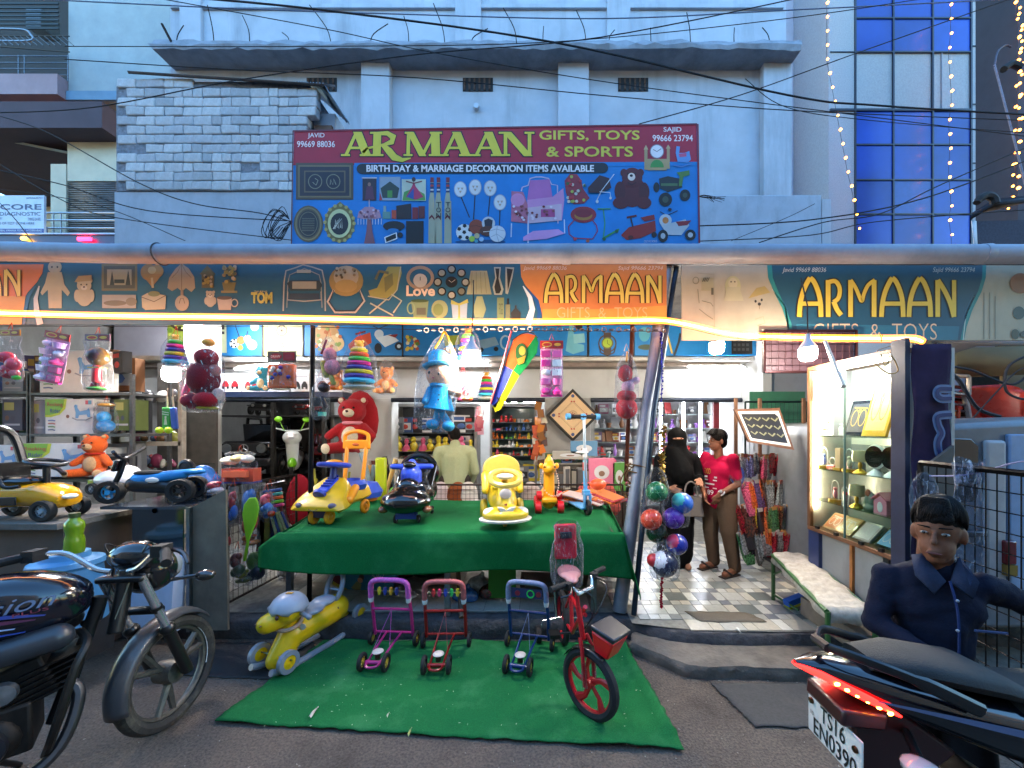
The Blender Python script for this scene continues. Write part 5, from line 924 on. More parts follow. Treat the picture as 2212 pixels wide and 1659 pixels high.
# blue bag on the shelf
redbag('blue toy in a clear bag on the middle shelf of the left rack',206,252,868,935,4.1,[('toy','#2a8ac8',E(0,.22,.36,.2)),('toy','#3aa0d8',E(-.1,.5,.25,.2)),('toy','#d8a03a',E(0,.9,.3,.06))],neck=.6,group='clear bags of toys on the left shelves')
# upper white cartons in front of the white wall
for i,(u0,u1,v0) in enumerate(((470,520,806),(522,560,808),(562,625,806),(628,668,808),(672,742,806))):
    p,w=ub(u0,u1,846,5.4);sc=[('r',.1,.1,.9,.16,'#c0c4cc')]
    for x in ((.35,.75) if i !=2 else (.2,.5,.85)):sc+=[('p',[(x-.16,.75),(x-.15,.6),(x-.05,.42),(x+.06,.42),(x+.15,.6),(x+.15,.75)],('#b8202c','#a83038','#232a5a','#2a2a2e','#8a3a2a')[i]),('e',x-.1,.78,.05,.08,'#1a1a1c'),('e',x+.1,.78,.05,.08,'#1a1a1c')]
    carton('ride_on_carton',('white carton printed with a red toy car, first of the high row','white carton printed with two small cars, second of the high row','white carton printed with dark blue toy cars, third of the high row','white carton printed with black toy jeeps, fourth of the high row','white carton printed with brown toy cars, nearest the big ring tower')[i],0,w,.25,(846-v0)*5.4/856,p,0,'#e6e6ea',sc,'white cartons in the high row over the dark glass room')
MB().box(XU(466,5.4),XU(742,5.4),5.38,5.75,ZV(858,5.4),ZV(847,5.4)).obj('loft_board',mat('#1f2d4a','paint'),label='dark blue board under the high row of white cartons',cat='board')
# ---------------------------------------------------------------- glass case at left with bagged goods
gc=thing('glass_case','tall glass case with white wooden frame left of the white pillar','glass case',P(320,1060,4.6))
wf=mat('#a09a90','wood',dirt=.4,dc='#5c4a3c')
for u,d_ in ((243,0),(253,0),(388,0)):MB().box(XU(u,4.6)-.02,XU(u,4.6)+.025,4.6,4.66,.2,ZV(768,4.6)).obj('post',wf,gc,w=1)
for v in (772,958,1058):MB().box(XU(246,4.6),XU(390,4.6),4.6,4.66,ZV(v+5,4.6),ZV(v-4,4.6)).obj('rail',wf,gc,w=1)
for v in (870,1010):MB().box(XU(246,4.6),XU(388,4.6),4.68,5.1,ZV(v,4.6),ZV(v,4.6)+.01).obj('glass_shelf',glass(),gc,w=1)
MB().box(XU(246,4.6),XU(388,4.6),5.12,5.15,.2,ZV(768,4.6)).obj('back_panel',mat('#4b4642','wood'),gc,w=1)
for i in range(34):
    u,Yq=R.uniform(262,380),R.uniform(4.75,4.98);v=R.choice((868,955,1008));c=R.choice(('#5a5a5e','#8a8a90','#6a4a2a','#a83a3a','#3a4a6a','#b8b8bc','#7a7a3a','#c8c8c0','#8a3a5a'))
    s_=R.uniform(.04,.09);b=MB();b.ell((0,0,s_*.9),(s_*R.uniform(.6,1.1),s_*.6,s_*R.uniform(.8,1.4)),rx=R.uniform(-.4,.4),ry=R.uniform(-.5,.5),n=9,m=6)
    o=b.obj('packed_toy',mat(c,'gloss'),label={'#5a5a5e':'grey','#8a8a90':'pale grey','#6a4a2a':'brown','#a83a3a':'red','#3a4a6a':'navy','#b8b8bc':'silver','#7a7a3a':'olive','#c8c8c0':'white','#8a3a5a':'plum'}[c]+' wrapped toy on the '+{868:'upper',955:'middle',1008:'lower'}[v]+' shelf of the wooden glass case',cat='wrapped toy',group='wrapped toys in the wooden glass case')
    o.location=P(u,v,Yq)

# ---------------------------------------------------------------- goods inside the shop
HUE={'red':'#c02a2e','pink':'#e0628a','orange':'#e07a2a','yellow':'#d8c23a','green':'#4a9a3a','teal':'#3a9a9a','blue':'#2f62b0','violet':'#8a5ab0','white':'#dcdcdc','grey':'#7d7f84','black':'#26262a','brown':'#7a5030'}
PROTO={}
def small(kind,hue):
    k=(kind,hue,R.randrange(4) if kind=='boxed toy' else 0)
    if k in PROTO:return PROTO[k]
    b=MB();c=mat(HUE[hue],'plastic')
    if kind=='duck figure':b.ell((0,0,.04),(.035,.03,.04),n=10,m=7).ell((0,-.005,.095),(.024,.022,.024),n=10,m=7).cb((0,-.03,.092),(.02,.02,.008)).cb((0,-.02,.005),(.06,.04,.012))
    elif kind=='doll figure':b.lathe([(.04,0),(.035,.03),(.015,.06),(.02,.085),(.022,.1),(.008,.118)],n=9)
    elif kind=='toy car':b.cb((0,0,.02),(.09,.04,.024)).cb((.003,0,.038),(.045,.034,.02)).cyl((-.028,-.022,.012),(-.028,.022,.012),.012,n=8).cyl((.028,-.022,.012),(.028,.022,.012),.012,n=8)
    elif kind=='boxed toy':
        b.box(-.06,.06,-.02,.02,0,.12);b.mt(1).box(-.05,.05,-.0215,-.02,.02,.075);b.mt(2).box(-.05,.02,-.0215,-.02,.085,.108).ell((.0,-.021,.045),(.03,.004,.02),n=8,m=5)
    elif kind=='cup':b.lathe([(.02,0),(.03,.06),(.026,.06),(.017,.005)],n=10)
    elif kind=='frame':b.cb((0,0,.07),(.1,.012,.14),rx=-.2)
    elif kind=='vase':b.lathe([(.02,0),(.035,.04),(.02,.09),(.012,.12),(.02,.14)],n=10)
    me=b.obj('tmp',c if kind !='boxed toy' else [mat({'red':'#8a3034','green':'#4c6a48','teal':'#4a7070','blue':'#3a5280','violet':'#6a5a80','pink':'#b07088'}.get(hue,HUE[hue]),'card'),mat(R.choice(('#c8c8c4','#22262c','#8f9aa2','#5a6068')),'card'),mat(R.choice(('#b83a30','#d0b050','#3a5a90','#dadada')),'card')]);m_=me.data;bpy.data.objects.remove(me);PROTO[k]=m_;return m_
SEEN={}
def shelf_fill(where,u0,u1,v,Y,kinds,hues,h,pitch,dep=.0,jit=.15):
    x=XU(u0,Y)+pitch*.5;z=ZV(v,Y)
    while x<XU(u1,Y)-pitch*.3:
        kd=R.choice(kinds);hu=R.choice(hues);o=bpy.data.objects.new(kd.replace(' ','_'),small(kd,hu));COL.objects.link(o)
        s_=h/.12*R.uniform(1-jit,1+jit);o.location=(x,Y+R.uniform(0,dep),z);o.scale=(s_,s_,s_);o.rotation_euler=(0,0,R.uniform(-.5,.5))
        props(o,'%s %s on %s' % (hu,kd,where),kd.split()[-1] if kd !='boxed toy' else 'box','small goods on '+where);x+=pitch*R.uniform(.8,1.15)
def case(name,lab,u0,u1,vt,vb,Y,vs,dep=.4,fc='#8a8784',back='#44474c',door=1):
    t=thing(name,lab,'glass case',P((u0+u1)/2,vb,Y));m=mat(fc,'paint',dirt=.3);x0,x1,z0,z1=XU(u0,Y),XU(u1,Y),ZV(vb,Y),ZV(vt,Y)
    for x in (x0,x1-.04):MB().box(x,x+.04,Y,Y+dep,z0,z1).obj('side_frame',m,t,w=1)
    MB().box(x0+.04,x1-.04,Y,Y+dep,z1-.05,z1).obj('top_frame',m,t,w=1);MB().box(x0,x1,Y+dep,Y+dep+.02,z0,z1).obj('back_panel',mat(back,'paint'),t,w=1)
    for v in vs:MB().box(x0+.04,x1-.04,Y+.02,Y+dep,ZV(v,Y)-.012,ZV(v,Y)-.001).obj('shelf',mat('#6f7c80','gloss'),t,w=1)
    return t
for v,nm in ((845,'upper'),(935,'middle'),(1030,'lower')):
    shelf_fill('the %s shelf of the racks at far left' % nm,-60,84,v,YR+.2,['boxed toy','boxed toy','doll figure'],['grey','white','red','yellow','blue','green','black'],.3,.13,.1)
    shelf_fill('the %s shelf of the racks behind the cartons' % nm,90,282,v,YR+.28,['boxed toy'],['grey','black','violet','brown','green','white'],.34,.16,.05)
shelf_fill('the top of the grey steel racks',70,280,806,YR+.1,['boxed toy','boxed toy','vase'],['grey','black','brown','violet'],.22,.17,.1)
# middle room: doll case and small-toy case
case('doll_case','framed case of dolls and ducks behind the man in the pale green shirt',848,1030,872,1100,6.75,(935,975,1030))
W1='the doll case'
shelf_fill('the upper shelf of '+W1,850,1025,934,6.85,['boxed toy'],['grey','blue','black','white','grey'],.27,.15)
shelf_fill('the middle shelf of '+W1,850,1025,974,6.82,['duck figure','doll figure','duck figure'],['orange','pink','violet','pink','yellow','orange'],.24,.15)
shelf_fill('the middle shelf of '+W1+', rear row',850,1025,974,6.95,['boxed toy'],['grey','white','blue','grey'],.24,.2)
shelf_fill('the lower shelf of '+W1,850,1025,1029,6.82,['boxed toy'],['white','grey','black','teal'],.33,.24)
case('toy_case','lit case of tiny coloured toys left of the carrom board',1058,1160,872,1100,6.75,(912,930,948,966,984,1040),back='#6f8a8c')
for i,v in enumerate((912,930,948,966,984)):
    shelf_fill('the %s shelf of the lit case left of the carrom board' % ('first','second','third','fourth','fifth')[i],1061,1158,v,6.82,['cup','duck figure','toy car','doll figure'],[['red','white','orange'],['pink','blue','grey'],['yellow','green','orange'],['white','yellow','orange'],['red','white','pink','yellow']][i],.105,.075)
shelf_fill('the bottom shelf of the lit case left of the carrom board',1061,1158,1038,6.82,['boxed toy'],['grey','black','yellow','white'],.25,.2)
shelf_fill('the top of the lit case left of the carrom board',1061,1158,870,6.8,['boxed toy'],['green','blue','white','teal'],.1,.2)
for i,(u,v0,v1) in enumerate(((1034,880,930),(1166,870,985),(1172,900,1010),(1159,920,1000))):
    b=MB();rr=random.Random(i);Yq=6.1;t=thing('hanging_packets',('string of pink packets hanging between the two middle cases','strip of orange and brown packets hanging by the carrom pillar','strip of shiny packets nearest the carrom pillar','strip of gold packets beside the lit toy case')[i],'packets',P(u,v0,Yq),group='strips of packets hanging in the middle room')
    for k in range(7):MB().cb((rr.uniform(-.03,.03),rr.uniform(-.04,.02),-k*(v1-v0)*Yq/856/7-.05),(.1,.03,.13),ry=rr.uniform(-.4,.4),rz=rr.uniform(-.6,.6)).obj('packet',mat(rr.choice((['#d87a8a','#e0a0b0','#b84a5a'],['#c8782a','#8a5a2a','#d8b060'],['#b8b0a8','#e07a3a','#6a4a3a'],['#b89a4a','#d0c8b8','#c05a3a'])[i]),'gloss'),t)
# carrom board on the pillar
cb=thing('carrom_board','square wooden carrom board with black rim hung on its corner','game board',P(1237,897,6.05))
s_=.405;q45=[(0,s_),(s_,0),(0,-s_),(-s_,0)]
MB().ext([(a,b) for a,b in q45],-.03,.03).obj('rim',mat('#16120f','wood'),cb,bevel=.006)
k=s_*.86;fr=lf((0,-.031,0),(k,0,0),(0,0,-k),(0,-1,0))
pic(cb,'playing_surface',fr,[('p',[(0,-1),(1,0),(0,1),(-1,0)],'#cfae82')]+[('l',[(0,-.62),(.62,0),(0,.62),(-.62,0),(0,-.62)],.018,'#7a5a3c'),('l',[(0,-.56),(.56,0),(0,.56),(-.56,0),(0,-.56)],.008,'#7a5a3c'),('o',0,0,.2,.2,.015,'#6b4a34'),('o',0,0,.15,.15,.01,'#6b4a34')]+[('l',[(0,0),(.14*math.cos(a*PI/4),.14*math.sin(a*PI/4))],.03,'#8a3a2a') for a in range(8)]+[('e',x,y,.035,.035,'#a82a22') for x,y in ((-.06,-.6),(.06,-.6),(-.06,.6),(.06,.6),(-.6,-.06),(-.6,.06),(.6,-.06),(.6,.06))]+[('e',x,y,.075,.075,'#3a4a7a') for x,y in ((0,-.84),(0,.84),(-.84,0),(.84,0))],w=0)
# dim glass room with ride-on toys
gr=thing('glass_room','dim glass fronted room with shelves of ride-on toys','glass case',P(600,1080,6.3));gm_=mat('#4a4844','steel')
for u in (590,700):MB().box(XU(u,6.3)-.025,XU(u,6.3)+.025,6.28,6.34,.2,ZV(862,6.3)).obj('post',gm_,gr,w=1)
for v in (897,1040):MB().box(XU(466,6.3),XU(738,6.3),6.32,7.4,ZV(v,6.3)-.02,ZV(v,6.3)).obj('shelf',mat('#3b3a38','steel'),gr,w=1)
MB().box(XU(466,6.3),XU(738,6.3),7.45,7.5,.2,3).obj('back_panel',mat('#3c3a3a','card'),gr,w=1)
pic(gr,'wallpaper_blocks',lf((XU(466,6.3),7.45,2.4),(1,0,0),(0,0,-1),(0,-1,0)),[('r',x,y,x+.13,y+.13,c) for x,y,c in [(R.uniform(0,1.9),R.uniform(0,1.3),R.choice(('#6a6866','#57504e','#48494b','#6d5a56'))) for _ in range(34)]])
def wheel(b_or,t,c,r,w,ax='x',tyre='#1a1a1b',rim='#9aa4ac',hub=None,nm='wheel',n=20,spokes=5):
    q=t if t is not None else None;o=MB().lathe([(r*.62,-w/2),(r*.93,-w/2),(r,-w*.3),(r,w*.3),(r*.93,w/2),(r*.62,w/2)],c,ax,n,closed=True).obj(nm,mat(tyre,'rubber'),q)
    b=MB();cv=Vector(c);b.torus(c,r*.6,r*.06,ax,n=n,k=6);b.lathe([(0,-w*.45),(r*.2,-w*.45),(r*.22,0),(r*.2,w*.45),(0,w*.45)],c,ax,10)
    for i in range(spokes):
        a=2*PI*i/spokes;d=(0,math.cos(a),math.sin(a)) if ax=='x' else (math.cos(a),0,math.sin(a));b.tube([cv+Vector(d)*r*.15,cv+Vector(d)*r*.62],[r*.13,r*.09],6)
    b.obj('rim',mat(rim,'plastic'),o);return o
def jeep(lab,loc,s,c,rz=0,star=1):
    t=thing('ride_on_jeep',lab,'ride-on car',loc,rz,s=s);m=mat(c,'gloss')
    MB().cb((0,.5,.32),(.62,1.0,.2)).cb((0,.12,.36),(.56,.3,.2)).obj('body',m,t,bevel=.03);MB().cb((0,.42,.55),(.56,.04,.26),rx=.15).obj('windscreen',mat('#14161a','gloss'),t,bevel=.01)
    MB().cb((0,-.05,.36),(.5,.04,.14)).obj('grille',mat('#101012','matte'),t);MB().cb((0,-.09,.2),(.66,.09,.1)).obj('bumper',mat('#1d1d20','plastic'),t,bevel=.015)
    for s_ in (-1,1):
        MB().lathe([(0,-.03),(.055,-.025),(.06,0)],(s_*.2,-.06,.37),'y',14).obj('headlight',mat('#b8b8b4','metal'),t);MB().tube([(s_*.28,.45,.4),(s_*.28,.5,.75),(s_*.28,.8,.75),(s_*.28,.9,.4)],.02,6).obj('roll_bar',m,t)
        for y in (.1,.85):wheel(0,t,(s_*.32,y,.17),.17,.12)
        MB().cb((s_*.33,.1,.37),(.14,.36,.03)).obj('fender',m,t,bevel=.01)
    if star:MB().torus((0,-.08,.37),.05,.006,'y',k=5).tube([(0,-.08,.37),(0,-.08,.42)],.005,4).tube([(0,-.08,.37),(.04,-.08,.345)],.005,4).tube([(0,-.08,.37),(-.04,-.08,.345)],.005,4).obj('badge',mat('#c8c8cc','metal'),t)
    return t
jeep('black ride-on jeep with round headlights in the dim glass room',P(535,1032,6.45),1.3,'#141416',.12)
jeep('red ride-on car behind the white scooter in the dim glass room',P(705,1030,6.85),.7,'#8a1518',-.5,0)
jeep('dark ride-on jeep on the high shelf of the dim glass room',P(560,896,6.6),.42,'#1c1c20',.3,0)
jeep('red and blue ride-on car on the high shelf of the dim glass room',P(650,896,6.5),.36,'#a02420',-.2,0)
def scooter(lab,loc,s,c,c2,rz):
    t=thing('toy_scooter',lab,'toy scooter',loc,rz,s=s);m=mat(c,'gloss');g=mat(c2,'plastic')
    MB().cap((0,.02,.25),(0,-.02,.62),.085,.11).ell((0,-.06,.68),(.15,.12,.13)).obj('front_shield',m,t,rem=.012);MB().ell((0,-.06,.23),(.07,.17,.1)).obj('mudguard',g,t)
    MB().cap((0,.15,.18),(0,.6,.3),.1,.14).obj('body',m,t);MB().cb((0,.5,.46),(.2,.4,.06)).obj('seat',mat('#1d1d1f','rubber'),t,bevel=.02)
    wheel(0,t,(0,-.09,.12),.12,.06);wheel(0,t,(0,.6,.12),.12,.07)
    MB().lathe([(0,-.03),(.05,-.025),(.055,.01)],(0,-.17,.7),'y',12).obj('headlight',mat('#d8dce0','metal'),t);MB().tube([(-.25,.05,.84),(-.1,0,.8),(.1,0,.8),(.25,.05,.84)],.014,6).obj('handlebar',m,t)
    for s_ in (-1,1):MB().tube([(s_*.12,0,.8),(s_*.2,0,.98)],.008,5).ell((s_*.21,-.01,1.0),(.06,.02,.05)).obj('mirror',g,t)
    return t
scooter('white and lime green toy scooter on the shelf of the dim glass room',P(632,1028,6.3),.9,'#dfe3df','#7ac81a',.45)
for i,(u,v,c,lab) in enumerate(((720,960,'#8a1a1a','red toy tractor behind the black post'),(690,980,'#6a1c1c','dark red ride-on toy at the back of the glass room'),(735,985,'#a82a1a','small red cart at the edge of the glass room'))):
    t=thing('toy_cart',lab,'toy cart',P(u,v+20,6.9),.4*i,'red carts in the dim glass room');MB().cb((0,.1,.22),(.3,.45,.16)).cb((0,.3,.4),(.26,.06,.2)).obj('body',mat(c,'gloss'),t,bevel=.03);MB().tube([(0,-.1,.3),(0,-.3,.6)],.015,6).obj('pull_bar',mat('#9a9a9a','metal'),t)
    for s_ in (-1,1):
        for y in (-.05,.28):wheel(0,t,(s_*.18,y,.09),.09,.05,rim=c)
# lower area of the dim room: bats, red ball, yellow tubes
for i,(u,c,ln,ry) in enumerate(((662,'#b8b03a',.8,.15),(728,'#a8a838',.95,-.12),(705,'#8f8f30',.7,.05),(745,'#9a9a3a',.9,.1))):
    t=thing('foam_bat',('first','second','third','fourth')[i]+' from the left of the dull yellow bats leaning behind the black post','bat',P((662,690,712,738)[i],1150,5.9),ry=ry,group='dull yellow bats behind the black post');MB().cap((0,0,0),(0,.05,ln*.65),.04,.045).cyl((0,.05,ln*.65),(0,.06,ln),.016).obj('bat_body',mat(c,'plastic'),t)
MB().ell((0,0,0),(.2,.12,.42)).obj('red_cushion',mat('#7d1220','cloth'),label='tall dark red cushion leaning in the shadows left of the black post',cat='cushion').location=P(648,1085,5.9)
# gift room shelves at right
gs=thing('gift_rack','tall bright glass rack of gifts with upright light strips','rack',P(1450,1100,7.3))
MB().box(XU(1276,7.5),XU(1600,7.5),7.7,7.72,.2,3).obj('back_panel',mat('#c8c4ca','gloss'),gs,w=1)
VS=(895,925,955,985,1015,1050,1090)
for v in VS:MB().box(XU(1280,7.3),XU(1596,7.3),7.28,7.65,ZV(v,7.3)-.01,ZV(v,7.3)).obj('glass_shelf',mat('#a8b8b8','gloss'),gs,w=1)
for i,v in enumerate(VS):
    shelf_fill('the %s row of the bright gift rack' % ('first','second','third','fourth','fifth','sixth','lowest')[i],1282,1594,v-1,7.4,['vase','frame','doll figure','cup','boxed toy'],['white','grey','red','pink','violet','white','brown'],.17,.12)
MB().box(XU(1542,6.3),XU(1554,6.3),6.3,6.36,.17,ZV(866,6.3)).obj('red_post',mat('#6a1220','paint'),label='thin dark red upright post right of the bright gift rack',cat='post')
# counter with stacked frames left of the steel pole
ct=thing('counter','shop counter crowded with frames and toys left of the steel pole','counter',P(1270,1100,5.6))
MB().box(XU(1178,5.6),XU(1352,5.6),5.6,6.1,.17,ZV(1003,5.6)).obj('counter_body',mat('#4a4640','wood',dirt=.3),ct,w=1);MB().box(XU(1175,5.6),XU(1355,5.6),5.57,6.12,ZV(1003,5.6),ZV(1000,5.6)).obj('counter_top',mat('#8a8880','gloss'),ct,w=1)
for i in range(12):
    u=1184+i*14;b=carton('framed_photo',('black','grey','brown','white')[i % 4]+' stacked frame, number %s in the row on the crowded counter' % ('one','two','three','four','five','six','seven','eight','nine','ten','eleven','twelve')[i],0,.1,.03,R.uniform(.22,.34),P(u,1058,5.45),R.uniform(-.7,.7),('#2a2a2c','#6d7072','#5a4634','#b0aca4')[i % 4],[('r',.12,.1,.88,.9,R.choice(('#8a8c88','#a09a8c','#54565a')))],'frames stacked on the crowded counter','frame')
shelf_fill('the crowded counter left of the steel pole',1180,1350,1000,5.7,['boxed toy','toy car','cup'],['white','blue','pink','grey','green','teal','red'],.14,.11,.2)
for u,v,w_,h_,c,lab in ((1262,985,60,34,'#5a8ab0','blue and white printed carton on the crowded counter'),(1232,992,80,18,'#a8a49c','flat grey packets lying on the crowded counter'),(1300,1050,55,60,'#d87a9a','pink edged baby toy carton below the counter top'),(1338,1060,28,60,'#5a9a4a','green upright box beside the rope tied pole')):
    carton('toy_box',lab,0,w_*5.4/856,.1,h_*5.4/856,P(u,v,5.4 if v>1000 else 5.65),0,c,[('e',.5,.5,.3,.25,'#d0d4d8'),('e',.5,.55,.12,.1,'#8a6a5a')],'boxes around the crowded counter')
# wire mesh barrier behind the table
def mesh_panel(t,a,b,z0,z1,nx,nz,r=.0025,m=None,nm='wire',frame=.012):
    m=m or mat('#4a3c38','steel');a=Vector(a);b=Vector(b)
    for i in range(nx+1):p=a.lerp(b,i/nx);MB().tube([(p.x,p.y,z0),(p.x,p.y,z1)],r,4).obj(nm,m,t,w=1,sm=0)
    for j in range(nz+1):z=z0+(z1-z0)*j/nz;MB().tube([(a.x,a.y,z),(b.x,b.y,z)],r,4).obj(nm,m,t,w=1,sm=0)
    if frame:
        for z in (z0,z1):MB().tube([(a.x,a.y,z),(b.x,b.y,z)],frame,6).obj('frame_bar',m,t,w=1)
        for p in (a,b):MB().tube([(p.x,p.y,z0),(p.x,p.y,z1)],frame,6).obj('frame_bar',m,t,w=1)
wf_=thing('mesh_barrier','low wire mesh barrier with dark top rail behind the green table','barrier',P(1000,1090,4.85))
mesh_panel(wf_,P(935,1046,4.85),P(1345,1052,4.85),.5,ZV(1047,4.85),46,9)
for i,(u,c,sh) in enumerate(((950,'#c8b8b8','pale'),(985,'#8a4a2a','brown'),(1010,'#d8d0c8','white'),(1150,'#b8a8a0','beige'),(1270,'#c8605a','coral'),(1310,'#b0504a','dark coral'))):
    t=thing('goods_bag',sh+' packed goods heaped behind the wire mesh barrier','bag',P(u,1110,5.05));MB().ell((0,0,.2),(.14,.1,.22),ry=R.uniform(-.3,.3)).ell((.08,-.03,.1),(.1,.1,.12)).obj('packed_cloth',mat(c,'cloth'),t,rem=.02)
# rolled posters / toy bats between the push car and black car
for i in range(16):
    u=R.uniform(835,878) if i<9 else R.uniform(790,832);c,cn=R.choice((('#b8b0a8','silver'),('#6a3a30','maroon'),('#3a3634','dark'),('#c8a060','tan'),('#8aa0a8','pale blue')))
    t=thing('rolled_packet','%s rolled packet standing behind the push car' % cn,'packet',P(u,1075,5.0+R.uniform(-.1,.2)),ry=R.uniform(-.3,.3),group='rolled packets standing behind the push car');MB().cyl((0,0,0),(0,0,R.uniform(.4,.6)),.02,.035,n=8).obj('roll',mat(c,'gloss'),t)
t=thing('foam_bat','lime yellow foam bat standing behind the push car','bat',P(825,1100,4.75));MB().box(-.075,.055,-.03,.03,0,.62).obj('blade',mat('#b8c81a','plastic'),t,bevel=.02)
MB().ell((0,0,0),.06).obj('green_ball',mat('#4ac83a','plastic'),label='small bright green ball beside the lime foam bat',cat='ball').location=P(852,1062,4.72)
MB().ell((0,0,0),.05).obj('red_ball',mat('#c83a3a','plastic'),label='small red ball under the green one behind the table',cat='ball').location=P(860,1075,4.7)
t=thing('play_basket','round blue play basket on small wheels at the back of the table','basket',P(795,1080,4.5));MB().lathe([(.14,0),(.16,.06),(.1,.16),(0,.18)],(0,0,.04),n=16).obj('dome',mat('#3a5ad0','plastic'),t);MB().lathe([(.1,0),(.12,.04)],n=12).obj('foot',mat('#e07a2a','plastic'),t)

# ---------------------------------------------------------------- green table
ZT=.86
tb=thing('display_table','long display table hidden under green felt on thin grey steel legs','table',(-.7,3.9,0))
lg=mat('#7f8894','steel',dirt=.3)
MB().box(-2.0,.6,3.22,4.6,ZT-.05,ZT-.012).obj('table_top',mat('#5a4634','wood'),tb,w=1)
for (x,y,z0) in ((XU(626,3.42),3.42,.17),(XU(967,3.25),3.25,.17),(.44,3.3,.17),(-1.95,4.5,.17),(.4,4.5,.17)):MB().box(x-.022,x+.022,y-.02,y+.02,z0,ZT-.05).obj('leg',lg,tb,w=1)
cm=mat('#126c38','cloth',ns=170,na=.3,bump=.2,dirt=.45,ds=2.4,streak=1,dc='#3a8a58')  # paler patches paint in the light on the cloth's broad undulations
tc_=MB()
def clothf(u,v):# u along the width, v from back over the edge and down
    xl0,xr0=(-2.28,.66) ;
    if v<.6:
        k=v/.6;y=4.62-(4.62-3.19)*k;xl=-2.45+(.34)*k;xr=.8-.14*k
        x=xl+(xr-xl)*u;z=ZT+.004*math.sin(u*22+k*7)+.003*math.sin(u*9-k*11)
        if u<.04 and k<.98:z -=.03
        if u>.975:z -=.05
        return (x,y,z)
    k=(v-.6)/.4;d=.27+.1*u+.035*math.sin(u*6.5)*k
    xl=-2.11-.14*min(1,k*2.5);xr=.66+.1*k
    x=xl+(xr-xl)*u;y=3.19-.02*math.sin(min(k*6,PI/2))-.014*math.sin(u*17)*k-.02*math.sin(u*5+1)*k
    return (x,y,ZT-d*k)
tc_.grid(clothf,90,60).obj('green_cloth',cm,solid=.005,sm=180,label='dark green felt draped over the display table and hanging in front',cat='cloth')
def sidef(u,v):
    y=3.19+(4.6-3.19)*u;x=-2.11-.34*u-.14*min(1,v*2);return (x-.02*math.sin(u*12)*v-.01,y,ZT-.02-v*.3)
MB().grid(sidef,30,10).obj('cloth_side_flap',cm,solid=.004,sm=180,label='left side flap of green felt hanging off the display table',cat='cloth')
def sidef2(u,v):y=3.17+(4.6-3.17)*u;return (.67+.1*u+.12*v+.02*math.sin(u*14)*v,y-.04*v,ZT-.02-v*(.5-.1*u))
MB().grid(sidef2,30,12).obj('cloth_side_flap',cm,solid=.004,sm=180,label='right side flap of green felt beside the steel pole',cat='cloth')
pl,gls='plastic','gloss'
# T1 yellow and blue push car
t=thing('push_car','yellow and blue push car with tall orange handle on the left of the table','push car',(XU(722,3.62),3.62,ZT+.004),-.1,s=1.02)
yw,og,bu=mat('#e0b41c',pl),mat('#f09a1a',pl),mat('#2a48c0',pl)
sec=[]
for y,w_,z0,z1 in ((-.27,.19,.13,.17),(-.22,.22,.12,.24),(-.08,.2,.12,.33),(.02,.15,.13,.38),(.1,.14,.14,.27),(.25,.15,.14,.26),(.38,.13,.15,.28)):
    sec.append([(w_*a*1.12,y,z0 if c<.5 else (z0+(z1-z0)*(c-.5)*2 if c<1 else z1)) for a,c in ((-.85,0),(.85,0),(1,.6),(.8,.9),(.5,1),(-.5,1),(-.8,.9),(-1,.6))])
MB().loft(sec).obj('body',yw,t,sub=1,bevel=.006)
MB().cb((0,-.09,.325),(.1,.2,.02),rx=.5).obj('hood_stripe',bu,t,bevel=.01)
for i in range(5):MB().cb((0,-.12+.03*i,.32+.018*i),(.08,.012,.02),rx=.5).obj('hood_slat',mat('#1f3aa0',pl),t)
MB().lathe([(0,-.02),(.05,-.015),(.055,.01)],(0,-.2,.262),'y',16,q=rotm(.7)).obj('round_badge',mat('#1f3ab0',pl),t)
for s_ in (-1,1):
    MB().ell((s_*.15,-.255,.175),(.035,.02,.025),rz=s_*.4).obj('headlight',mat('#6a6478',gls),t)
    MB().cap((s_*.2,-.1,.2),(s_*.17,.05,.28),.04,.035).obj('side_wing',og,t)
MB().tube(spl([(-.04,-.285,.15),(0,-.29,.138),(.04,-.285,.15)],4),.003,5).obj('smile',mat('#3a2418',pl),t)
MB().lathe([(.0,0),(.14,.0),(.16,.05),(.13,.09),(.12,.05),(0,.03)],(0,.24,.24),n=22).obj('seat_tub',mat('#3456c8',pl),t)
MB().cyl((0,-.02,.36),(0,0,.47),.03).obj('steering_column',mat('#22307a',pl),t)
MB().torus((0,0,.49),.12,.022,q=rotm(-.15),n=22).obj('steering_wheel',bu,t);MB().ell((0,0,.505),(.08,.07,.035)).obj('horn_pad',og,t)
for s_ in (-1,1):MB().cap((s_*.09,.3,.28),(s_*.1,.36,.64),.02,.018).obj('handle_post',og,t)
MB().cb((0,.36,.66),(.28,.035,.09)).obj('handle_plate',og,t,bevel=.012);MB().tube(spl([(-.12,.36,.69),(-.11,.36,.76),(0,.36,.79),(.11,.36,.76),(.12,.36,.69)],5),.02,8).obj('push_bar',og,t)
MB().ell((0,.34,.66),(.035,.006,.014)).obj('handle_badge',mat('#c85a2a',pl),t)
for x in (-.07,.07):MB().torus((x,-.17,.065),.045,.02,'x',n=18).ell((x,-.17,.065),(.02,.03,.03)).obj('wheel',og,t)
for s_ in (-1,1):MB().torus((s_*.13,.28,.07),.05,.02,'x',n=18).ell((s_*.13,.28,.07),(.02,.035,.035)).obj('wheel',og,t)
MB().cb((0,-.17,.09),(.12,.08,.06)).obj('axle_block',mat('#3a2450',pl),t,bevel=.01)
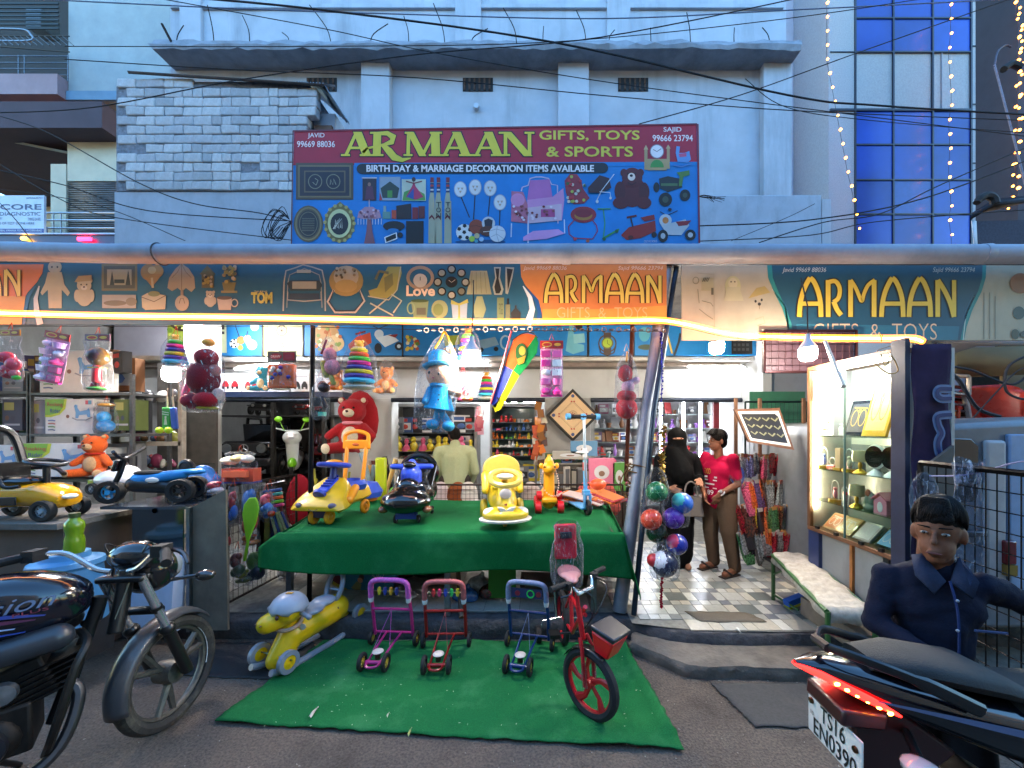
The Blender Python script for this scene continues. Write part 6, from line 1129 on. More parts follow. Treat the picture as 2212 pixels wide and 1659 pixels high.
# T2 black and blue twist car
t=thing('twist_car','black ride-on twist car with blue steering bars and round blue headlights','ride-on car',(XU(892,3.68),3.68,ZT+.004),.05,s=1.1)
bk_,b2=mat('#0d0d10',gls),mat('#3a5ae0',pl)
MB().ell((0,-.02,.2),(.18,.3,.13)).ell((0,-.2,.18),(.2,.16,.1)).ell((0,.18,.22),(.17,.16,.15)).cap((-.12,.02,.25),(-.13,.2,.42),.04).cap((.12,.02,.25),(.13,.2,.42),.04).obj('body',bk_,t,rem=.012)
MB().cap((0,-.02,.24),(0,-.05,.38),.08,.085).obj('front_column',b2,t);MB().ell((0,-.14,.27),(.1,.07,.09)).obj('nose_cover',bk_,t)
MB().cap((-.16,-.03,.44),(.16,-.03,.44),.024).cap((0,-.05,.4),(0,-.03,.47),.06,.035).obj('handlebar',b2,t,rem=.01);MB().ell((0,-.1,.46),(.055,.04,.03)).obj('horn_pad',bk_,t)
b=MB();sec=[[(rr*math.cos(a),.2+.03*math.sin(a*3),.38+rr2*math.sin(a)) for a in [2*PI*i/20 for i in range(20)]] for rr,rr2 in ((.15,.17),(.17,.19))]
MB().torus((0,.2,.37),.15,.028,'y',n=24).obj('backrest',bk_,t);MB().cb((0,.21,.36),(.24,.02,.2)).obj('back_panel',mat('#17171a',pl),t,bevel=.008)
for s_ in (-1,1):
    MB().ell((s_*.11,-.27,.185),(.032,.02,.03)).obj('headlight',mat('#3f6af0',pl),t);MB().ell((s_*.17,-.22,.12),(.04,.05,.03)).obj('side_lamp',mat('#7a4a30',gls),t);wheel(0,t,(s_*.09,-.17,.035),.035,.02);wheel(0,t,(s_*.12,.18,.035),.035,.02)
MB().cb((0,-.18,.06),(.16,.06,.04)).obj('axle_block',mat('#2a3ea8',pl),t)
bag(thing('clear_bag','clear plastic wrap around the black twist car','bag',(XU(892,3.7),3.7,ZT+.14)),.36,.3,.5,op=.04,seed=8,neck=.9)
# T3 pale yellow car
t=thing('push_car','pale yellow ride-on car with white trim and big back rest on the table','push car',(XU(1088,3.5),3.5,ZT+.004),.18,s=.92)
y1,y2,wt=mat('#d8b81e',pl),mat('#dcc058',pl),mat('#dcd8cc',pl)
MB().ell((0,-.2,.13),(.22,.16,.075)).cap((0,-.14,.14),(0,-.1,.32),.1,.07).cap((0,0,.2),(0,.25,.22),.13,.15).obj('body',y1,t,rem=.013)
MB().lathe([(.2,-.012),(.235,-.008),(.24,.008),(.2,.016)],(0,0,0),n=28,closed=True,q=Matrix(((1,0,0),(0,.72,0),(0,0,1)))).obj('bumper_trim',wt,t).location=(0,-.2,.085)
MB().cyl((0,-.1,.38),(0,-.12,.47),.03).obj('steering_column',mat('#c89a2a',pl),t);MB().torus((0,-.15,.45),.14,.026,q=rotm(.4),n=24).obj('steering_wheel',y2,t);MB().ell((0,-.16,.465),(.08,.06,.03)).obj('horn_pad',wt,t)
MB().ell((0,-.19,.31),(.055,.02,.05)).obj('front_window',mat('#c8c4cc',gls),t);MB().ext([(-.08,.24),(-.05,.2),(0,.175),(.05,.2),(.08,.24),(.04,.235),(0,.215),(-.04,.235)],-.36,-.3).obj('chevron',wt,t).location=(0,.04,-.03)
for s_ in (-1,1):
    MB().ell((s_*.15,-.24,.165),(.06,.05,.02),rx=.5,rz=s_*.6).obj('headlight',wt,t);MB().cap((s_*.17,.1,.3),(s_*.17,.2,.44),.035,.04).obj('arm_rest',y1,t)
    MB().torus((s_*.18,.2,.1),.07,.035,'x',n=20).ell((s_*.18,.2,.1),(.03,.05,.05)).obj('wheel',mat('#b8a02a',pl),t)
MB().ext(arc(0,.5,.19,.14,0,180,12)+[(-.19,.26),(.19,.26)],.24,.29).obj('back_rest',y2,t,bevel=.014);MB().torus((0,-.14,.04),.03,.018,'x').obj('front_wheel',mat('#c8a83a',pl),t);MB().ell((0,.1,.34),(.11,.15,.04)).obj('seat',mat('#e0c020',pl),t)
MB().cb((0,-.215,.2),(.025,.02,.05)).obj('door_print',mat('#a84a3a',pl),t)
# T4 orange horse toy
t=thing('rolling_horse','yellow orange toy horse on four red wheels beside the blue kick scooter','toy horse',(XU(1186,3.95),3.95,ZT+.004),.05)
yo,rd=mat('#f0a818',pl),mat('#c81826',pl)
MB().cap((0,0,.1),(0,.02,.38),.06,.055).ell((0,-.03,.44),(.07,.1,.065)).cap((0,0,.5),(0,0,.56),.05,.018).cap((0,.02,.1),(0,.3,.14),.075).obj('body',yo,t,rem=.01)
for s_ in (-1,1):
    MB().ell((s_*.075,.0,.46),(.025,.02,.03)).obj('ear',yo,t);MB().ell((s_*.05,-.1,.46),.012).obj('eye',mat('#7a4a10',pl),t)
    for y in (-.06,.28):
        for z,r_ in ((.06,.06),):MB().lathe([(0,-.035),(r_,-.03),(r_,.03),(0,.035)],(s_*.11,y,z),'x',16).obj('wheel',rd,t,bevel=.006)
    MB().lathe([(0,-.03),(.045,-.025),(.045,.025),(0,.03)],(s_*.1,-.02,.17),'x',14).obj('foot_peg',rd,t)
MB().box(-.075,.075,-.1,.1,.1,.16).obj('front_block',yo,t,bevel=.02)
b=MB()
for s_ in (-1,1):
    for p in spl([(s_*.06,-.06,.42),(s_*.09,-.08,.3),(s_*.03+.04,-.1,.18),(.12,-.06,.2)],6):b.ell(p,.008,n=6,m=4)
b.obj('bead_rein',mat('#e8c8b8',pl),t,kind='stuff')
# T5 kick scooter
t=thing('kick_scooter','tall blue and white kick scooter standing at the right end of the table','scooter',(XU(1266,3.85),3.85,ZT+.004),.28)
bs_,wh=mat('#5aa8e0',pl),mat('#dfe2e4',pl)
MB().cyl((0,0,.12),(.01,.08,.95),.014).obj('steering_tube',mat('#b8c4d0','metal'),t);MB().cyl((0,.012,.2),(.006,.05,.52),.02).obj('tube_cover',bs_,t);MB().cyl((.004,.04,.42),(.006,.05,.5),.0215).obj('cover_band',mat('#b84a3a',pl),t)
MB().cyl((-.15,.08,.95),(.15,.08,.95),.022).obj('handlebar',mat('#161618','rubber'),t)
for x in (-.155,0,.155):MB().lathe([(.012,-.02),(.032,-.02),(.032,.02),(.012,.02)],(x,.08,.95),'x' if x else 'y',14,closed=True).obj('grip_end',bs_,t)
MB().ell((-.02,.05,.6),(.07,.03,.015)).cyl((.004,.04,.55),(.006,.05,.64),.024).obj('clamp',wh,t)
wheel(0,t,(0,-.04,.075),.075,.035,'x',rim='#2a2a2c');MB().cb((-.03,-.03,.14),(.012,.05,.14)).cb((.03,-.03,.14),(.012,.05,.14)).cb((0,0,.21),(.07,.05,.05)).obj('front_fork',bs_,t,bevel=.004)
MB().cb((0,.2,.06),(.12,.45,.02)).obj('deck',bs_,t,bevel=.006);wheel(0,t,(0,.45,.05),.05,.03,'x')
t=thing('packet_heap','fanned heap of shiny toy packets lying on the table behind the scooter','packets',P(1270,1085,4.25))
for i in range(22):MB().cb((-.2+i*.022,.05*math.sin(i),.03+.012*(i % 5)),(.3,.18,.012),rz=-.5-.02*i,ry=.12+.02*(i % 4),rx=.1).obj('packet',mat(R.choice(('#c8b0b0','#a8303a','#d87a3a','#b8a890','#e0d0d0','#8a4a4a')),gls),t)
MB().ell((.1,-.05,.2),(.09,.07,.06)).obj('orange_toy',mat('#e8582a',pl),t)
# ---------------------------------------------------------------- floor toys: walkers
def walker(lab,u,v,rz,c,grip,rim,tb='#1c1c1c',beads=1):
    Y=1455/(v-925);t=thing('push_walker',lab,'baby walker',(XU(u,Y),Y,.018),rz,'metal push walkers on the carpet');m=mat(c,'paint',rough=.3)
    for s_ in (-1,1):MB().tube([(s_*.15,.34,.08),(s_*.15,.3,.28),(s_*.145,.26,.44)],.013,8).obj('side_tube',m,t)
    MB().tube(spl([(-.145,.26,.4),(-.14,.25,.5),(-.1,.24,.535),(0,.24,.54),(.1,.24,.535),(.14,.25,.5),(.145,.26,.4)],5),.02,10).obj('foam_grip',mat(grip,'rubber',rough=.5),t)
    for s_ in (-1,1):MB().lathe([(.016,-.03),(.022,0),(.018,.02)],(s_*.145,.262,.395),n=10).obj('grip_cap',mat('#d8d8d8',pl),t)
    MB().tube([(-.15,.29,.3),(.15,.29,.3)],.011,8).obj('cross_bar',m,t);MB().tube([(-.16,.34,.1),(.16,.34,.1)],.009,8).obj('axle_bar',m,t)
    if beads:
        MB().tube([(-.13,.26,.45),(.13,.26,.45)],.003,5).obj('bead_rod',mat('#b8b8a8','metal'),t)
        for i,bc in enumerate(('#d8c020','#1f2f8a','#d89a20','#1f2f7a') if beads==1 else ('#b81828','#d82a6a','#1f3aa0','#2ab85a','#d8c82a')):x=-.08+i*.045;MB().ell((x,.26,.468),.013).ell((x,.26,.448),(.017,.012,.018)).ell((x,.26,.43),.012).obj('bead_figure',mat(bc,pl),t)
    else:
        MB().cb((0,.25,.455),(.24,.006,.07)).obj('toy_panel',mat('#27305a',pl),t);MB().torus((.03,.243,.455),.026,.005,'y').obj('green_ring',mat('#2ad85a',pl),t)
        for x in (-.07,.09):MB().lathe([(0,-.004),(.02,-.003),(.02,.003)],(x,.245,.455),'y',12).obj('red_disc',mat('#8a1f34',pl),t)
    for s_ in (-1,1):MB().tube([(s_*.06,.34,.1),(s_*.05,.15,.08),(s_*.045,.02,.06)],.008,7).obj('fork_tube',m,t)
    MB().tube(spl([(-.045,.03,.06),(-.04,-.03,.055),(0,-.05,.055),(.04,-.03,.055),(.045,.03,.06)],4),.009,7).obj('front_loop',m,t);MB().cyl((-.06,.01,.055),(.06,.01,.055),.014).obj('front_roller',m,t)
    MB().ell((0,.07,.1),(.04,.04,.012)).obj('clicker_disc',mat('#d8ccc0',pl),t);MB().cyl((0,.07,.05),(0,.07,.1),.02).obj('clicker',mat('#3a3024',pl),t)
    MB().tube([(.005,.28,.3),(-.045,.08,.09)],.0018,4).obj('cord',mat(grip,'cloth'),t);MB().tube([(.005,.28,.3),(.045,.16,.09)],.0018,4).obj('cord',mat(grip,'cloth'),t)
    for x,y,r_ in ((-.175,.34,.055),(.175,.34,.055),(-.085,.01,.06),(.085,.01,.06)):wheel(0,t,(x,y,r_),r_,.024,rim=rim,n=18)
    return t
walker('magenta push walker with yellow wheel hubs beside the rocking toy',806,1456,-.06,'#b02a78','#c85ab0','#c8a83a')
walker('dark red push walker with five bead figures, middle of the three',942,1462,.03,'#8a1418','#b05a5a','#4a4a4a',beads=2)
walker('navy blue push walker with grey grip and green ring panel',1118,1464,-.22,'#12306a','#7a86a8','#b8a03a',beads=0)
# rocking dinosaur
t=thing('rocking_toy','yellow animal rocking toy with grey helmet, wheels and ring back rest','rocking toy',(XU(632,2.88),2.88,.02),.0,s=.88)
ym,gy=mat('#e4b80c',pl),mat('#858c98',pl)
D=Vector((math.cos(1.22),math.sin(1.22),0));S=Vector((-D.y,D.x,0))
def L3(a,s_,z):p=D*a+S*s_;return (p.x,p.y,z)
MB().cap(L3(.0,0,.22),L3(.42,0,.25),.11,.12).cap(L3(-.02,0,.22),L3(-.04,0,.34),.07,.06).cap(L3(-.02,0,.2),L3(-.12,0,.07),.1,.09).cap(L3(.42,0,.24),L3(.52,0,.1),.085,.06).obj('body',ym,t,rem=.01)
MB().ell(L3(-.04,0,.42),(.12,.12,.1)).cap(L3(-.06,.02,.385),L3(-.17,.06,.36),.09,.075).obj('head',ym,t,rem=.01)
b=MB();n=24;rs=[]
for k,a in enumerate((0.02,.3,.6,.9,1.2,1.45,1.62)):
    rs.append([tuple(Vector(L3(-.03,0,.44))+Vector((.138*math.sin(a)*math.cos(2*PI*j/n),.138*math.sin(a)*math.sin(2*PI*j/n),.125*math.cos(a)+(.014*math.sin(2*PI*j/n*7) if k==6 else 0)))) for j in range(n)])
b.rings(rs,cap=False).obj('egg_helmet',mat('#a4aab6',pl),t,solid=.006,sm=70)
MB().cb((L3(-.04,-.02,.567)),(.05,.03,.006)).obj('helmet_sticker',mat('#d8a04a',pl),t)
for s_ in (-1,1):MB().cyl(L3(-.0,s_*.06,.41),L3(-.03,s_*.22,.4),.018).ell(L3(-.03,s_*.22,.4),.022).obj('handle_grip',gy,t);MB().ell(L3(-.155,s_*.06+.03,.415),(.016,.014,.02)).obj('eye',mat('#5a2020',gls),t)
MB().ell(L3(-.243,.03,.38),(.008,.012,.006)).ell(L3(-.238,.09,.38),(.008,.012,.006)).obj('nostril',mat('#3a2a10',pl),t)
MB().ell(L3(.16,0,.345),(.12,.12,.035)).ell(L3(.3,0,.365),(.1,.1,.04)).obj('seat_pad',mat('#8a94a0',pl),t,rem=.01)
MB().torus(L3(-.03,0,.32),.09,.016,q=rotm(.3)).obj('collar',mat('#b89a88',pl),t);MB().lathe([(0,-.003),(.026,-.002),(.026,.003)],L3(-.0,-.115,.29),'y',12).obj('paw_sticker',mat('#c8c4b8',pl),t)
b=MB();pts=[L3(.36,0,.33)];cc=Vector(L3(.42,0,.45))
MB().tube([cc+S*.085*math.cos(a)+Vector((0,0,.13*math.sin(a)))+D*.05*math.sin(a) for a in [2*PI*i/22 for i in range(22)]],.022,9,closed=True).obj('ring_back_rest',gy,t);MB().cap(cc+S*.05-Vector((0,0,.03)),cc-S*.05-Vector((0,0,.03)),.012).obj('rest_bar',gy,t)
for s_ in (-1,1):
    MB().tube(spl([L3(-.26,s_*.11,.06),L3(-.15,s_*.11,.025),L3(.1,s_*.11,.015),L3(.4,s_*.11,.02),L3(.55,s_*.11,.07),L3(.6,s_*.1,.13)],5),.026,8).obj('rocker_rail',gy,t)
    for a,r_ in ((-.16,.085),(.56,.08)):
        c0=Vector(L3(a,s_*.16,.1 if a<0 else .17));MB().lathe([(r_*.6,-.02),(r_,-.018),(r_,.018),(r_*.6,.02)],(0,0,0),'y',22,closed=True,q=rotm(0,0,1.22)).obj('wheel',gy,t).location=c0
        MB().lathe([(0,-.024),(r_*.62,-.016),(r_*.62,.016),(0,.024)],(0,0,0),'y',18,q=rotm(0,0,1.22)).obj('hub_cap',ym,t).location=c0
MB().tube([L3(-.16,-.2,.12),L3(-.16,.2,.12)],.006,5).obj('axle',mat('#8a8a6a','metal'),t);MB().ell(L3(.36,-.1,.28),(.012,.012,.02)).obj('body_sticker',mat('#5a3020',pl),t)
# ---------------------------------------------------------------- under the table
t=carton('board_game_box','tilted blue board game box printed with a cartoon child under the table',0,.55,.07,.4,P(768,1290,3.75),-.12,'#2a7a9a',[('r',0,0,1,.3,'#2f86a8'),('e',.45,.5,.05,.07,'#3a2a24'),('e',.45,.58,.05,.06,'#c89a7a'),('p',[(.4,.64),(.5,.64),(.54,.85),(.36,.85)],'#8a8a5a'),('e',.82,.8,.06,.08,'#a8c8d8'),('e',.1,.85,.1,.12,'#7a2a3a'),('r',.02,.92,1,1,'#c8a83a')],texts=[('NIA',.55,.06,.8,.2,'#d8dce0'),('MUMMY',.56,.22,.9,.34,'#d8dce0'),('MASTER',.1,.05,.4,.16,'#1f4a6a')],ry=.45)
for i,(u,v,Yq,sx,sz,c,nm,lab) in enumerate(((880,1310,3.6,.1,.06,'#c8c8c8','plastic_bundle','small white plastic bundle under the middle of the table'),(1003,1310,3.5,.12,.13,'#3a6aa8','blue_bag','crumpled blue plastic bag under the table'),(1035,1318,3.65,.12,.18,'#a8a8a4','foil_bag','silver foil bag under the table beside the blue bag'),(1055,1300,3.55,.09,.14,'#4a2018','brown_packet','dark brown toy packet beside the silver bag'),(860,1290,4.1,.2,.18,'#5a1c20','red_packets','heap of dark red packets at the back under the table'),(925,1285,4.1,.2,.2,'#2f3a32','green_packets','heap of dark green packets at the back under the table'),(1175,1300,3.7,.25,.14,'#4a4036','flattened_carton','flattened brown cartons lying under the right of the table'),(1230,1290,3.9,.2,.2,'#3c352e','old_carton','old brown carton standing under the right of the table'))):
    t=thing(nm,lab,'bag' if i<6 else 'carton',P(u,v,Yq),R.uniform(-.5,.5));p=t.location;t.location=(p[0],p[1],.172)
    if i<6:MB().ell((0,0,sz*.45),(sx,sx*.7,sz*.5)).cap((0,0,sz*.7),(sx*.3,0,sz*1.1),sx*.35,sx*.15).ell((sx*.5,0,sz*.3),(sx*.6,sx*.5,sz*.35)).obj('crumpled_film',mat(c,gls,ns=30,na=.4,bump=.4),t,rem=.012,smo=2)
    else:MB().cb((0,0,sz*.5),(sx*1.6,sx,sz),ry=.1*i-.5).obj('cardboard',mat(c,'card',dirt=.3),t)
MB().box(XU(1050,3.35),XU(1112,3.35),3.5,3.52,.2,.5).obj('green_board',mat('#2f7a1f','card'),label='bright green board hanging below the table cloth',cat='board')
MB().cyl((XU(1002,3.3),3.2,.17),(XU(955,3.6),4.1,.8),.02).obj('brace_bar',mat('#5a4a3c','wood'),label='slanting wooden brace under the table',cat='brace')

# ---------------------------------------------------------------- motorcycle at the left
blk,gbl,chm=mat('#141416','plastic'),mat('#0c0f1c','gloss'),mat('#d0d4da','steel',rough=.22,na=.05)
dst=mat('#4a4846','rubber',dirt=.5,ds=9,streak=1,dc='#6d6660');tyr=mat('#34322f','rubber',dirt=.75,ds=7,streak=1,dc='#77705f');alu=mat('#726f69','steel',rough=.5,dirt=.4,dc='#6a625a')
mc=thing('motorcycle','parked dark blue motorcycle with chrome forks and dusty alloy front wheel at left','motorcycle',(-2.13,2.28,0),math.radians(93),s=1.08,rx=-.03)
def mcwheel(c,r,w,rz=0):
    o=MB().at(c,rz=rz).lathe([(r*.8,-w*.36),(r*.88,-w/2),(r*.96,-w*.42),(r,-w*.15),(r,w*.15),(r*.96,w*.42),(r*.88,w/2),(r*.8,w*.36)],(0,0,0),'y',40,closed=True).obj('front_tyre' if c[0]==0 else 'rear_tyre',tyr,mc)
    b=MB().at(c,rz=rz);b.torus((0,0,0),r*.78,.016,'y',n=36,k=8);b.lathe([(0,-.05),(.055,-.045),(.06,0),(.055,.045),(0,.05)],(0,0,0),'y',18)
    for i in range(3):
        for d in (-.22,.22):a=2*PI*i/3+.4+d;b.tube([(math.cos(a-d*1.5)*.05,0,math.sin(a-d*1.5)*.05),(math.cos(a)*r*.76,0,math.sin(a)*r*.76)],[.018,.014],6)
    b.obj('alloy_rim',alu,mc)
    MB().at(c,rz=rz).torus((0,-.022,0),r*.8,.003,'y',n=20,k=4,arc=(-.35,.75)).obj('reflective_strip',mat('#e0e0dc','matte'),mc)
mcwheel((0,0,.28),.28,.075,-.03);mcwheel((-1.27,0,.3),.3,.1)
for s_,nm in ((-1,'fork'),(1,'fork')):
    y=s_*.088;MB().cyl((.01,y,.275),(-.1,y,.55),.026,n=14).cyl((.01,y-.012,.29),(.01,y+.012,.29),.02).ell((-.1,y,.555),.034).obj('fork_leg',blk,mc);MB().cyl((-.1,y,.55),(-.235,y,.87),.0185,n=14).obj('fork_tube',chm,mc);MB().cyl((-.155,y,.68),(-.162,y,.695),.024).obj('fork_ring',blk,mc)
MB().grid(lambda u,v:((lambda a,w:((.31-.03*(2*w-1)**2)*math.cos(a),(w-.5)*.11,.285+(.31-.03*(2*w-1)**2)*math.sin(a)))(math.radians(40+150*u),v)),26,6).obj('front_mudguard',mat('#3b3c40','plastic',dirt=.5,ds=6,dc='#6a645c'),mc,solid=.006,sm=180)
MB().cb((-.225,0,.86),(.06,.21,.03)).cb((-.145,0,.67),(.05,.2,.03)).cyl((-.27,0,.62),(-.2,0,.9),.03).obj('fork_clamp',blk,mc,bevel=.01)
MB().ell((-.1,0,.86),(.1,.13,.12)).ell((-.16,0,.95),(.08,.12,.07)).obj('headlight_cowl',mat('#15161a','gloss'),mc,rem=.012);MB().lathe([(0,.03),(.08,.02),(.09,-.02)],(-.01,0,.85),'x',18).obj('headlight_glass',mat('#8a9096','gloss'),mc)
MB().cb((-.17,.0,.99),(.07,.13,.035),ry=-.5).obj('instrument_panel',blk,mc,bevel=.015)
for s_ in (-1,1):
    MB().tube(spl([(-.24,s_*.04,.9),(-.25,s_*.1,.92),(-.27,s_*.2,1.0),(-.31,s_*.26,1.015)],5),.012,8).obj('handlebar_tube',chm,mc)
    MB().tube(spl([(-.31,s_*.26,1.015),(-.37,s_*.32,1.01),(-.45,s_*.39,.99)],4),.019,9).cb((-.33,s_*.27,1.015),(.06,.05,.05)).obj('grip',mat('#111112','rubber'),mc);MB().tube(spl([(-.3,s_*.27,1.01),(-.33,s_*.36,1.0),(-.4,s_*.44,.97)],4),[.009]*8+[.005],6).obj('lever',blk,mc)
    MB().tube([(-.1,s_*.1,.8),(-.05,s_*.2,.8)],.01,6).ell((-.05,s_*.24,.8),(.035,.05,.028)).obj('indicator',mat('#2a2624','gloss'),mc)
    MB().tube(spl([(-.12,s_*.06,.95),(-.2,s_*.1,1.02),(-.22,s_*.05,.9),(-.3,s_*.03,.7)],5),.004,5).obj('brake_cable',blk,mc)
sec=[]
for x,w_,z0,z1 in ((-.32,.05,.78,.86),(-.36,.1,.74,.91),(-.46,.145,.7,.965),(-.6,.155,.69,.985),(-.74,.13,.7,.95),(-.86,.08,.72,.88),(-.9,.05,.74,.84)):
    m_=(z0+z1)/2;h_=(z1-z0)/2;sec.append([(x,w_*math.copysign(abs(math.cos(a))**.7,math.cos(a)),m_+h_*math.copysign(abs(math.sin(a))**.75,math.sin(a))) for a in [2*PI*i/20 for i in range(20)]])
MB().loft(sec).obj('fuel_tank',gbl,mc,sub=1)
def tk(a,b_,d):# a along the tank side, b downwards
    x=-.34-a*.5;k=1-((x+.6)/.3)**2*.25;z=.95-b_*.22
    return Vector((x,-(.158*k*(1-abs((z-.84)/.16)**3*.25))-d,z))
pic(mc,'tank_decal',tk,[('l',[(.98,.52),(.7,.46),(.4,.5),(.2,.62)],[.1,.09,.06,.02],'#3a4a9a'),('l',[(.7,.56),(.45,.58),(.25,.66)],[.06,.07,.02],'#5a2a4a'),('l',[(.98,.7),(.7,.62),(.35,.74)],[.04,.05,.02],'#9ab0d8'),('l',[(.98,.84),(.7,.76),(.3,.84)],[.09,.06,.02],'#2b4aa8')],w=0,d0=.012,step=.001)
txt(mc,lambda a,b_,d:tk(a,b_,d),'Passion',.76,.2,.14,.46,mat('#6d7c9a','plastic'),w=0,d=.014,ital=.4);txt(mc,tk,'PLUS',.36,.47,.18,.53,mat('#8a3a4a','plastic'),w=0,d=.017)
MB().cap((-.42,-.12,.7),(-.85,-.14,.66),.055,.05).cap((-.42,.12,.7),(-.85,.14,.66),.055,.05).obj('tank_skirt',mat('#2a3038','plastic'),mc)
MB().cap((-.92,0,.82),(-1.5,0,.86),.12,.11).obj('seat',mat('#18181a','rubber'),mc);MB().ell((-1.2,0,.68),(.36,.13,.12)).obj('side_cover',gbl,mc);MB().cap((-1.55,0,.8),(-1.75,0,.84),.08,.05).obj('tail_unit',gbl,mc)
eng=mat('#2c2b2b','steel',rough=.6,dirt=.5,dc='#5a5650');MB().cb((-.66,0,.36),(.34,.22,.2)).cb((-.52,0,.52),(.16,.16,.18),ry=-.3).ell((-.6,-.1,.34),(.09,.05,.09)).ell((-.78,-.1,.34),(.08,.04,.08)).obj('engine_block',eng,mc,bevel=.02)
for i in range(6):MB().cb((-.47+i*.008,0,.46+i*.026),(.2,.2,.006),ry=-.3).obj('cooling_fin',eng,mc)
MB().lathe([(0,-.03),(.04,-.025),(.045,0)],(-.56,-.12,.53),'y',16).obj('cylinder_cap',mat('#8a8c90','steel'),mc);MB().lathe([(0,-.03),(.075,-.02),(.08,0)],(-.62,-.15,.34),'y',20).obj('crank_cover',mat('#1b1d24','plastic'),mc)
MB().tube(spl([(-.44,-.03,.5),(-.37,-.06,.42),(-.42,-.12,.24),(-.55,-.15,.17),(-.8,-.17,.17)],5),.022,9).obj('exhaust_pipe',mat('#6a6c72','metal',rough=.35),mc);MB().cap((-.8,-.18,.18),(-1.45,-.2,.27),.045,.055).obj('muffler',mat('#8a8c92','metal',rough=.3),mc)
MB().tube(spl([(-.36,-.05,.68),(-.33,-.16,.66),(-.36,-.22,.58),(-.42,-.22,.35),(-.46,-.1,.22)],6),.015,8).obj('crash_guard',mat('#3a3836','steel',dirt=.5),mc);MB().tube(spl([(-.36,.05,.68),(-.33,.16,.66),(-.36,.22,.58),(-.42,.22,.35),(-.46,.1,.22)],6),.015,8).obj('crash_guard',blk,mc)
MB().cyl((-.3,0,.8),(-.45,0,.3),.025).cyl((-.9,0,.72),(-.95,0,.3),.022).cyl((-.95,0,.32),(-1.27,0,.3),.02).obj('frame_tube',blk,mc);MB().cyl((-.75,-.05,.25),(-.75,-.2,.24),.012).cyl((-.7,.08,.25),(-.6,.3,.02),.012).obj('foot_peg',blk,mc)
piv=Matrix.Translation((-.24,0,0)) @ Matrix.Rotation(math.radians(-50),4,'Z') @ Matrix.Translation((.24,0,0));rear_names=('fuel_tank','tank_decal','lettering','tank_skirt','seat','side_cover','tail_unit','engine_block','cooling_fin','cylinder_cap','crank_cover','exhaust_pipe','muffler','crash_guard','frame_tube','foot_peg','rear_tyre')
for o in list(mc.children):
    if o.name.split('.')[0] in rear_names or (o.name.startswith(('alloy_rim','reflective')) and min(v.co.x for v in o.data.vertices)<-.6):o.data.transform(piv)
# ---------------------------------------------------------------- motorcycle at the right
m2=thing('motorcycle','black motorcycle tail with glowing red tail lamp and white number plate at lower right','motorcycle',(.8,1.2,0),0)
def sec2(x,y0,hw,z0,z1,p=.8):m_=(z0+z1)/2;h_=(z1-z0)/2;return [(x,y0+hw*math.copysign(abs(math.cos(a))**p,math.cos(a)),m_+h_*math.copysign(abs(math.sin(a))**p,math.sin(a))) for a in [2*PI*i/16 for i in range(16)]]
MB().loft([sec2(-.03,0,.008,.985,1.0),sec2(.04,0,.05,.95,1.01),sec2(.14,0,.085,.9,1.005),sec2(.3,0,.1,.84,.97),sec2(.5,0,.12,.76,.93),sec2(.8,0,.13,.66,.88),sec2(1.1,0,.12,.6,.85)]).obj('tail_fairing',mat('#101018','gloss'),m2)
MB().loft([sec2(.16,0,.06,.99,1.03),sec2(.3,0,.1,.97,1.035),sec2(.5,0,.11,.93,1.0),sec2(.62,0,.1,.9,.94)]).obj('pillion_seat',mat('#1a1a1c','rubber',ns=200),m2);MB().loft([sec2(.55,0,.1,.86,.95),sec2(.7,0,.14,.83,.925),sec2(1.0,0,.15,.8,.9),sec2(1.25,0,.1,.8,.9)]).obj('rider_seat',mat('#161618','rubber',ns=200),m2)
for s_ in (-1,1):MB().tube(spl([(.05,s_*.02,1.05),(.12,s_*.09,1.045),(.25,s_*.115,1.0),(.4,s_*.12,.93)],5),[.014]*10+[.02]*6,8,flat=.6).obj('grab_rail',mat('#1a1a1d','plastic'),m2)
MB().tube([(.05,-.03,1.05),(.05,.03,1.05)],.014,8).obj('grab_rail',mat('#1a1a1d','plastic'),m2)
for s_ in (-1,1):MB().tube(spl([(-.035,s_*.004,.99),(.02,s_*.04,.978),(.08,s_*.07,.955),(.14,s_*.092,.93),(.2,s_*.102,.9)],5),[.003,.005,.007,.009,.01]+[.0115]*10+[.01,.009,.007,.006,.005,.003],8,flat=.5).obj('tail_lamp',glow('#ff1410',3.5),m2)
for i in range(6):MB().ell((.05+.024*i,-(.064+.0075*i),.966-.0115*i),(.008,.004,.005)).obj('lamp_led',glow('#ffa030',12),m2)
pm=mat('#d8d4cc','paint',rough=.4);MB().box(-.006,0,-.11,.11,-.065,.06).at().obj('number_plate',pm,m2,bevel=.004).location=(.09,0,.775)
fr=lf((.0835,.11,.835),(0,-.22,0),(0,0,-.125),(-1,0,0));kk=mat('#1a1a1c','paint')
txt(m2,fr,'TS16',.27,.06,.73,.46,kk,w=0,d=.001,bold=.01);txt(m2,fr,'EN0390',.13,.53,.92,.95,kk,w=0,d=.001,bold=.01);txt(m2,fr,'IND',.06,.42,.13,.52,kk,w=0,d=.001)
for y in (.09,-.09):MB().lathe([(0,-.004),(.009,-.003),(.01,.002)],(.08,y,.815 if y>0 else .8),'x',10).obj('plate_bolt',mat('#6a4a38','metal'),m2)
MB().cb((.12,0,.87),(.13,.16,.05),ry=.1).ext([(.1,.86),(.24,.88),(.42,.75),(.3,.66),(.13,.7),(.12,.8)],-.045,.045).obj('plate_holder',mat('#33161a','plastic'),m2,bevel=.01)
for s_,c in ((-1,0),(1,0)):MB().cyl((.26,s_*.05,.82),(.22,s_*.13,.81),.012).obj('indicator_stem',blk,m2);MB().ell((.2,s_*.17,.805),(.055,.05,.028),ry=.3).obj('indicator',mat('#b8b4b0','gloss',rough=.1),m2)
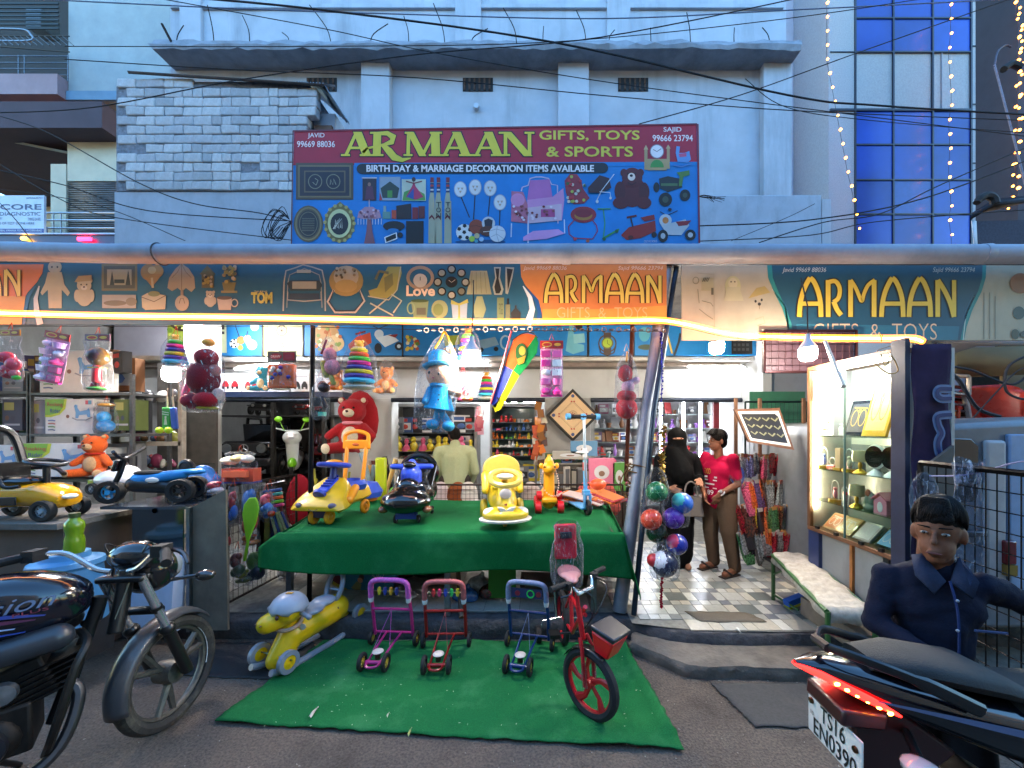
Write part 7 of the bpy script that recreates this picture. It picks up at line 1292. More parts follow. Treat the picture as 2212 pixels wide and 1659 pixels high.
o=MB().lathe([(.21,-.05),(.29,-.06),(.31,-.03),(.31,.03),(.29,.06),(.21,.05)],(.42,0,.31),'y',36,closed=True).obj('rear_tyre',tyr,m2);MB().ext([(.2,.62),(.5,.68),(.66,.58),(.5,.55),(.3,.52)],-.06,.06).obj('hugger',blk,m2,bevel=.01);MB().lathe([(.0,-.04),(.2,-.03),(.2,.03),(0,.04)],(.42,0,.31),'y',20).obj('wheel_rim',alu,m2)
MB().cyl((.42,-.1,.31),(.95,-.08,.4),.03).cb((1.0,0,.45),(.4,.26,.4)).obj('engine',eng,m2,bevel=.03);MB().cap((.35,-.17,.38),(.8,-.16,.32),.055,.04).obj('muffler',mat('#2a2a2c','metal'),m2);MB().cap((1.2,0,.85),(1.55,0,.93),.15,.13).obj('fuel_tank',mat('#101018','gloss'),m2)
MB().lathe([(.22,-.04),(.3,-.05),(.3,.05),(.22,.04)],(1.75,0,.3),'y',30,closed=True).obj('front_tyre',tyr,m2);MB().cyl((1.75,.08,.3),(1.5,.08,.95),.02).cyl((1.75,-.08,.3),(1.5,-.08,.95),.02).cyl((1.47,-.33,1.05),(1.47,.33,1.05),.014).obj('fork',chm,m2)
pic(m2,'side_decal',lambda a,b_,d:Vector((a,-.1-.03*min(1,max(0,a-.3)*2)-d,b_)),[('l',[(.12,.955),(.3,.915),(.55,.865),(.8,.83)],[.004,.012,.022,.012],'#5a6a90')],w=0,d0=.02)
# ---------------------------------------------------------------- child's bicycle
kb=thing('kids_bicycle','childs red bicycle with red basket, black tyres and plastic wrapped seat back','bicycle',(XU(1274,2.31),2.31,.014),math.radians(-82))
rdk=mat('#b81420','plastic');q=math.radians(36)
b=MB().at((0,0,.2),rz=q);b.lathe([(.155,-.018),(.175,-.026),(.197,-.016),(.2,0),(.197,.016),(.175,.026),(.155,.018)],(0,0,0),'y',36,closed=True);b.obj('front_tyre',mat('#1c1d20','rubber',dirt=.2),kb)
b=MB().at((0,0,.2),rz=q);b.torus((0,0,0),.157,.014,'y',n=32)
for i in range(5):
    a=2*PI*i/5+.3;b.tube([(math.cos(a+.5)*.02,0,math.sin(a+.5)*.02),(math.cos(a+.25)*.09,0,math.sin(a+.25)*.09),(math.cos(a)*.155,0,math.sin(a)*.155)],[.016,.018,.03],6,flat=.5)
b.lathe([(0,-.03),(.028,-.026),(.028,.026),(0,.03)],(0,0,0),'y',14);b.obj('front_rim',rdk,kb)
for s_ in (-1,1):MB().at((0,0,.2),rz=q).tube([(0,s_*.045,0),(-.02,s_*.045,.2),(-.05,s_*.03,.26)],.011,8).obj('fork_leg',mat('#a8323c','paint') if s_>0 else rdk,kb);MB().at((0,0,.2),rz=q).cyl((0,s_*.045,-.01),(-.01,s_*.045,.13),.016).obj('fork_wrap',film('#e8e4e4',.16),kb)
MB().at((0,0,.2),rz=q).cyl((-.05,0,.24),(-.09,0,.42),.016).cyl((-.09,0,.42),(-.1,0,.5),.012).obj('head_tube',rdk,kb)
MB().at((0,0,.2),rz=q).grid(lambda u,v:(.205*math.cos(math.radians(60+90*u)),(v-.5)*.06,.205*math.sin(math.radians(60+90*u))),10,3).obj('front_mudguard',blk,kb,solid=.004)
MB().at((-.1,0,.7),rz=q).tube(spl([(-.05,-.24,.06),(-.04,-.12,.06),(0,-.06,.0),(0,0,0),(0,.06,0),(-.04,.12,.06),(-.05,.24,.06)],4),.009,8).tube([(0,-.07,0),(0,.07,0)],.012,8).obj('handlebar',chm,kb)
for s_ in (-1,1):MB().at((-.1,0,.7),rz=q).cyl((-.042,s_*.14,.06),(-.05,s_*.25,.06),.017).cb((-.03,s_*.12,.05),(.04,.04,.04)).obj('grip',mat('#101012','rubber'),kb);MB().at((-.1,0,.7),rz=q).tube(spl([(-.02,s_*.11,.05),(.02,s_*.16,.03),(.0,s_*.22,.02)],4),.006,6).obj('brake_lever',blk,kb);MB().at((-.1,0,.7),rz=q).tube(spl([(-.02,s_*.11,.04),(.1,s_*.08,.03),(.08,s_*.02,-.1),(-.02,0,-.25)],5),.003,5).obj('brake_cable',blk,kb)
def bk4(k,w_,d_,z):return [(.16+x*d_-.3*z*0,y*w_,z) for x,y in ((-1,-1),(1,-.9),(1,.9),(-1,1))]
MB().at((-.1,0,.42),rz=q,ry=.22).loft([bk4(0,.06,.045,.0),bk4(0,.088,.075,.13)],cap=True).obj('basket_lower',mat('#e01a20','plastic'),kb,bevel=.012);MB().at((-.1,0,.42),rz=q,ry=.22).loft([bk4(0,.089,.076,.131),bk4(0,.096,.083,.165)]).obj('basket_upper',mat('#20242e','plastic'),kb,bevel=.01)
MB().tube([(-.1,0,.6),(-.42,0,.3),(-.46,0,.26)],.014,8).tube([(-.1,0,.55),(-.3,0,.5),(-.52,0,.5)],.012,8).tube([(-.46,0,.26),(-.54,0,.62)],.014,8).tube([(-.46,0,.26),(-.82,0,.2)],.011,6).tube([(-.52,0,.5),(-.82,0,.2)],.01,6).obj('frame',rdk,kb)
MB().lathe([(.155,-.018),(.175,-.026),(.2,-.012),(.2,.012),(.175,.026),(.155,.018)],(-.82,0,.2),'y',28,closed=True).obj('rear_tyre',mat('#1c1d20','rubber'),kb);MB().torus((-.82,0,.2),.155,.012,'y').obj('rear_rim',rdk,kb)
for s_ in (-1,1):MB().lathe([(.0,-.02),(.06,-.018),(.065,.018),(0,.02)],(-.84,s_*.19,.065),'y',18).obj('training_wheel',mat('#1d1d1f','rubber'),kb);MB().tube([(-.82,0,.2),(-.84,s_*.15,.17),(-.84,s_*.19,.07)],.007,6).obj('stabiliser_arm',chm,kb);MB().cb((-.46,s_*.13,.26),(.09,.07,.025)).cyl((-.46,0,.26),(-.46,s_*.13,.26),.007).obj('pedal',blk,kb)
MB().ell((-.58,0,.64),(.13,.09,.04)).ell((-.5,0,.63),(.1,.05,.035)).obj('saddle',mat('#c88a8a','gloss'),kb,rem=.01);MB().cb((-.7,0,.83),(.03,.17,.26),ry=-.1).obj('back_rest',mat('#d81c34','plastic'),kb,bevel=.02);MB().cb((-.682,0,.88),(.008,.09,.05),ry=-.1).obj('back_patch',mat('#2a2c30','plastic'),kb,bevel=.01);MB().tube([(-.72,.07,.7),(-.8,.07,.45),(-.82,.05,.2)],.007,6).tube([(-.72,-.07,.7),(-.8,-.07,.45),(-.82,-.05,.2)],.007,6).obj('carrier_stay',chm,kb)
b=bag(kb,.3,.46,.24,op=.14,tint='#d8dce4',seed=44,neck=.6);b.location=(-.64,0,.53);b.rotation_euler=(0,0,0)

# ---------------------------------------------------------------- people
def hand(b,w,d,side,n,s=1,curl=.5,spread=.25):
    """palm and five fingers from wrist w towards d; side = direction of the thumb, n = palm normal the fingers curl to"""
    w,d,side,n=Vector(w),Vector(d).normalized(),Vector(side).normalized(),Vector(n).normalized()
    b.cap(w,w+d*.03*s,.024*s,.026*s)
    for k in range(-3,4):b.cap(w+d*.02*s+side*k*.009*s,w+d*.082*s+side*k*.011*s,.0125*s,.012*s,n=8)
    for i,(off,ln) in enumerate(((.033,.068),(.012,.078),(-.011,.073),(-.033,.056))):
        dd=(d+side*off*spread*12).normalized();p=w+d*.082*s+side*off*s;q_=p+(dd+n*curl*.3).normalized()*ln*.42*s;r=q_+(dd+n*curl*.9).normalized()*ln*.32*s;e=r+(dd+n*curl*1.5).normalized()*ln*.26*s
        b.cap(p,q_,.0098*s,.0092*s,n=8);b.cap(q_,r,.0092*s,.0086*s,n=8);b.cap(r,e,.0085*s,.0074*s,n=8)
    p=w+d*.02*s+side*.024*s;q_=p+(side*.75+d*.65+n*.2).normalized()*.034*s;r=q_+(side*.3+d*.9+n*.3).normalized()*.028*s
    b.cap(p,q_,.0135*s,.0108*s,n=8);b.cap(q_,r,.0108*s,.009*s,n=8)
def head(t,b,c,s,yaw,skin,face=1):
    """head volume into b, features as children; c = head centre, s = head height / .23"""
    q=rotm(0,0,yaw);f=lambda x,y,z:Vector(c)+q@Vector((x*s,y*s,z*s))
    b.ell(f(0,.01,.025),(.069*s,.09*s,.09*s),rz=yaw);b.ell(f(0,-.018,-.045),(.053*s,.066*s,.066*s),rz=yaw);b.ell(f(0,-.05,-.085),(.03*s,.028*s,.024*s),rz=yaw)
    b.cap(f(0,-.088,.012),f(0,-.098,-.018),.007*s,.0125*s,n=8);b.ell(f(0,-.086,-.055),(.025*s,.012*s,.006*s));b.ell(f(0,-.084,-.066),(.021*s,.012*s,.007*s))
    for x in (-1,1):b.ell(f(x*.07,.012,-.005),(.011*s,.02*s,.031*s),rz=yaw)
    if face:
        for x in (-1,1):
            MB().ell(f(x*.029,-.073,.01),(.0125*s,.008*s,.0058*s),rz=yaw).obj('eye',mat('#8f867c','gloss'),t);MB().ell(f(x*.029,-.079,.01),(.0058*s,.0028*s,.0054*s),rz=yaw).obj('iris',mat('#150d08','gloss'),t)
            MB().cap(f(x*.014,-.083,.033),f(x*.046,-.07,.034),.003*s,.002*s).obj('eyebrow',mat('#15100d','hair'),t)
        MB().ell(f(0,-.0965,-.06),(.023*s,.005*s,.004*s),rz=yaw).obj('mouth',mat('#5a2a26','skin'),t)
    return f
def body(t,skin,segs,hands=(),hd=None,vox=.0065):
    b=MB()
    for g in segs:b.cap(*g)
    f=None
    for h_ in hands:hand(b,*h_)
    if hd:f=head(t,b,*hd,skin)
    b.obj('body',mat(skin,'skin'),t,rem=vox,smo=2);return f
def strands(t,ff,rx,ry,rz_,n,seed=1,part=-.4):
    rr=random.Random(seed);b=MB();c='#15100e'
    for i in range(n):
        a=rr.uniform(0,2*PI);fr_=max(0,math.cos(a));end=(.56+.2*rr.random() if fr_>.45 else .72+.18*rr.random() if fr_>0 else 1.0+.12*rr.random())
        pts=[]
        for k in range(7):
            e=(.08+.92*k/6)*end*PI*.62;aa=a+part*(k/6-.5)*fr_+rr.uniform(-.03,.03);q=1.03+.03*rr.random();pts.append(ff(rx*q*math.sin(e)*math.sin(aa),.018-ry*q*math.sin(e)*math.cos(aa),.045+rz_*q*math.cos(e)))
        b.tube(pts,[.0028,.004,.0045,.0045,.004,.003,.001],5)
    b.obj('hair_strands',mat(c,'hair',bump=0,na=.7,ns=60),t,kind='stuff',sm=180)
def cloth(t,nm,c,segs,ell=(),vox=.012,kind='cloth',**k):
    b=MB()
    for g in segs:b.cap(*g)
    for e in ell:b.ell(*e)
    o=b.obj(nm,mat(c,kind,**k),t,rem=vox,smo=3);x=o.modifiers.new('w','DISPLACE');tx=bpy.data.textures.new('folds','CLOUDS');tx.noise_scale=.07;tx.noise_depth=2;x.texture=tx;x.strength=.011;x.mid_level=.5;x.texture_coords='GLOBAL';return o
# boy in the dark blue shirt, foreground right
t=thing('person','boy in dark blue collared shirt with one arm stretched out, behind the black motorcycle','person',(1.455,1.46,0),-.4)
sk='#6e422b'
SL,SR=(-.135,.02,1.125),(.135,.02,1.13);EL,ER=(-.185,-.02,.965),(.3,.1,1.06);WL,WR=(-.085,-.16,.925),(.5,.24,1.02)
f=body(t,sk,[((0,.02,1.1),(0,.0,1.28),.055,.05),((-.08,.02,1.12),(.08,.02,1.12),.04),((0,.02,.8),(0,.02,1.04),.07,.085),(SL,EL,.036,.03),(EL,WL,.03,.022),(SR,ER,.036,.03),(ER,WR,.03,.022),((-.08,.02,.76),(-.09,.0,.45),.075,.055),((-.09,0,.45),(-.09,.03,.09),.05,.036),((.08,.02,.76),(.09,.0,.45),.075,.055),((.09,0,.45),(.09,.03,.09),.05,.036),((-.09,.03,.04),(-.1,-.14,.03),.035,.03),((.09,.03,.04),(.1,-.14,.03),.035,.03)],
    [(WL,(.8,-.3,-.42),(.4,.1,.8),(-.3,-.8,-.2),1.0,.35,.3),(WR,(1,.4,-.1),(0,-.3,1),(0,1,0),.95,.6)],((0,-.015,1.318),.95,-.5))
b=MB();q_=rotm(0,0,-.5);ff=lambda x,y,z:Vector((0,-.015,1.318))+q_@Vector((x,y,z))*1.03
b.ell(ff(0,.02,.045),(.069,.09,.088),rz=-.5,n=24,m=16);b.ell(ff(0,.05,-.01),(.063,.05,.07),rz=-.5)
for k in range(8):b.cap(ff(-.03+k*.007,-.03,.115),ff(-.045+k*.0125,-.072+abs(k-4)*.0045,.052+.004*(k % 3)),.018,.007,n=8)
b.obj('hair',mat('#130f0e','hair'),t,rem=.007,smo=1);strands(t,ff,.068,.088,.086,520)
nv='#171b2c'
cloth(t,'shirt',nv,[((0,.02,.78),(0,.02,1.0),.105,.115),((-.035,.02,1.05),(.035,.02,1.05),.105),((-.1,.02,1.11),(.1,.02,1.115),.058),(SL,EL,.05,.042),(EL,tuple(Vector(EL).lerp(Vector(WL),.86)),.044,.033),(SR,ER,.05,.043),(ER,tuple(Vector(ER).lerp(Vector(WR),.9)),.046,.036),((-.05,.02,1.13),(.05,.02,1.13),.07),((-.015,.02,1.15),(.015,.01,1.18),.07,.06)],vox=.009).modifiers['w'].strength=.022
for s_ in (-1,1):
    MB().add([(s_*.006,-.085,1.165),(s_*.05,-.115,1.125),(s_*.085,-.07,1.17),(s_*.07,.0,1.225),(s_*.05,-.03,1.24)],[(0,1,2,3,4)]).obj('collar',mat('#2b3246','cloth'),t,solid=.008)
MB().tube(spl([(.0,-.095,1.17),(.005,-.13,1.08),(.005,-.137,.95),(.0,-.13,.8)],4),.004,5).obj('button_placket',mat('#26345c','cloth'),t)
for z in (1.12,1.02,.92):MB().ell((.0,-.14,z),.005).obj('button',mat('#8a8f9c','plastic'),t)
MB().cb((.085,-.135,1.03),(.09,.006,.006),rz=.2).obj('pocket_edge',mat('#3f4a6a','cloth'),t)
cloth(t,'trousers','#23252c',[((0,.02,.76),(0,.02,.82),.14,.13),((-.08,.02,.74),(-.09,.0,.45),.095,.075),((-.09,0,.45),(-.09,.03,.1),.075,.06),((.08,.02,.74),(.09,.0,.45),.095,.075),((.09,0,.45),(.09,.03,.1),.075,.06)])
# boy in the red T-shirt
t=thing('person','teenage boy in crimson T-shirt and brown trousers with a wrist watch, standing inside the entrance','person',(XU(1553,4.25),4.25,.17),-1.1,s=.985)
sk='#7a4a32';SL,SR=(-.175,.0,1.23),(.175,.0,1.23);EL,ER=(-.22,-.04,.98),(.215,.02,.97);WL,WR=(-.03,-.19,.85),(.14,-.17,.87)
def legs(rk):return [((-.085,0,.82),(-.095,-.02,.45),.085,.06),((-.095,-.02,.45),(-.1,.04,.08),.055,.04),((.085,0,.82),(.12,.0,.45),.085,.06),((.12,0,.45),(.15,.06,.08),.055,.04)]
body(t,sk,[((0,0,1.18),(0,-.01,1.33),.052,.047),((-.1,0,1.19),(.1,0,1.19),.045),((0,0,.85),(0,0,1.1),.08,.09),(SL,EL,.045,.036),(EL,WL,.036,.024),(SR,ER,.045,.036),(ER,WR,.036,.024)]+legs(0)+[((-.1,.05,.045),(-.11,-.13,.035),.036,.034),((.15,.06,.045),(.17,-.12,.035),.036,.034)],[(WL,(.5,-.3,-.8),(.3,-.7,.2),(.8,.4,.1),.9,.8),(WR,(-.3,-.2,-.9),(-.3,-.8,.1),(-.7,.5,0),.9,.8)],((0,-.03,1.415),.97,-.3))
q_=rotm(0,0,-.3);ff=lambda x,y,z:Vector((0,-.03,1.415))+q_@Vector((x,y,z));b=MB().ell(ff(0,.02,.045),(.075,.095,.086)).ell(ff(0,.05,-.01),(.069,.057,.075))
for k in range(7):b.cap(ff(-.04+k*.013,-.03,.12),ff(-.055+k*.018,-.085,.075),.02,.009,n=8)
b.obj('hair',mat('#15110f','hair'),t,rem=.008,smo=1);strands(t,ff,.073,.092,.084,200,2)
cr='#b00f3c';cloth(t,'t_shirt',cr,[((0,0,.8),(0,0,1.08),.135,.14),((-.06,0,1.1),(.06,0,1.1),.12),((-.13,0,1.2),(.13,0,1.2),.06),(SL,tuple(Vector(SL).lerp(Vector(EL),.7)),.06,.057),(SR,tuple(Vector(SR).lerp(Vector(ER),.7)),.06,.057)])
fr=lambda a,b_,d:Vector((-.1+a*.2,-.152-d+.18*(a-.5)**2,1.13-b_*.3))
pic(t,'shirt_print',fr,[('r',.1,.3,.9,.36,'#e8e0e0'),('r',.1,.42,.9,.46,'#e8e0e0'),('r',.2,.55,.8,.6,'#e8e0e0'),('r',.1,.7,.9,.74,'#e8c0c8')],w=0,d0=.004,step=.0015);txt(t,fr,'GOOD',.05,.02,.6,.22,mat('#d8a83a','print'),w=0,d=.006);txt(t,fr,'89',.4,.78,.75,.95,mat('#e8e0e0','print'),w=0,d=.006)
cloth(t,'trousers','#5e4a3a',[((0,0,.82),(0,0,.86),.135)]+[(a,b_,r1+.025,r2+.025) for a,b_,r1,r2 in legs(0)])
MB().torus((.15,-.15,.885),.03,.009,q=rotm(.9,.2)).ell((.165,-.175,.9),(.016,.012,.016)).obj('wrist_watch',mat('#d8d8dc','metal'),t)
for x,y in ((-.108,-.05),(.165,-.04)):MB().cb((x,y,.008),(.085,.25,.014)).obj('sandal_sole',mat('#2c1f1a','rubber'),t,bevel=.006);MB().tube([(x-.045,y-.02,.03),(x,y-.08,.085),(x+.045,y-.02,.03)],.012,6,flat=1.8).obj('sandal_strap',mat('#33241e','rubber'),t)
# woman in black
t=thing('person','woman in black veil and robe holding out one hand above a grey handbag','person',(XU(1462,4.4),4.4,.17),-.15,s=.985)
body(t,'#9a6a50',[((0,0,1.1),(0,0,1.35),.06,.05),((0,0,.7),(0,0,1.1),.09,.1),((-.17,0,1.22),(-.2,-.02,.95),.05,.04),((.17,0,1.22),(.22,.0,.98),.05,.04),((.22,0,.98),(.2,-.2,1.0),.04,.024),((-.2,-.02,.95),(-.1,-.16,.9),.04,.024),((-.09,0,.7),(-.1,0,.08),.08,.05),((.09,0,.7),(.1,0,.08),.08,.05),((-.1,0,.04),(-.1,-.12,.03),.035),((.1,0,.04),(.1,-.12,.03),.035)],[((.2,-.2,1.0),(-.2,-.8,-.2),(-.8,0,.4),(-.3,0,-.9),.95,.3),((-.1,-.16,.9),(.8,-.3,-.3),(.1,-.2,.9),(0,1,0),.9,.8)],((0,-.02,1.43),.95,-.1))
bl_='#060607';cloth(t,'veil',bl_,[((0,-.015,1.46),(0,-.022,1.38),.108,.104),((0,-.02,1.4),(0,-.03,1.28),.1,.1),((0,0,1.36),(0,0,1.12),.105,.19),((-.12,0,1.2),(.12,0,1.2),.1),((-.05,-.06,1.3),(.03,-.1,1.05),.09,.14)],vox=.014)
MB().ell((-.005,-.108,1.438),(.058,.024,.013),rz=-.1).obj('eye_opening',mat('#9a6a50','skin'),t)
for x in (-.03,.025):MB().ell((x,-.13,1.44),(.01,.004,.006)).obj('eye',mat('#1a0e0a','gloss'),t)
cloth(t,'robe','#08080a',[((0,0,1.1),(0,0,.6),.17,.19),((0,0,.6),(-.02,.02,.16),.19,.2),((-.17,0,1.2),(-.21,-.02,.95),.08,.075),((-.21,-.02,.95),(-.13,-.13,.91),.075,.05),((.17,0,1.2),(.23,0,.98),.08,.075),((.23,0,.98),(.21,-.14,1.0),.075,.055)],vox=.014)
MB().ext([(.19,.64),(.45,.64),(.42,.86),(.22,.86)],-.26,-.17).obj('handbag',mat('#7a7068','cloth',na=.2),t,bevel=.012).location=(-.2,.06,-.04);MB().tube(spl([(.04,-.2,.82),(.06,-.2,.94),(.11,-.2,.98),(.16,-.2,.94),(.18,-.2,.82)],5),.009,6).obj('bag_handle',mat('#7a726e','cloth'),t)
# man at the back
t=thing('person','man in pale green shirt and dark hair standing with his back turned behind the table','person',(XU(983,5.2),5.2,.17),PI+.15,s=1.0)
body(t,'#6a4230',[((0,0,1.2),(.01,-.05,1.36),.058,.052),((-.1,0,1.22),(.1,0,1.22),.05),((0,0,.85),(0,0,1.14),.09,.1),((-.2,0,1.24),(-.24,-.02,.97),.05,.04),((-.24,-.02,.97),(-.2,-.15,.78),.04,.027),((.2,0,1.24),(.24,-.02,.97),.05,.04),((.24,-.02,.97),(.2,-.15,.78),.04,.027),((-.1,0,.8),(-.1,0,.08),.09,.05),((.1,0,.8),(.1,0,.08),.09,.05),((-.1,0,.04),(-.1,-.13,.03),.038),((.1,0,.04),(.1,-.13,.03),.038)],[((-.2,-.15,.78),(.1,-.3,-.9),(.6,0,0),(0,1,0),1,.5),((.2,-.15,.78),(-.1,-.3,-.9),(-.6,0,0),(0,1,0),1,.5)],((.02,-.09,1.44),1.0,.45),vox=.008)
MB().ell((.015,-.06,1.475),(.077,.098,.082),rz=.45).ell((.0,-.035,1.43),(.075,.06,.06),rz=.45).obj('hair',mat('#120e0d','hair'),t,rem=.008,smo=1)
cloth(t,'shirt','#a9b08c',[((0,0,.82),(0,0,1.12),.165,.175),((-.14,0,1.22),(.14,0,1.22),.09),((-.2,0,1.22),(-.25,-.02,.96),.078,.065),((-.25,-.02,.96),(-.21,-.13,.82),.062,.045),((.2,0,1.22),(.25,-.02,.96),.078,.065),((.25,-.02,.96),(.21,-.13,.82),.062,.045),((0,.0,1.24),(0,-.03,1.32),.09,.068)],vox=.012)
cloth(t,'trousers','#3a3430',[((-.1,0,.84),(-.1,0,.12),.11,.08),((.1,0,.84),(.1,0,.12),.11,.08)],vox=.016)

# ---------------------------------------------------------------- glass showcase on the right (long side faces the entrance)
def PX(u,v,X):y=X*856/(u-1168);return Vector((X,y,ZV(v,y)))
scs=thing('showcase','brightly lit glass showcase of gifts with wooden frame beside the purple banner','showcase',(2.3,2.9,.9))
wd=mat('#6b4326','wood');X0,Y0,Y1,Z0,Z1=2.2,2.46,3.27,.9,2.17
MB().box(X0,X0+.35,Y0,Y1,Z0-.03,Z0).obj('base',wd,scs,w=1,bevel=.003);MB().box(X0,X0+.35,Y0,Y1,Z1,Z1+.03).obj('top',wd,scs,w=1,bevel=.003);MB().box(X0+.35,X0+.37,Y0,Y1,Z0-.03,Z1+.03).obj('back_panel',mat('#b9b6b0','gloss',rough=.3),scs,w=1)
for y in (Y0,Y1-.03):MB().box(X0,X0+.03,y,y+.03,Z0,Z1).obj('post',wd,scs,w=1);MB().box(X0+.03,X0+.35,y+.01,y+.018,Z0,Z1).obj('end_panel',mat('#a9a7a2','gloss'),scs,w=1)
MB().box(X0+.01,X0+.014,Y0+.03,Y1-.03,Z0,Z1).obj('glass_pane',glass(),scs,w=1);MB().box(X0+.006,X0+.018,2.88,2.886,Z0,Z1).obj('pane_edge',mat('#6f8a84','gloss'),scs,w=1)
for z in (1.13,1.38,1.64):MB().box(X0+.02,X0+.34,Y0+.03,Y1-.03,z-.006,z).obj('glass_shelf',glass('#cfe4dc',.2),scs,w=1)
MB().box(X0+.03,X0+.06,Y0+.1,Y1-.08,Z1-.03,Z1-.012).obj('top_light',glow('#f2f6ff',44),scs,w=1);MB().box(X0+.035,X0+.05,Y1-.05,Y1-.035,1.05,1.92).obj('corner_light',glow('#ffe8c0',26),scs,w=1)
for y in (2.56,2.72,2.95,3.15):MB().cb((X0+.0,y,Z0+.012),(.02,.03,.022)).obj('clip',mat('#17171a','plastic'),scs,w=1)
MB().box(X0+.06,X0+.1,2.62,3.3,.17,Z0-.03).obj('wall_panel',mat('#8f8d88','plaster',dirt=.5,dc='#5c5a56'),scs,w=1);MB().box(X0+.04,X0+.062,2.85,2.875,.17,Z0-.03).obj('batten',mat('#a8642a','wood'),scs,w=1);MB().box(X0+.03,X0+.07,3.18,3.3,.17,Z0-.03).obj('blue_panel',mat('#27345c','paint'),scs,w=1)
def gift(nm,lab,y,z,build,x=X0+.09,rz=0,cat='ornament'):
    t=thing(nm,lab,cat,(x,y,z),rz-PI/2);build(t);return t   # local -Y faces the glass (-X)
gd,wh_,pk=mat('#c89a3a','metal',rough=.3),mat('#e4e0da','plastic'),mat('#e08a9a','plastic')
def fram(w,h,c,c2,c3='#3a3a44',rx=-.28):
    def f_(t):
        MB().at((0,0,0),rx=rx).box(-w/2,w/2,0,.02,0,h).obj('frame',mat(c,'gloss'),t,bevel=.004);fr=lf((-w/2,0,0),(w,0,0),(0,0,-h),(0,-1,0));q=rotm(rx)
        g=lambda a,b_,d:q @ Vector((-w/2+a*w,-d,h-b_*h));pic(t,'picture',g,[('r',.1,.1,.9,.9,c2),('o',.33,.5,.16,.24,.03,c3),('o',.67,.5,.16,.24,.03,c3),('l',[(.2,.2),(.8,.24)],.04,c3),('e',.5,.3,.05,.05,c3)],w=0)
    return f_
gift('framed_photo','black and gold framed emblem on the top shelf of the showcase',2.9,1.645,fram(.2,.27,'#20242c','#262c3c','#b8923a'));gift('framed_photo','large glowing gold relief picture on the top shelf of the showcase',2.7,1.645,fram(.2,.42,'#d8a83a','#e8c870','#a87a20'),X0+.06)
def specs(t):
    for i in range(4):MB().tube(spl([(-.05,0,.05+i*.05),(-.02,-.02,.045+i*.05),(.02,-.02,.045+i*.05),(.05,0,.05+i*.05)],3),.006,5).obj('spectacles',mat('#6a2a1a' if i<2 else '#c8c8c8','gloss'),t)
    MB().box(-.055,.055,.02,.03,0,.26).obj('stand',wh_,t)
gift('glasses_stand','white stand of spectacles at the far end of the top showcase shelf',3.19,1.645,specs,cat='display stand')
def mirror(t):MB().lathe([(0,-.012),(.075,-.01),(.085,0),(.075,.012),(0,.012)],(0,0,.125),'y',28).obj('rim',wh_,t);MB().lathe([(0,-.014),(.074,-.013),(.074,-.005)],(0,0,.125),'y',28).obj('mirror_glass',mat('#5e6468','metal',rough=.1),t);MB().lathe([(.05,0),(.04,.015),(.012,.04)],n=16).obj('foot',wh_,t)
gift('table_mirror','round white table mirror on the second showcase shelf, farther one',2.71,1.38,mirror,cat='mirror');gift('table_mirror','round white table mirror nearest the purple banner',2.58,1.38,mirror,cat='mirror')
def dome(c):return lambda t:(MB().cyl((0,0,0),(0,0,.018),.045,n=18).obj('base',gd,t),MB().tube(spl([(-.035,0,.02),(-.035,0,.13),(0,0,.165),(.035,0,.13),(.035,0,.02)],5),.004,6).obj('arch',wh_,t),MB().ell((0,0,.06),(.018,.014,.035)).ell((0,0,.1),.014).obj('figure',mat(c,'plastic'),t))
def lampo(t):MB().lathe([(.045,0),(.03,.015),(.01,.03),(.014,.055),(.008,.08)],n=14).obj('stem',gd,t);MB().lathe([(.045,.08),(.05,.1),(.045,.16),(.0,.165)],n=16).obj('lamp_shade',mat('#d8c08a','gloss'),t)
gift('arch_ornament','arched ornament with blue figure at the far end of the second showcase shelf',3.2,1.38,dome('#5a6ab0'));gift('red_car_ornament','small red ornament beside the arched figure in the showcase',3.11,1.38,lambda t:(MB().cb((0,0,.015),(.09,.04,.03)).obj('base',mat('#c8283a','plastic'),t,bevel=.008),MB().torus((0,0,.06),.03,.004,'y').obj('ring',wh_,t)))
gift('cube_ornament','tall beige block ornament on the second showcase shelf',3.03,1.38,lambda t:(MB().box(-.025,.025,-.02,.02,.018,.17).obj('block',mat('#d8b08a','plastic'),t),MB().box(-.035,.035,-.03,.03,0,.018).obj('base',gd,t)));gift('arch_ornament','gold arched ornament on the second showcase shelf',2.94,1.38,dome('#d8c8a8'));gift('lamp_ornament','gold lamp ornament beside the round mirrors',2.84,1.38,lampo,cat='ornament lamp')
gift('arch_ornament','arched ornament with pink castle on the third showcase shelf',3.08,1.13,dome('#d87a8a'));gift('heart_ornament','white arch with red heart on the third showcase shelf',2.98,1.13,lambda t:(MB().tube(spl([(-.03,0,0),(-.03,0,.1),(0,0,.13),(.03,0,.1),(.03,0,0)],4),.004,6).obj('arch',wh_,t),MB().ell((-.008,0,.08),(.014,.008,.014)).ell((.008,0,.08),(.014,.008,.014)).obj('heart',mat('#d8283a','plastic'),t)));gift('gold_clock','old gold globe ornament on a stem on the third showcase shelf',2.87,1.13,lampo,cat='ornament lamp')
def gard(t):MB().ell((0,0,.02),(.05,.03,.025)).ell((-.02,0,.06),(.02,.02,.04)).ell((.02,0,.08),(.018,.018,.05)).obj('rock',mat('#6a7a68','matte'),t,rem=.006);MB().ell((0,-.01,.12),(.018,.015,.025)).obj('figure',mat('#a85a3a','plastic'),t)
gift('garden_ornament','green rocky figure ornament on the third showcase shelf',2.76,1.13,gard)
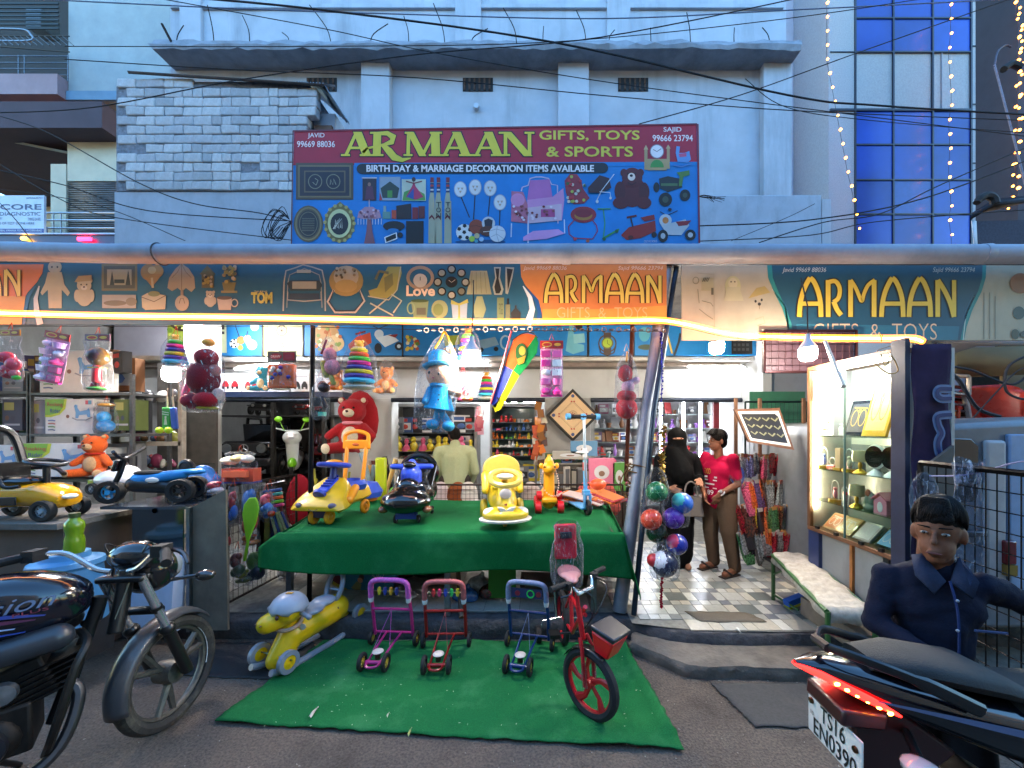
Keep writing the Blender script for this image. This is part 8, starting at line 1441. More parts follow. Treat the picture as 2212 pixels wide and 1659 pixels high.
def house(t):
    MB().ext([(-.05,0),(.05,0),(.05,.08),(0,.12),(-.05,.08)],-.03,.03).obj('wall',pk,t);MB().cb((-.03,0,.115),(.08,.08,.008),ry=-.65).cb((.03,0,.115),(.08,.08,.008),ry=.65).obj('roof',mat('#c8707e','plastic'),t);MB().ell((0,-.031,.045),(.022,.003,.035)).obj('door',wh_,t)
gift('toy_house','small pink house ornament on the third showcase shelf',2.64,1.13,house,cat='ornament house')
for i,(y,c,c2,lab) in enumerate(((3.14,'#c8a07a','#c06a3a','copper photo frame with heart cutouts at the far end of the lowest showcase shelf'),(3.0,'#b88a5a','#d0a870','tan photo frame on the lowest showcase shelf'),(2.83,'#b8a0a0','#d8c8c8','pinkish photo frame in the middle of the lowest showcase shelf'),(2.64,'#2a2826','#7ab0d8','black photo frame with blue picture nearest the banner'))):gift('framed_photo',lab,y,Z0+.004,fram(.15,.16,c,c2,'#e0d4d0',-.75),X0+.08,0,'frame')
for i in range(14):
    z=(1.645,1.38,1.13)[i % 3];y=2.66+.042*i;gift('small_figurine',('white','gold','rose','grey')[i % 4]+' figurine at the back of the '+('top','second','third')[i % 3]+' showcase shelf',y,z,lambda t,c=('#d8d4cc','#b8923a','#c88a90','#80848a')[i % 4]:MB().lathe([(.022,0),(.016,.02),(.02,.05),(.01,.07),(.014,.085),(0,.1)],n=12).obj('figurine',mat(c,'gloss'),t),X0+.2,cat='figurine')
# wooden edge, purple banner, panels
MB().box(2.17,2.2,2.36,2.455,.3,2.24).obj('blue_post',mat('#1b223c','wood'),label='blue painted wooden post between the showcase and the purple banner',cat='post')
pb=thing('purple_banner','dark purple cloth banner with big blue and white letters beside the showcase','banner',(2.3,2.35,.5));MB().grid(lambda u,v:(2.205+.22*u-.0*v,2.35+.01*math.sin(v*20+u*4),2.2-1.75*v),8,40).obj('cloth',mat('#3a2c44','cloth',ns=12,na=.2),pb,w=1,solid=.004,sm=180)
fpb=lambda a,b_,d:Vector((2.205+a,2.335-d,2.2-b_))
for k,c in ((.05,'#6478a0'),(.022,'#1a2860')):pic(pb,'printed_letter',fpb,[('l',[(p[0],p[1]) for p in spl([(x,y,0) for x,y in q_],6)],k,c) for q_ in ([(.21,.27),(.14,.27),(.125,.3),(.15,.325),(.21,.325)],[(.21,.42),(.13,.43),(.13,.48),(.15,.53),(.13,.58),(.14,.65),(.19,.69),(.215,.69)])],d0=.004 if k>.03 else .008)
MB().tube(spl([P(1903,765,2.4),P(1912,790,2.35),P(1925,768,2.35),P(1940,800,2.33),P(1918,806,2.33),P(1890,785,2.36)],5),.004,5).obj('rope_loops',mat('#a8845a','cloth'),label='tangled beige rope tied at the top of the purple banner',cat='rope')
t=thing('mesh_screen','dark brown wire mesh panel above the glass showcase','panel',(2.1,3.4,2.2));mesh_panel(t,(1.95,3.45,0),(2.75,3.45,0),2.19,2.55,13,6,m=mat('#3a2226','steel'));MB().box(1.95,2.75,3.48,3.5,2.19,2.55).obj('back_board',mat('#3f2a34','wood'),t,w=1)
MB().tube([P(1783,738,2.95),P(1822,835,2.35)],.013,8).obj('white_pipe',mat('#c8c0b0','plastic'),label='slanting white plastic pipe in front of the showcase top',cat='pipe')
MB().box(XU(1984,3.8),XU(2012,3.8),3.8,3.9,.17,3.19).obj('grey_pillar',mat('#7d8078','plaster'),label='pale grey pillar above the green pipe at right',cat='pillar')
MB().cyl((2.5,2.55,.1),(2.47,2.55,1.92),.036,n=16).obj('green_pipe',mat('#12352c','plastic'),label='dark green upright plastic pipe behind the wire gate',cat='pipe')
MB().ext([(2.22,.3),(2.4,.3),(2.4,1.6),(2.2,1.45)],2.3,2.32).obj('plywood_sheet',mat('#56504c','wood',dirt=.3),label='weathered grey plywood sheet below the purple banner',cat='board')
# wire gate
g=thing('wire_gate','black steel gate of wire mesh at the right edge','gate',(2.5,2.1,.1));ga,gb=P(1988,1000,2.2),P(2330,1036,1.55);gmt=mat('#151213','steel')
for i in range(15):p=ga.lerp(gb,i/14);MB().tube([p,(p.x,p.y,.25)],.003 if i else .014,5).obj('wire',gmt,g,w=1)
for j in range(15):zz=j*.092;MB().tube([(ga.x,ga.y,ga.z-zz),(gb.x,gb.y,gb.z-zz)],.0028 if j else .016,5).obj('wire' if j else 'top_bar',gmt,g,w=1)
MB().tube([(ga.x,ga.y,.25),(gb.x,gb.y,.25)],.014,6).obj('bottom_bar',gmt,g,w=1)
for i,(u,v0,v1,w_,lab) in enumerate(((1996,1018,1100,.11,'small knotted clear bag tied to the wire gate'),(2090,1005,1260,.13,'long empty clear bag hanging on the wire gate'))):
    t=thing('plastic_bag',lab,'plastic bag',P(u,v1,2.05-.1*i));h=(v1-v0)*2/856;bag(t,w_*1.3,h,.08,op=.14,seed=i+70,neck=.9 if i else .2,tint='#dfe6f4')
    if i:MB().grid(lambda a,b_:(-.08+.16*a,-.02+.03*math.sin(a*9),h-.1+.1*b_*(1+.3*math.sin(a*7))),8,4).obj('bag_mouth',film('#e4e8f0',.25),t,solid=.001,sm=180)
MB().tube(spl([P(2008,1028,2.1),P(2060,1028,2.0),P(2120,1020,1.9),P(2200,998,1.75),P(2300,990,1.7)],4),.004,5).obj('twine',mat('#8a86a0','cloth'),label='pale twisted twine strung along the wire gate',cat='twine')
# van
vn=thing('parked_van','silver van with dark rear window parked behind the wire gate','van',(4.0,3.4,0));vm,dkg=mat('#6f7276','paint',rough=.3),mat('#060607','gloss')
sec=[[(x0+(x1-x0)*a,y,z) for a,z in ((0,.35),(0,1.2),(.02,1.62),(.08,1.74),(.5,1.78),(.92,1.74),(1,1.2),(1,.35))] for x0,x1,y in ((2.54,4.2,2.66),(2.52,4.22,2.74),(2.52,4.22,4.2),(2.6,4.15,5.2))]
for k,r in enumerate(sec):
    if k==0:sec[k]=[(x,y,z-.03 if z>1.6 else z) for x,y,z in r]
MB().loft(sec).obj('body',vm,vn,w=1,bevel=.03);MB().ext([(2.56,1.25),(2.56,1.6),(2.6,1.64),(2.86,1.63),(2.91,1.58),(2.91,1.25),(2.87,1.21),(2.6,1.21)],2.63,2.67).obj('rear_window',dkg,vn,w=1,bevel=.006)
MB().box(2.96,3.1,2.63,2.67,.62,1.62).obj('rear_pillar',mat('#a8a4a4','paint'),vn,w=1,bevel=.02);MB().box(3.115,4.1,2.63,2.665,.5,1.66).obj('side_panel',mat('#8299b8','paint'),vn,w=1,bevel=.01);MB().box(3.06,3.13,2.6,2.64,.8,.96).obj('tail_lamp',mat('#6a0f14','gloss'),vn,w=1,bevel=.01);MB().box(3.06,3.13,2.599,2.64,.73,.8).obj('tail_lamp_amber',mat('#8a6a20','gloss'),vn,w=1);MB().box(2.75,2.95,2.61,2.65,.98,1.02).obj('door_handle',mat('#1a1a1c','plastic'),vn,w=1,bevel=.008)  # blue of the side panel stands in for a reflection on silver paint
for y in (3.0,4.6):MB().lathe([(.0,-.1),(.3,-.1),(.3,.1),(0,.1)],(2.8,y,.3),'x',24).obj('wheel',mat('#19191a','rubber'),vn,w=1)
# plastic chairs
def chair(lab,x,y,z,c,rz=0,grp=None,s=1,proto=None):
    if proto:return dup(proto,(x,y,z),rz,lab,grp)
    t=thing('plastic_chair',lab,'chair',(x,y,z),rz,grp,s=s);m=mat(c,'plastic',rough=.25)
    MB().grid(lambda u,v:(-.22+.44*u,.2+.05*(1-4*(u-.5)**2),.42+.4*v-.09*v*(2*u-1)**4),10,6).obj('back_rest',m,t,solid=.012,sm=180);MB().cb((0,0,.42),(.44,.42,.02)).obj('seat',m,t,bevel=.01)
    for s_ in (-1,1):
        MB().tube(spl([(s_*.24,-.2,.6),(s_*.25,0,.64),(s_*.24,.2,.66)],4),.02,7,flat=1.8).tube([(s_*.24,-.2,.6),(s_*.24,-.2,.42)],.018,6).obj('arm_rest',m,t)
        for y_ in (-.2,.2):MB().tube([(s_*.2,y_*.9,.42),(s_*.25,y_*1.1,0)],.026,6,flat=.6).obj('leg',m,t)
    return t
pc=chair('bottom chair of the stack of dark maroon plastic chairs behind the van',3.95,4.0,1.22,'#3c1416',.5,'stacked maroon plastic chairs',.95)
for k in range(1,6):chair(('second','third','fourth','fifth','sixth')[k-1]+' dark maroon chair from the bottom of the stack behind the van',3.95,4.0,1.22+.062*k,0,.5,'stacked maroon plastic chairs',proto=pc)
chair('pale beige plastic chair on top of the maroon stack behind the van',3.93,3.98,1.61,'#b0a49a',.5);chair('bright orange red plastic chair behind the van',4.35,3.8,1.22,'#c8321a',-.7,s=1.12);chair('second red plastic chair half hidden behind the orange red one',4.76,3.98,1.22,'#a82418',-.4)
MB().box(3.5,5.4,3.5,4.6,1.16,1.218).obj('loading_ledge',mat('#5c5a58','concrete'),label='grey ledge carrying the plastic chairs behind the van',cat='ledge')
# bench
bn=thing('bench','green steel bench with lumpy white cushion at the right of the entrance','bench',(2.12,3.0,.17));gm2=mat('#2f5a2a','paint',dirt=.4);A,B=Vector((2.2,3.5,.57)),Vector((1.96,2.5,.53));Wd=Vector((.28,-.06,0))
MB().grid(lambda u,v:tuple(A.lerp(B,v)+Wd*(u-.5)*(1+.08*math.sin(v*23))+Vector((0,0,.02*(1-(2*u-1)**6)+.007*math.sin(v*70+u*3)*math.sin(u*PI)-(.05 if u<.02 else 0)-(.09 if v>.985 else 0)+.004*math.sin(u*19)))),14,60).obj('cushion',mat('#b9afa0','cloth',ns=25,na=.25,dirt=.45,ds=9,dc='#8a7c6c'),bn,w=1,solid=.02,sm=180)
for s_ in (-.48,.48):MB().tube([A+Wd*s_,B+Wd*s_],.016,6).obj('side_rail',gm2,bn,w=1)
for P_,z0 in ((A,.17),(B,.01)):
    for s_ in (-.46,.46):q=P_+Wd*s_;MB().tube([q,(q.x,q.y,z0)],.016,6).obj('leg',gm2,bn,w=1)
q=A-Wd*.46;r=A.lerp(B,.3)-Wd*.46;MB().tube([(q.x,q.y,.22),(r.x+.1,r.y,.22)],.01,6).tube([(q.x,q.y,.4),(r.x,r.y,.55)],.008,6).obj('brace',gm2,bn,w=1);MB().box(2.1,2.25,2.6,3.2,.2,.34).obj('lower_plank',mat('#6d6458','wood',dirt=.4),bn,w=1)
t=thing('toy_box','long blue and yellow toy box lying on the tiles under the bench','box',P(1740,1290,3.4),.25);t.location[2]=.18;MB().at((0,0,.05),ry=-.22).box(-.2,.16,-.03,.03,0,.06).obj('carton',mat('#2a62b8','card'),t);MB().at((0,0,.05),ry=-.22).box(-.2,.16,-.032,.032,-.008,.012).obj('yellow_edge',mat('#c8c83a','card'),t)
# rack of hanging packets
rk=thing('packet_rack','wooden grid rack behind the hanging packets right of the entrance','rack',P(1660,1240,4.35));wdr=mat('#6a4a34','wood')
for u in (1588,1640,1735):MB().box(XU(u,4.4),XU(u,4.4)+.03,4.4,4.43,.17,ZV(860,4.4)).obj('post',wdr,rk,w=1)
for v in (985,1040,1100,1160):MB().box(XU(1588,4.4),XU(1738,4.4),4.37,4.4,ZV(v,4.4),ZV(v,4.4)+.02).obj('rail',wdr,rk,w=1)
MB().box(XU(1625,4.9),XU(1745,4.9),4.95,4.97,ZV(1000,4.9),ZV(845,4.9)).obj('green_board',mat('#2c5f48','paint'),label='scalloped green board behind the wire grid right of the entrance',cat='board')
t=thing('wire_grid','dark wire grid before the green board','grid',P(1680,960,4.8));mesh_panel(t,P(1610,868,4.8),P(1742,868,4.8),ZV(985,4.8),ZV(868,4.8),14,3,m=mat('#1e2c2c','steel'))
PK={'white':'#c8c4c0','lilac':'#9a9ad0','red':'#a8202c','pink':'#d85a7a','crimson':'#8a1a2a','orange':'#c85a2a','brown':'#5a3428','dark':'#2c2428','grey':'#8a8c8c','yellow':'#c8a02a','green':'#4a7a4a','violet':'#5a3a6a'}
def packets(row,u0,u1,v,n,hs,cs,Yq,w_=.07,fan=0):
    for i in range(n):
        c=cs[int(i*len(cs)/n)] if R.random()<.75 else R.choice(cs);u=u0+(u1-u0)*(i+.5)/n;h=R.uniform(*hs)
        t=thing('hanging_packet','%s packet in the %s of the rack right of the entrance' % (c,row),'packet',P(u,v+R.uniform(-6,6),Yq+R.uniform(-.03,.03)),.55+R.uniform(-.3,.3),'toy packets hanging on the rack in the '+row,ry=0,rx=0)
        sw_=R.uniform(-.12,.12);a_=fan*(i/n-.5)*2;MB().at((0,0,0),rx=a_,ry=sw_*.4).loft([[(x*w_/2*k,y*d_+sh*sw_,z*h) for x,y in ((-1,-1),(1,-1),(1,1),(-1,1))] for k,d_,sh,z in ((.85,.003,0,0),(.95,.008,.01,-.2),(1,.014,.03,-.5),(1.05,.016,.06,-.85),(1,.006,.08,-1))]).obj('packet_body',mat(PK[c],'gloss',ns=60,na=.9),t);MB().at((0,0,0),rx=a_,ry=sw_*.4).box(-w_*.35,w_*.35,-.006,.006,-.03,.01).obj('header_card',mat(R.choice(('#a8a09a','#8a3a2a','#a8763a')),'card'),t)
packets('top row',1592,1738,985,20,(.2,.26),['white','lilac','grey','pink','red','white','crimson','grey','white'],4.25,.09)
packets('second row',1600,1738,1040,26,(.24,.36),['pink','orange','violet','orange','grey','brown','grey','brown','dark','brown'],4.15,.1,.3)
packets('third row',1590,1735,1095,24,(.22,.32),['crimson','brown','yellow','orange','green','brown','dark','brown'],4.1,.1,.3)
packets('lowest row',1592,1735,1150,22,(.2,.34),['green','dark','grey','orange','crimson','red','crimson','red'],4.05,.1,.35)
redbag('blue net bag of toys hanging left of the packet rack',1574,1612,990,1052,4.1,[('toy','#1f3a9a',E(0,.4,.42,.35))],neck=.12,group='bags beside the packet rack')
t=thing('framed_picture','tilted framed calligraphy picture with brown rim hung over the packet rack','picture',P(1650,925,4.2));q4=[(1586,884),(1684,881),(1716,972),(1618,955)]
def fq(a,b_,d):u=(q4[0][0]*(1-a)+q4[1][0]*a)*(1-b_)+(q4[3][0]*(1-a)+q4[2][0]*a)*b_;v=(q4[0][1]*(1-a)+q4[1][1]*a)*(1-b_)+(q4[3][1]*(1-a)+q4[2][1]*a)*b_;return P(u,v,4.0-.25*b_)-Vector((0,d,0))
b=MB();c8=[fq(a,b_,d) for d in (0,-.03) for a,b_ in ((0,0),(1,0),(1,1),(0,1))];b.add(c8,[(0,1,2,3),(7,6,5,4),(0,4,5,1),(1,5,6,2),(2,6,7,3),(3,7,4,0)]);b.obj('frame',mat('#6b4630','wood'),t,w=1,sm=0)
pic(t,'calligraphy',fq,[('r',.05,.07,.95,.93,'#d4d0c8'),('r',.1,.14,.9,.86,'#23252a')]+[('l',[(.15+.19*i,.25+.2*j),(.22+.19*i,.32+.2*j),(.3+.19*i,.24+.2*j)],.035,'#8a8868') for i in range(4) for j in range(3)])
# ---------------------------------------------------------------- steel poles and rope
def pole(nm,pts,r,m,lab,cat='pole'):return MB().tube(pts,r,16).obj(nm,m,label=lab,cat=cat)
gal=mat('#8a92a0','steel',rough=.6,ns=6,na=.2)
pole('steel_pole',[P(1442,560,3.62),P(1396,896,3.5),P(1338,1320,3.3)],[.05,.056,.06],gal,'thick leaning galvanised steel pole left of the entrance')
pole('steel_pole',[P(1462,572,3.6),P(1412,890,3.4),P(1369,1328,3.22)],.022,mat('#2f3c4c','steel'),'thin dark blue pole leaning beside the thick steel pole')
pole('black_post',[P(676,704,3.45),P(668,1300,3.5)],.02,mat('#17181c','steel'),'upright black post left of the green table','post')
pole('rusty_post',[P(1366,700,3.6),P(1352,1040,3.6)],.019,mat('#5a3022','steel',rough=.8),'rusty brown post behind the red bagged doll','post')
for i,v in enumerate((1008,1020,1050,1072)):MB().torus(P(1374-i*3,v,3.47),.085-.006*i,.006,'z',n=20,q=rotm(.15*i-.2,.2)).obj('rope_coil',mat('#6d5236','cloth'),label=('top','second','third','lowest')[i]+' brown rope coil tied round the leaning steel pole',cat='rope',group='rope coils on the steel pole')
MB().tube(spl([P(1362,1000,3.45),P(1340,1040,3.42),P(1350,1068,3.42),P(1378,1062,3.4),P(1352,1030,3.42),P(1370,1005,3.42)],6),.006,5).obj('loose_rope',mat('#6d5236','cloth'),label='loose loops of brown rope left of the steel pole',cat='rope')
# chain of links on the front wire, hanging tinsel and balls
ch=thing('link_chain','pale plastic link chain stretched behind the hanging bags','chain',P(1000,716,3.45))
for i in range(34):u=905+i*16;MB().torus(P(u,710+.022*abs(u-1160)**.9,3.45),.02,.004,'y' if i % 2 else 'z',n=10,k=5).obj('link',mat('#cfc8b4' if u<1150 else '#2a2c34','plastic'),ch,w=1)
MB().tube([P(-100,704,3.4),P(660,706,3.4),P(905,712,3.42),P(1440,716,3.45)],.003,5).obj('hanging_wire',mat('#3a3230','steel'),label='thin dark wire from which the toys hang',cat='wire')
bl7=[(1419,1063,'#12683a','#6fc08a','green patterned ball at the top left of the netted balls'),(1474,1087,'#1a5ab8','#3ab0a8','blue and teal ball at the right of the netted balls'),(1407,1122,'#d8452a','#f0a07a','orange patterned ball at the left of the netted balls'),(1455,1119,'#5a2a9a','#8a5ad0','violet ball in the middle of the netted balls'),(1419,1150,'#0e3a22','#1f5a34','dark green ball behind the violet one'),(1462,1176,'#1f2f90','#c83a5a','navy and red ball low in the nets'),(1436,1218,'#161c40','#dfe0e4','large navy and white ball lowest in the nets')]
for i,(u,v,c,c2,lab) in enumerate(bl7):
    Yq=3.25+.06*(i==4)-.03*(i==6);r_=.086 if i<6 else .105;t=thing('ball',lab,'ball',P(u,v,Yq),group='netted balls beside the steel pole');MB().ell((0,0,0),r_,n=24,m=16).obj('ball_skin',mat(c,'plastic',rough=.25),t)
    if i in (0,2,3,4):
        b=MB()
        for k in range(11):
            a,e=k*2.4,math.asin(1-2*(k+.5)/11);n_=Vector((math.cos(e)*math.cos(a),math.cos(e)*math.sin(a),math.sin(e)));q=n_.to_track_quat('Z','Y').to_matrix();b.torus(n_*r_*.87,r_*.5,.0022,n=6,k=4,q=q)
        b.obj('seam',mat(c2,'plastic'),t)
    else:MB().ell((-r_*.18,-r_*.12,r_*.22),(r_*.86,r_*.88,r_*.75),rx=.5).obj('coloured_panel',mat(c2,'plastic'),t)
    if i==6:MB().ell((-.09,.0,.03),.055).obj('red_panel',mat('#c8303a','plastic'),t)
t=thing('net_bags','clear nets and bags holding the coloured balls','net bag',P(1436,1245,3.22));bag(t,.26,.3,.24,op=.16,seed=60,neck=.08)
for (u,v,r_) in ((1419,1063,.2),(1460,1110,.24),(1410,1125,.22)):o=bag(t,r_,.3,.2,op=.05,seed=int(u),neck=.06);o.location=P(u,v+25,3.24)-P(1436,1245,3.22)
for nm,pts,c,lab in (('tinsel',[(1432,925),(1430,1000),(1436,1060)],'#8a6a2a','gold and red tinsel garland above the netted balls'),('tinsel_tail',[(1431,1245),(1428,1285),(1429,1312)],'#b0183a','thin red tinsel tail hanging under the lowest ball'),('blue_chain',[(1428,720),(1430,800),(1428,930)],'#23267a','dark blue chain hanging along the thin pole')):
    b=MB();sp=spl([P(u,v,3.3) for u,v in pts],16)
    for p in sp:
        for k in range(5 if nm=='tinsel' else 3):d=Vector((R.uniform(-1,1),R.uniform(-1,1),R.uniform(-1,1)))*(.045 if nm=='tinsel' else .016);b.cb(p+d*.5,(.022 if nm=='tinsel' else .012,.004,.012),R.uniform(0,3),R.uniform(0,3))
    b.tube(sp,.003,4);b.obj(nm,[mat(c,'metal',rough=.3)],label=lab,cat='tinsel' if 'chain' not in nm else 'chain',kind='thing')

# ---------------------------------------------------------------- left foreground
pt=thing('plank_table','low trestle with stone top carrying the yellow ride-on car at left','table',(-3.4,3.0,.17));MB().box(-4.6,XU(210,3.0),2.75,3.5,ZV(1125,2.85)-.04,ZV(1125,2.85)).obj('top',mat('#6d6862','concrete'),pt,w=1);MB().box(-4.6,XU(205,3.0),2.8,3.4,.02,ZV(1125,2.85)-.041).obj('front',mat('#5a4a40','plaster',dirt=.6,ds=3,dc='#1d1b1a'),pt,w=1)
zt=ZV(1125,2.85);yc_=thing('ride_on_car','yellow ride-on car with black seat and tall black push handle at the left edge','ride-on car',(XU(62,2.92),2.92,zt+.002),.1,s=.98);ym2=mat('#d89a14','gloss')
MB().loft([sec2(-.3,0,.1,.09,.24),sec2(-.25,0,.13,.07,.3),sec2(-.05,0,.12,.09,.26),sec2(.1,0,.12,.09,.28),sec2(.22,0,.13,.07,.26),sec2(.3,0,.11,.08,.2)]).obj('body',ym2,yc_,sub=1);MB().ell((-.06,0,.285),(.18,.1,.04)).obj('seat',mat('#141416','gloss'),yc_);MB().cb((-.02,-.125,.15),(.14,.01,.06)).obj('side_vent',mat('#1a1a1c','plastic'),yc_,bevel=.01);MB().ell((.33,-.05,.17),(.035,.05,.02)).obj('headlight',wh_,yc_)
for x in (-.22,.22):
    for s_ in (-1,1):wheel(0,yc_,(x,s_*.12,.075),.078,.05,'y',rim='#9aa8b4',spokes=8)
MB().cyl((.12,0,.26),(.12,0,.4),.02).torus((.12,0,.42),.1,.015,q=rotm(0,.2)).obj('steering_wheel',blk,yc_);MB().tube(spl([(-.12,-.09,.26),(-.13,-.09,.4),(-.2,-.09,.62),(-.22,0,.68),(-.2,.09,.62),(-.13,.09,.4),(-.12,.09,.26)],5),.026,8).cb((-.13,0,.34),(.08,.2,.16)).obj('push_handle',blk,yc_);MB().tube(spl([(-.3,-.15,.36),(-.05,-.17,.35),(.02,-.17,.26),(.1,-.15,.26)],4),.013,7).tube(spl([(-.2,.12,.36),(.02,.14,.37),(.14,.1,.32)],4),.016,7).obj('guard_rail',blk,yc_)
t=thing('water_drum','round pale blue plastic drum with lid standing before the low wall','drum',(XU(145,2.62),2.62,.42));MB().lathe([(0,0),(.19,0),(.17,.3),(.165,.36),(.18,.38),(.172,.41),(.11,.425),(.105,.46),(0,.465)],n=30).obj('drum_body',mat('#4a8ab8','plastic',rough=.5,dirt=.25,dc='#8a9aa4'),t);MB().cb((0,0,-.12),(.3,.3,.24)).obj('stool',mat('#2c2a2a','wood'),t)
t=thing('water_bottle','green plastic water bottle standing on the blue drum','bottle',(XU(161,2.6),2.6,.885));MB().lathe([(0,0),(.045,0),(.05,.02),(.048,.09),(.04,.12),(.046,.15),(.05,.17),(.046,.2),(.028,.22),(.026,.23)],n=20).obj('bottle_body',mat('#7a9a1a','gloss',rough=.15),t);MB().cyl((0,0,.23),(0,0,.26),.028).obj('cap',mat('#3a4a20','plastic'),t)
gcn=thing('glass_counter','old glass counter carrying the blue toy bike, with a plywood end panel','counter',(XU(360,3.1),3.1,.17))
zc=ZV(1092,3.05);MB().box(XU(232,3.05),XU(412,3.05),3.0,3.5,zc-.02,zc).obj('counter_top',mat('#3a4048','gloss'),gcn,w=1);MB().box(XU(300,3.05),XU(408,3.05),3.0,3.01,.2,zc-.02).obj('glass_front',mat('#20242a','gloss',rough=.1),gcn,w=1)
MB().ext([(XU(412,3.0),.17),(XU(492,3.0),.17),(XU(487,3.0),ZV(1058,3.0)),(XU(416,3.0),ZV(1095,3.0))],3.0,3.02).obj('end_panel',mat('#6f6658','wood',ns=6,na=.3,dirt=.55,ds=4,dc='#3d372f'),gcn,w=1);MB().box(XU(407,2.99),XU(414,2.99),2.97,3.0,.17,zc).obj('steel_edge',mat('#7d8488','metal'),gcn,w=1)
for v in (1160,1210,1255):MB().box(XU(376,3.1),XU(408,3.1),3.02,3.4,ZV(v,3.1)-.02,ZV(v,3.1)).obj('shelf',mat('#8f8c84','wood'),gcn,w=1)
MB().lathe([(0,-.001),(.02,-.001)],(XU(335,3.0),2.996,ZV(1080,3.0)-.08),'y',14).obj('round_sticker',mat('#8aa0a8','print'),gcn,w=1)
carton('appliance_carton','white upright carton with blue lettering leaning on the glass counter',0,.27,.12,.55,(XU(335,2.9),2.86,.2),.12,'#b8c2d8',[('r',.0,0,1,.2,'#a8b4d0')],texts=[('DREAM',.2,.25,.62,.34,'#3a4a80'),('DYNAMIC',.1,.06,.55,.14,'#3a4a80')],ry=.05)
at_=thing('toy_quad_bike','blue and black toy quad bike on the glass counter','toy bike',(XU(330,3.2),3.2,zc+.002),.3,s=.9);bq=mat('#2a8ad0','plastic')
MB().cap((-.1,0,.2),(.22,0,.24),.06,.045).ell((.3,0,.26),(.1,.05,.03)).obj('body',bq,at_,rem=.01);MB().cap((-.12,0,.16),(.15,0,.12),.07,.06).obj('chassis',blk,at_);MB().ell((-.02,0,.26),(.12,.05,.025)).obj('seat',mat('#141416','rubber'),at_)
for x,r_ in ((-.3,.1),(.26,.105)):
    for s_ in ((-1,1) if x>0 else (0,)):wheel(0,at_,(x,s_*.12,r_),r_,.08,'y',rim='#2a9ad0' if x<0 else '#2a2a2c')
MB().tube(spl([(-.3,0,.1),(-.24,0,.24),(-.2,0,.38)],4),.02,7).tube(spl([(-.2,-.14,.46),(-.2,-.05,.4),(-.2,.05,.4),(-.14,.16,.48)],4),.014,7).obj('steering_fork',blk,at_);MB().cb((-.24,0,.33),(.03,.12,.1),ry=.3).obj('front_plate',mat('#18181a','gloss'),at_,bevel=.01);MB().ell((.03,-.07,.2),(.05,.01,.025)).obj('side_decal',wh_,at_)
for i,(u,v,y,sx,sz,c,lab) in enumerate(((262,1035,3.6,.22,.1,'#c8ccd2','white toy car body behind the blue quad bike'),(428,1045,3.5,.2,.13,'#2a5a9a','rounded blue toy car top behind the quad bike'))):
    t=thing('toy_car',lab,'toy car',P(u,v,y));MB().ell((0,0,0),(sx,.14,sz)).ell((sx*.2,0,sz*.5),(sx*.5,.1,sz*.8)).obj('shell',mat(c,'gloss'),t,rem=.012);wheel(0,t,(-sx*.6,-.12,-sz*.7),.05,.03,'y');wheel(0,t,(sx*.6,-.12,-sz*.7),.05,.03,'y')
t=thing('speaker_toy','small round black toy speaker on the quad bike counter','speaker',P(403,1010,3.3));MB().torus((0,0,0),.05,.02,'y').lathe([(0,-.02),(.04,-.015),(.04,.02),(0,.02)],(0,0,0),'y',16).obj('shell',blk,t);MB().cyl((0,0,-.05),(0,0,-.1),.012).obj('stem',blk,t)
# mesh stand of toys left of the table
ms=thing('mesh_stand','dark wire stand hung with toys left of the green table','stand',(XU(560,3.6),3.6,.17));mesh_panel(ms,P(492,1040,3.4),P(640,1040,4.3),.2,1.2,16,12,m=mat('#2a2422','steel'))
MB().tube([P(490,1068,3.3),P(490,1300,3.3)],.008,5).obj('side_post',mat('#2a2422','steel'),ms,w=1)
redbag('clear pack of red toy pans and cream blocks on top of the wire stand',476,560,975,1042,3.55,[('toy_pan','#c04a34',B_(.05,.25,.8,.42)),('toy_pan','#d86a4a',B_(.05,.3,.6,.2,-.1)),('toy_block','#e4dcc0',E(-.25,.7,.22,.14)),('toy_block','#e8d890',E(-.02,.78,.2,.12)),('toy_block','#ece8dc',E(.2,.76,.16,.13)),('toy_tray','#4a4a8a',B_(.02,.02,.9,.06))],neck=.5,group='toys on the wire stand')
for a in ((520,560,1040,1160,3.5,'#3a6aa8','#c84a4a','blue and red bagged play set hanging on the wire stand'),(492,515,1050,1130,3.3,'#8a1a20','#2a5aa8','red and blue toy figure packet at the left of the wire stand'),(520,562,1150,1180,3.5,'#b0501a','#c8742a','orange toy packet low on the wire stand'),(445,485,1035,1068,3.3,'#b01824','#d8c8c8','packet of shiny red toy cars behind the plywood panel'),(530,575,1180,1260,3.55,'#5a7a2a','#2a2a3a','green toy packet hanging lowest on the wire stand'),(565,600,1050,1125,3.6,'#a84a2a','#3a5a9a','brick red play set packet right of the blue and red one'),(575,615,1120,1200,3.75,'#3a3a3e','#8a7a3a','dark toy gun packet behind the lime paddle'),(495,530,1185,1250,3.35,'#7a3a2a','#4a5a3a','brown bagged toy behind the foot of the paddle'),(560,590,1060,1110,3.3,'#c83a4a','#3a6ab0','round red and blue rattle packet on the wire stand'),(600,640,1180,1250,4.0,'#5a4a3a','#8a8a8a','dull brown packet low at the back of the wire stand'),(470,500,1120,1190,3.4,'#2a3a6a','#b03030','navy toy packet beside the plywood panel'),(505,545,1225,1262,3.5,'#a8a020','#5a6a3a','yellow sun hat toy in clear bag on the floor by the stand')):
    redbag(a[7],a[0],a[1],a[2],a[3],a[4],[('toy',a[5],E(-.1,.6,.3,.25)),('toy',a[6],E(.1,.3,.32,.2)),('toy',a[5],E(.1,.75,.2,.12)),('toy',a[6],E(-.2,.2,.2,.14))],neck=.7,group='toys on the wire stand')
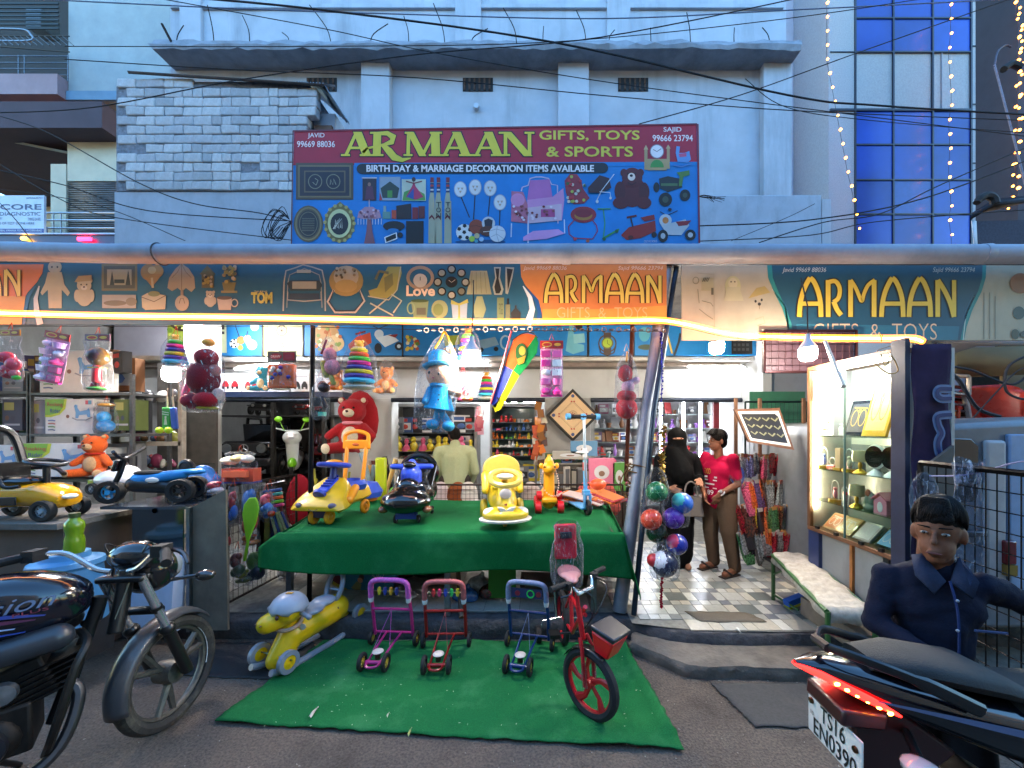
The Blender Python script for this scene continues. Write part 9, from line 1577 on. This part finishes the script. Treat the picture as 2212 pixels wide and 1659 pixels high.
t=thing('toy_paddle','lime green leaf shaped paddle hanging on the wire stand','toy paddle',P(533,1170,3.25),ry=.12);MB().ext([(-.01,-.16),(.0,0),(-.06,.22),(-.055,.3),(-.02,.36),(.03,.37),(.05,.34),(.07,.28),(.06,.18),(.02,.02),(.012,-.16)],-.008,.008).obj('paddle',mat('#8ac020','matte'),t,bevel=.005)
t=thing('skittle_set','packet of coloured skittles with orange ball hanging right of the wire stand','toy packet',P(600,1130,3.6),ry=-.15)
for i,c in enumerate(('#2a4a8a','#3a9a8a','#e0602a','#7ac02a','#d83a6a')):MB().cb((0,0,.3-.035*i),(.16,.03,.026)).obj('colour_bar',mat(c,'plastic'),t,bevel=.006)
MB().ell((-.03,-.02,.1),.032).obj('ball',mat('#f0401a','plastic'),t)
for i in range(5):MB().cyl((-.05+.025*i,0,.1),(-.02+.035*i,0,-.2),.012).obj('stick',mat(('#a89a6a','#2a3a6a','#8a8a5a')[i % 3],'wood'),t)
MB().cyl((-.15,0,.36),(.12,0,.37),.004).obj('hook_rod',mat('#b8b8b8','metal'),t)
for i,(u,c,cn) in enumerate(((570,'#6a5a2a','dull yellow'),(582,'#8a8a3a','olive'),(592,'#2a2a4a','navy'),(606,'#7a2a2a','dark red'),(562,'#3a3432','dark grey'))):t=thing('cricket_bat',cn+' toy bat hanging beside the wire stand','bat',P(u,1200,3.7),ry=.04*i-.1,group='toy bats by the wire stand');MB().box(-.035,.035,-.012,.012,0,.4).cyl((0,0,.4),(0,0,.6),.011).obj('bat_body',mat(c,'wood'),t,bevel=.004)
# ---------------------------------------------------------------- overhead cables
cb_m=mat('#16161c','rubber')
for pts,Yq,r_,lab in (([(-40,-8),(500,18),(850,30),(1300,40),(1700,22),(2260,-6)],5.5,.009,'grey cable running nearly level across the top of the photo'),([(360,-10),(700,22),(1200,92),(1700,205),(1900,228),(2260,250)],4.6,.013,'thick black cable falling from top left to the blue glass'),
    ([(330,-6),(700,62),(960,118),(1400,190),(2260,300)],4.8,.006,'thin cable crossing under the thick one'),([(140,100),(700,100),(1200,90),(1700,40),(2100,-20)],5.2,.006,'thin level cable rising to the right over the canopy'),([(140,128),(500,150),(900,168),(1300,206),(1700,238),(2260,262)],5.0,.007,'dark cable sagging below the canopy'),
    ([(-40,244),(200,232),(520,172),(900,118),(1300,80),(1800,-20)],4.4,.007,'cable rising from the left over the brick hut'),([(-40,240),(100,285),(300,395),(420,440),(560,460),(632,480)],4.2,.007,'cable slanting down the left wall to the sign'),([(-40,360),(140,400),(320,455),(640,478)],4.3,.007,'lower cable crossing the roller shutter'),([(-40,330),(120,425),(250,470),(640,520)],4.2,.006,'lowest cable at left above the pipe'),([(-40,405),(200,440),(400,520),(560,506),(640,522)][:3],4.4,.005,'short cable dropping toward the pipe at left'),
    ([(-20,420),(30,470),(70,522)],4.5,.006,'steep cable before the clinic sign'),([(1380,268),(1600,205),(1850,115),(2260,-30)],5.0,.008,'cable rising from the sign to the upper right'),([(1508,488),(1750,475),(1990,430),(2260,330)],4.4,.009,'double cable from the sign rising to the right edge'),([(1508,521),(1750,508),(1900,478),(2260,450)],4.5,.007,'cable low on the parapet rising to the right'),([(1640,524),(1780,480),(1900,462),(2030,400),(2260,300)],4.7,.008,'cable across the blue glass panes'),([(1610,170),(1700,232),(1900,262),(2260,290)],5.4,.006,'thin cable passing behind the blue bays'),
    ([(1580,520),(1700,470),(1760,440)],5.6,.005,'short slack cable on the parapet wall'),([(2020,740),(2032,790),(2070,820),(2110,880),(2160,900)],3.2,.018,'thick black cable bundle drooping before the plastic chairs'),([(2035,745),(2040,785),(2100,800),(2190,830),(2240,780)],3.3,.012,'dark hose curving before the beige wall'),([(2240,760),(2180,790),(2172,840),(2200,860),(2250,865)],3.2,.012,'round loop of black cable on the beige wall'),([(2100,905),(2150,850),(2200,800),(2250,790)],3.15,.007,'thin cable crossing the cable loop')):
    p0=P(*pts[0],Yq);o=MB().tube(spl([P(u,v,Yq) for u,v in pts],8),r_*.8,6).obj('cable',cb_m if Yq !=5.5 else mat('#6a7590','rubber'),label=lab,cat='cable')
for i in range(9):
    a=R.uniform(-12,12);MB().tube(spl([P(625,474,4.3),P(600+a,462+R.uniform(-20,10),4.3),P(575+a,490+R.uniform(-10,20),4.3),P(590+a*1.5,515+R.uniform(-5,6),4.3),P(612+a,490,4.3),P(632,478,4.3)][:R.choice((5,6))],5),.004,5).obj('wire_loop',cb_m,label='slack black wire loop hanging at the left edge of the big sign',cat='wire',group='slack wire loops beside the big sign')
for i in range(6):x=1900+i*12;MB().tube(spl([P(1960,738,2.85),P(1930+R.uniform(-30,30),752+R.uniform(0,20),2.8),P(1890+R.uniform(-20,60),760+R.uniform(0,25),2.75),P(1860+R.uniform(0,60),775,2.7)],5),.003,5).obj('loose_wire',mat('#a8845c','rubber'),label='loose tan wire dangling at the end of the light rope',cat='wire',group='loose tan wires at the end of the light rope')

# labels of look-alikes: tell them apart by their order from the left
bpy.context.view_layer.update();by={}
for o in SC.objects:
    if o.parent is None and o.get('label'):by.setdefault(o['label'],[]).append(o)
ORD=('first','second','third','fourth','fifth','sixth','seventh','eighth','ninth','tenth','eleventh','twelfth')
for lab,os_ in by.items():
    if 1<len(os_)<=12 and len(lab.split())<=13:
        os_.sort(key=lambda o:o.location.x/max(o.location.y,.1))
        for i,o in enumerate(os_):o['label']=ORD[i]+' from left, '+lab
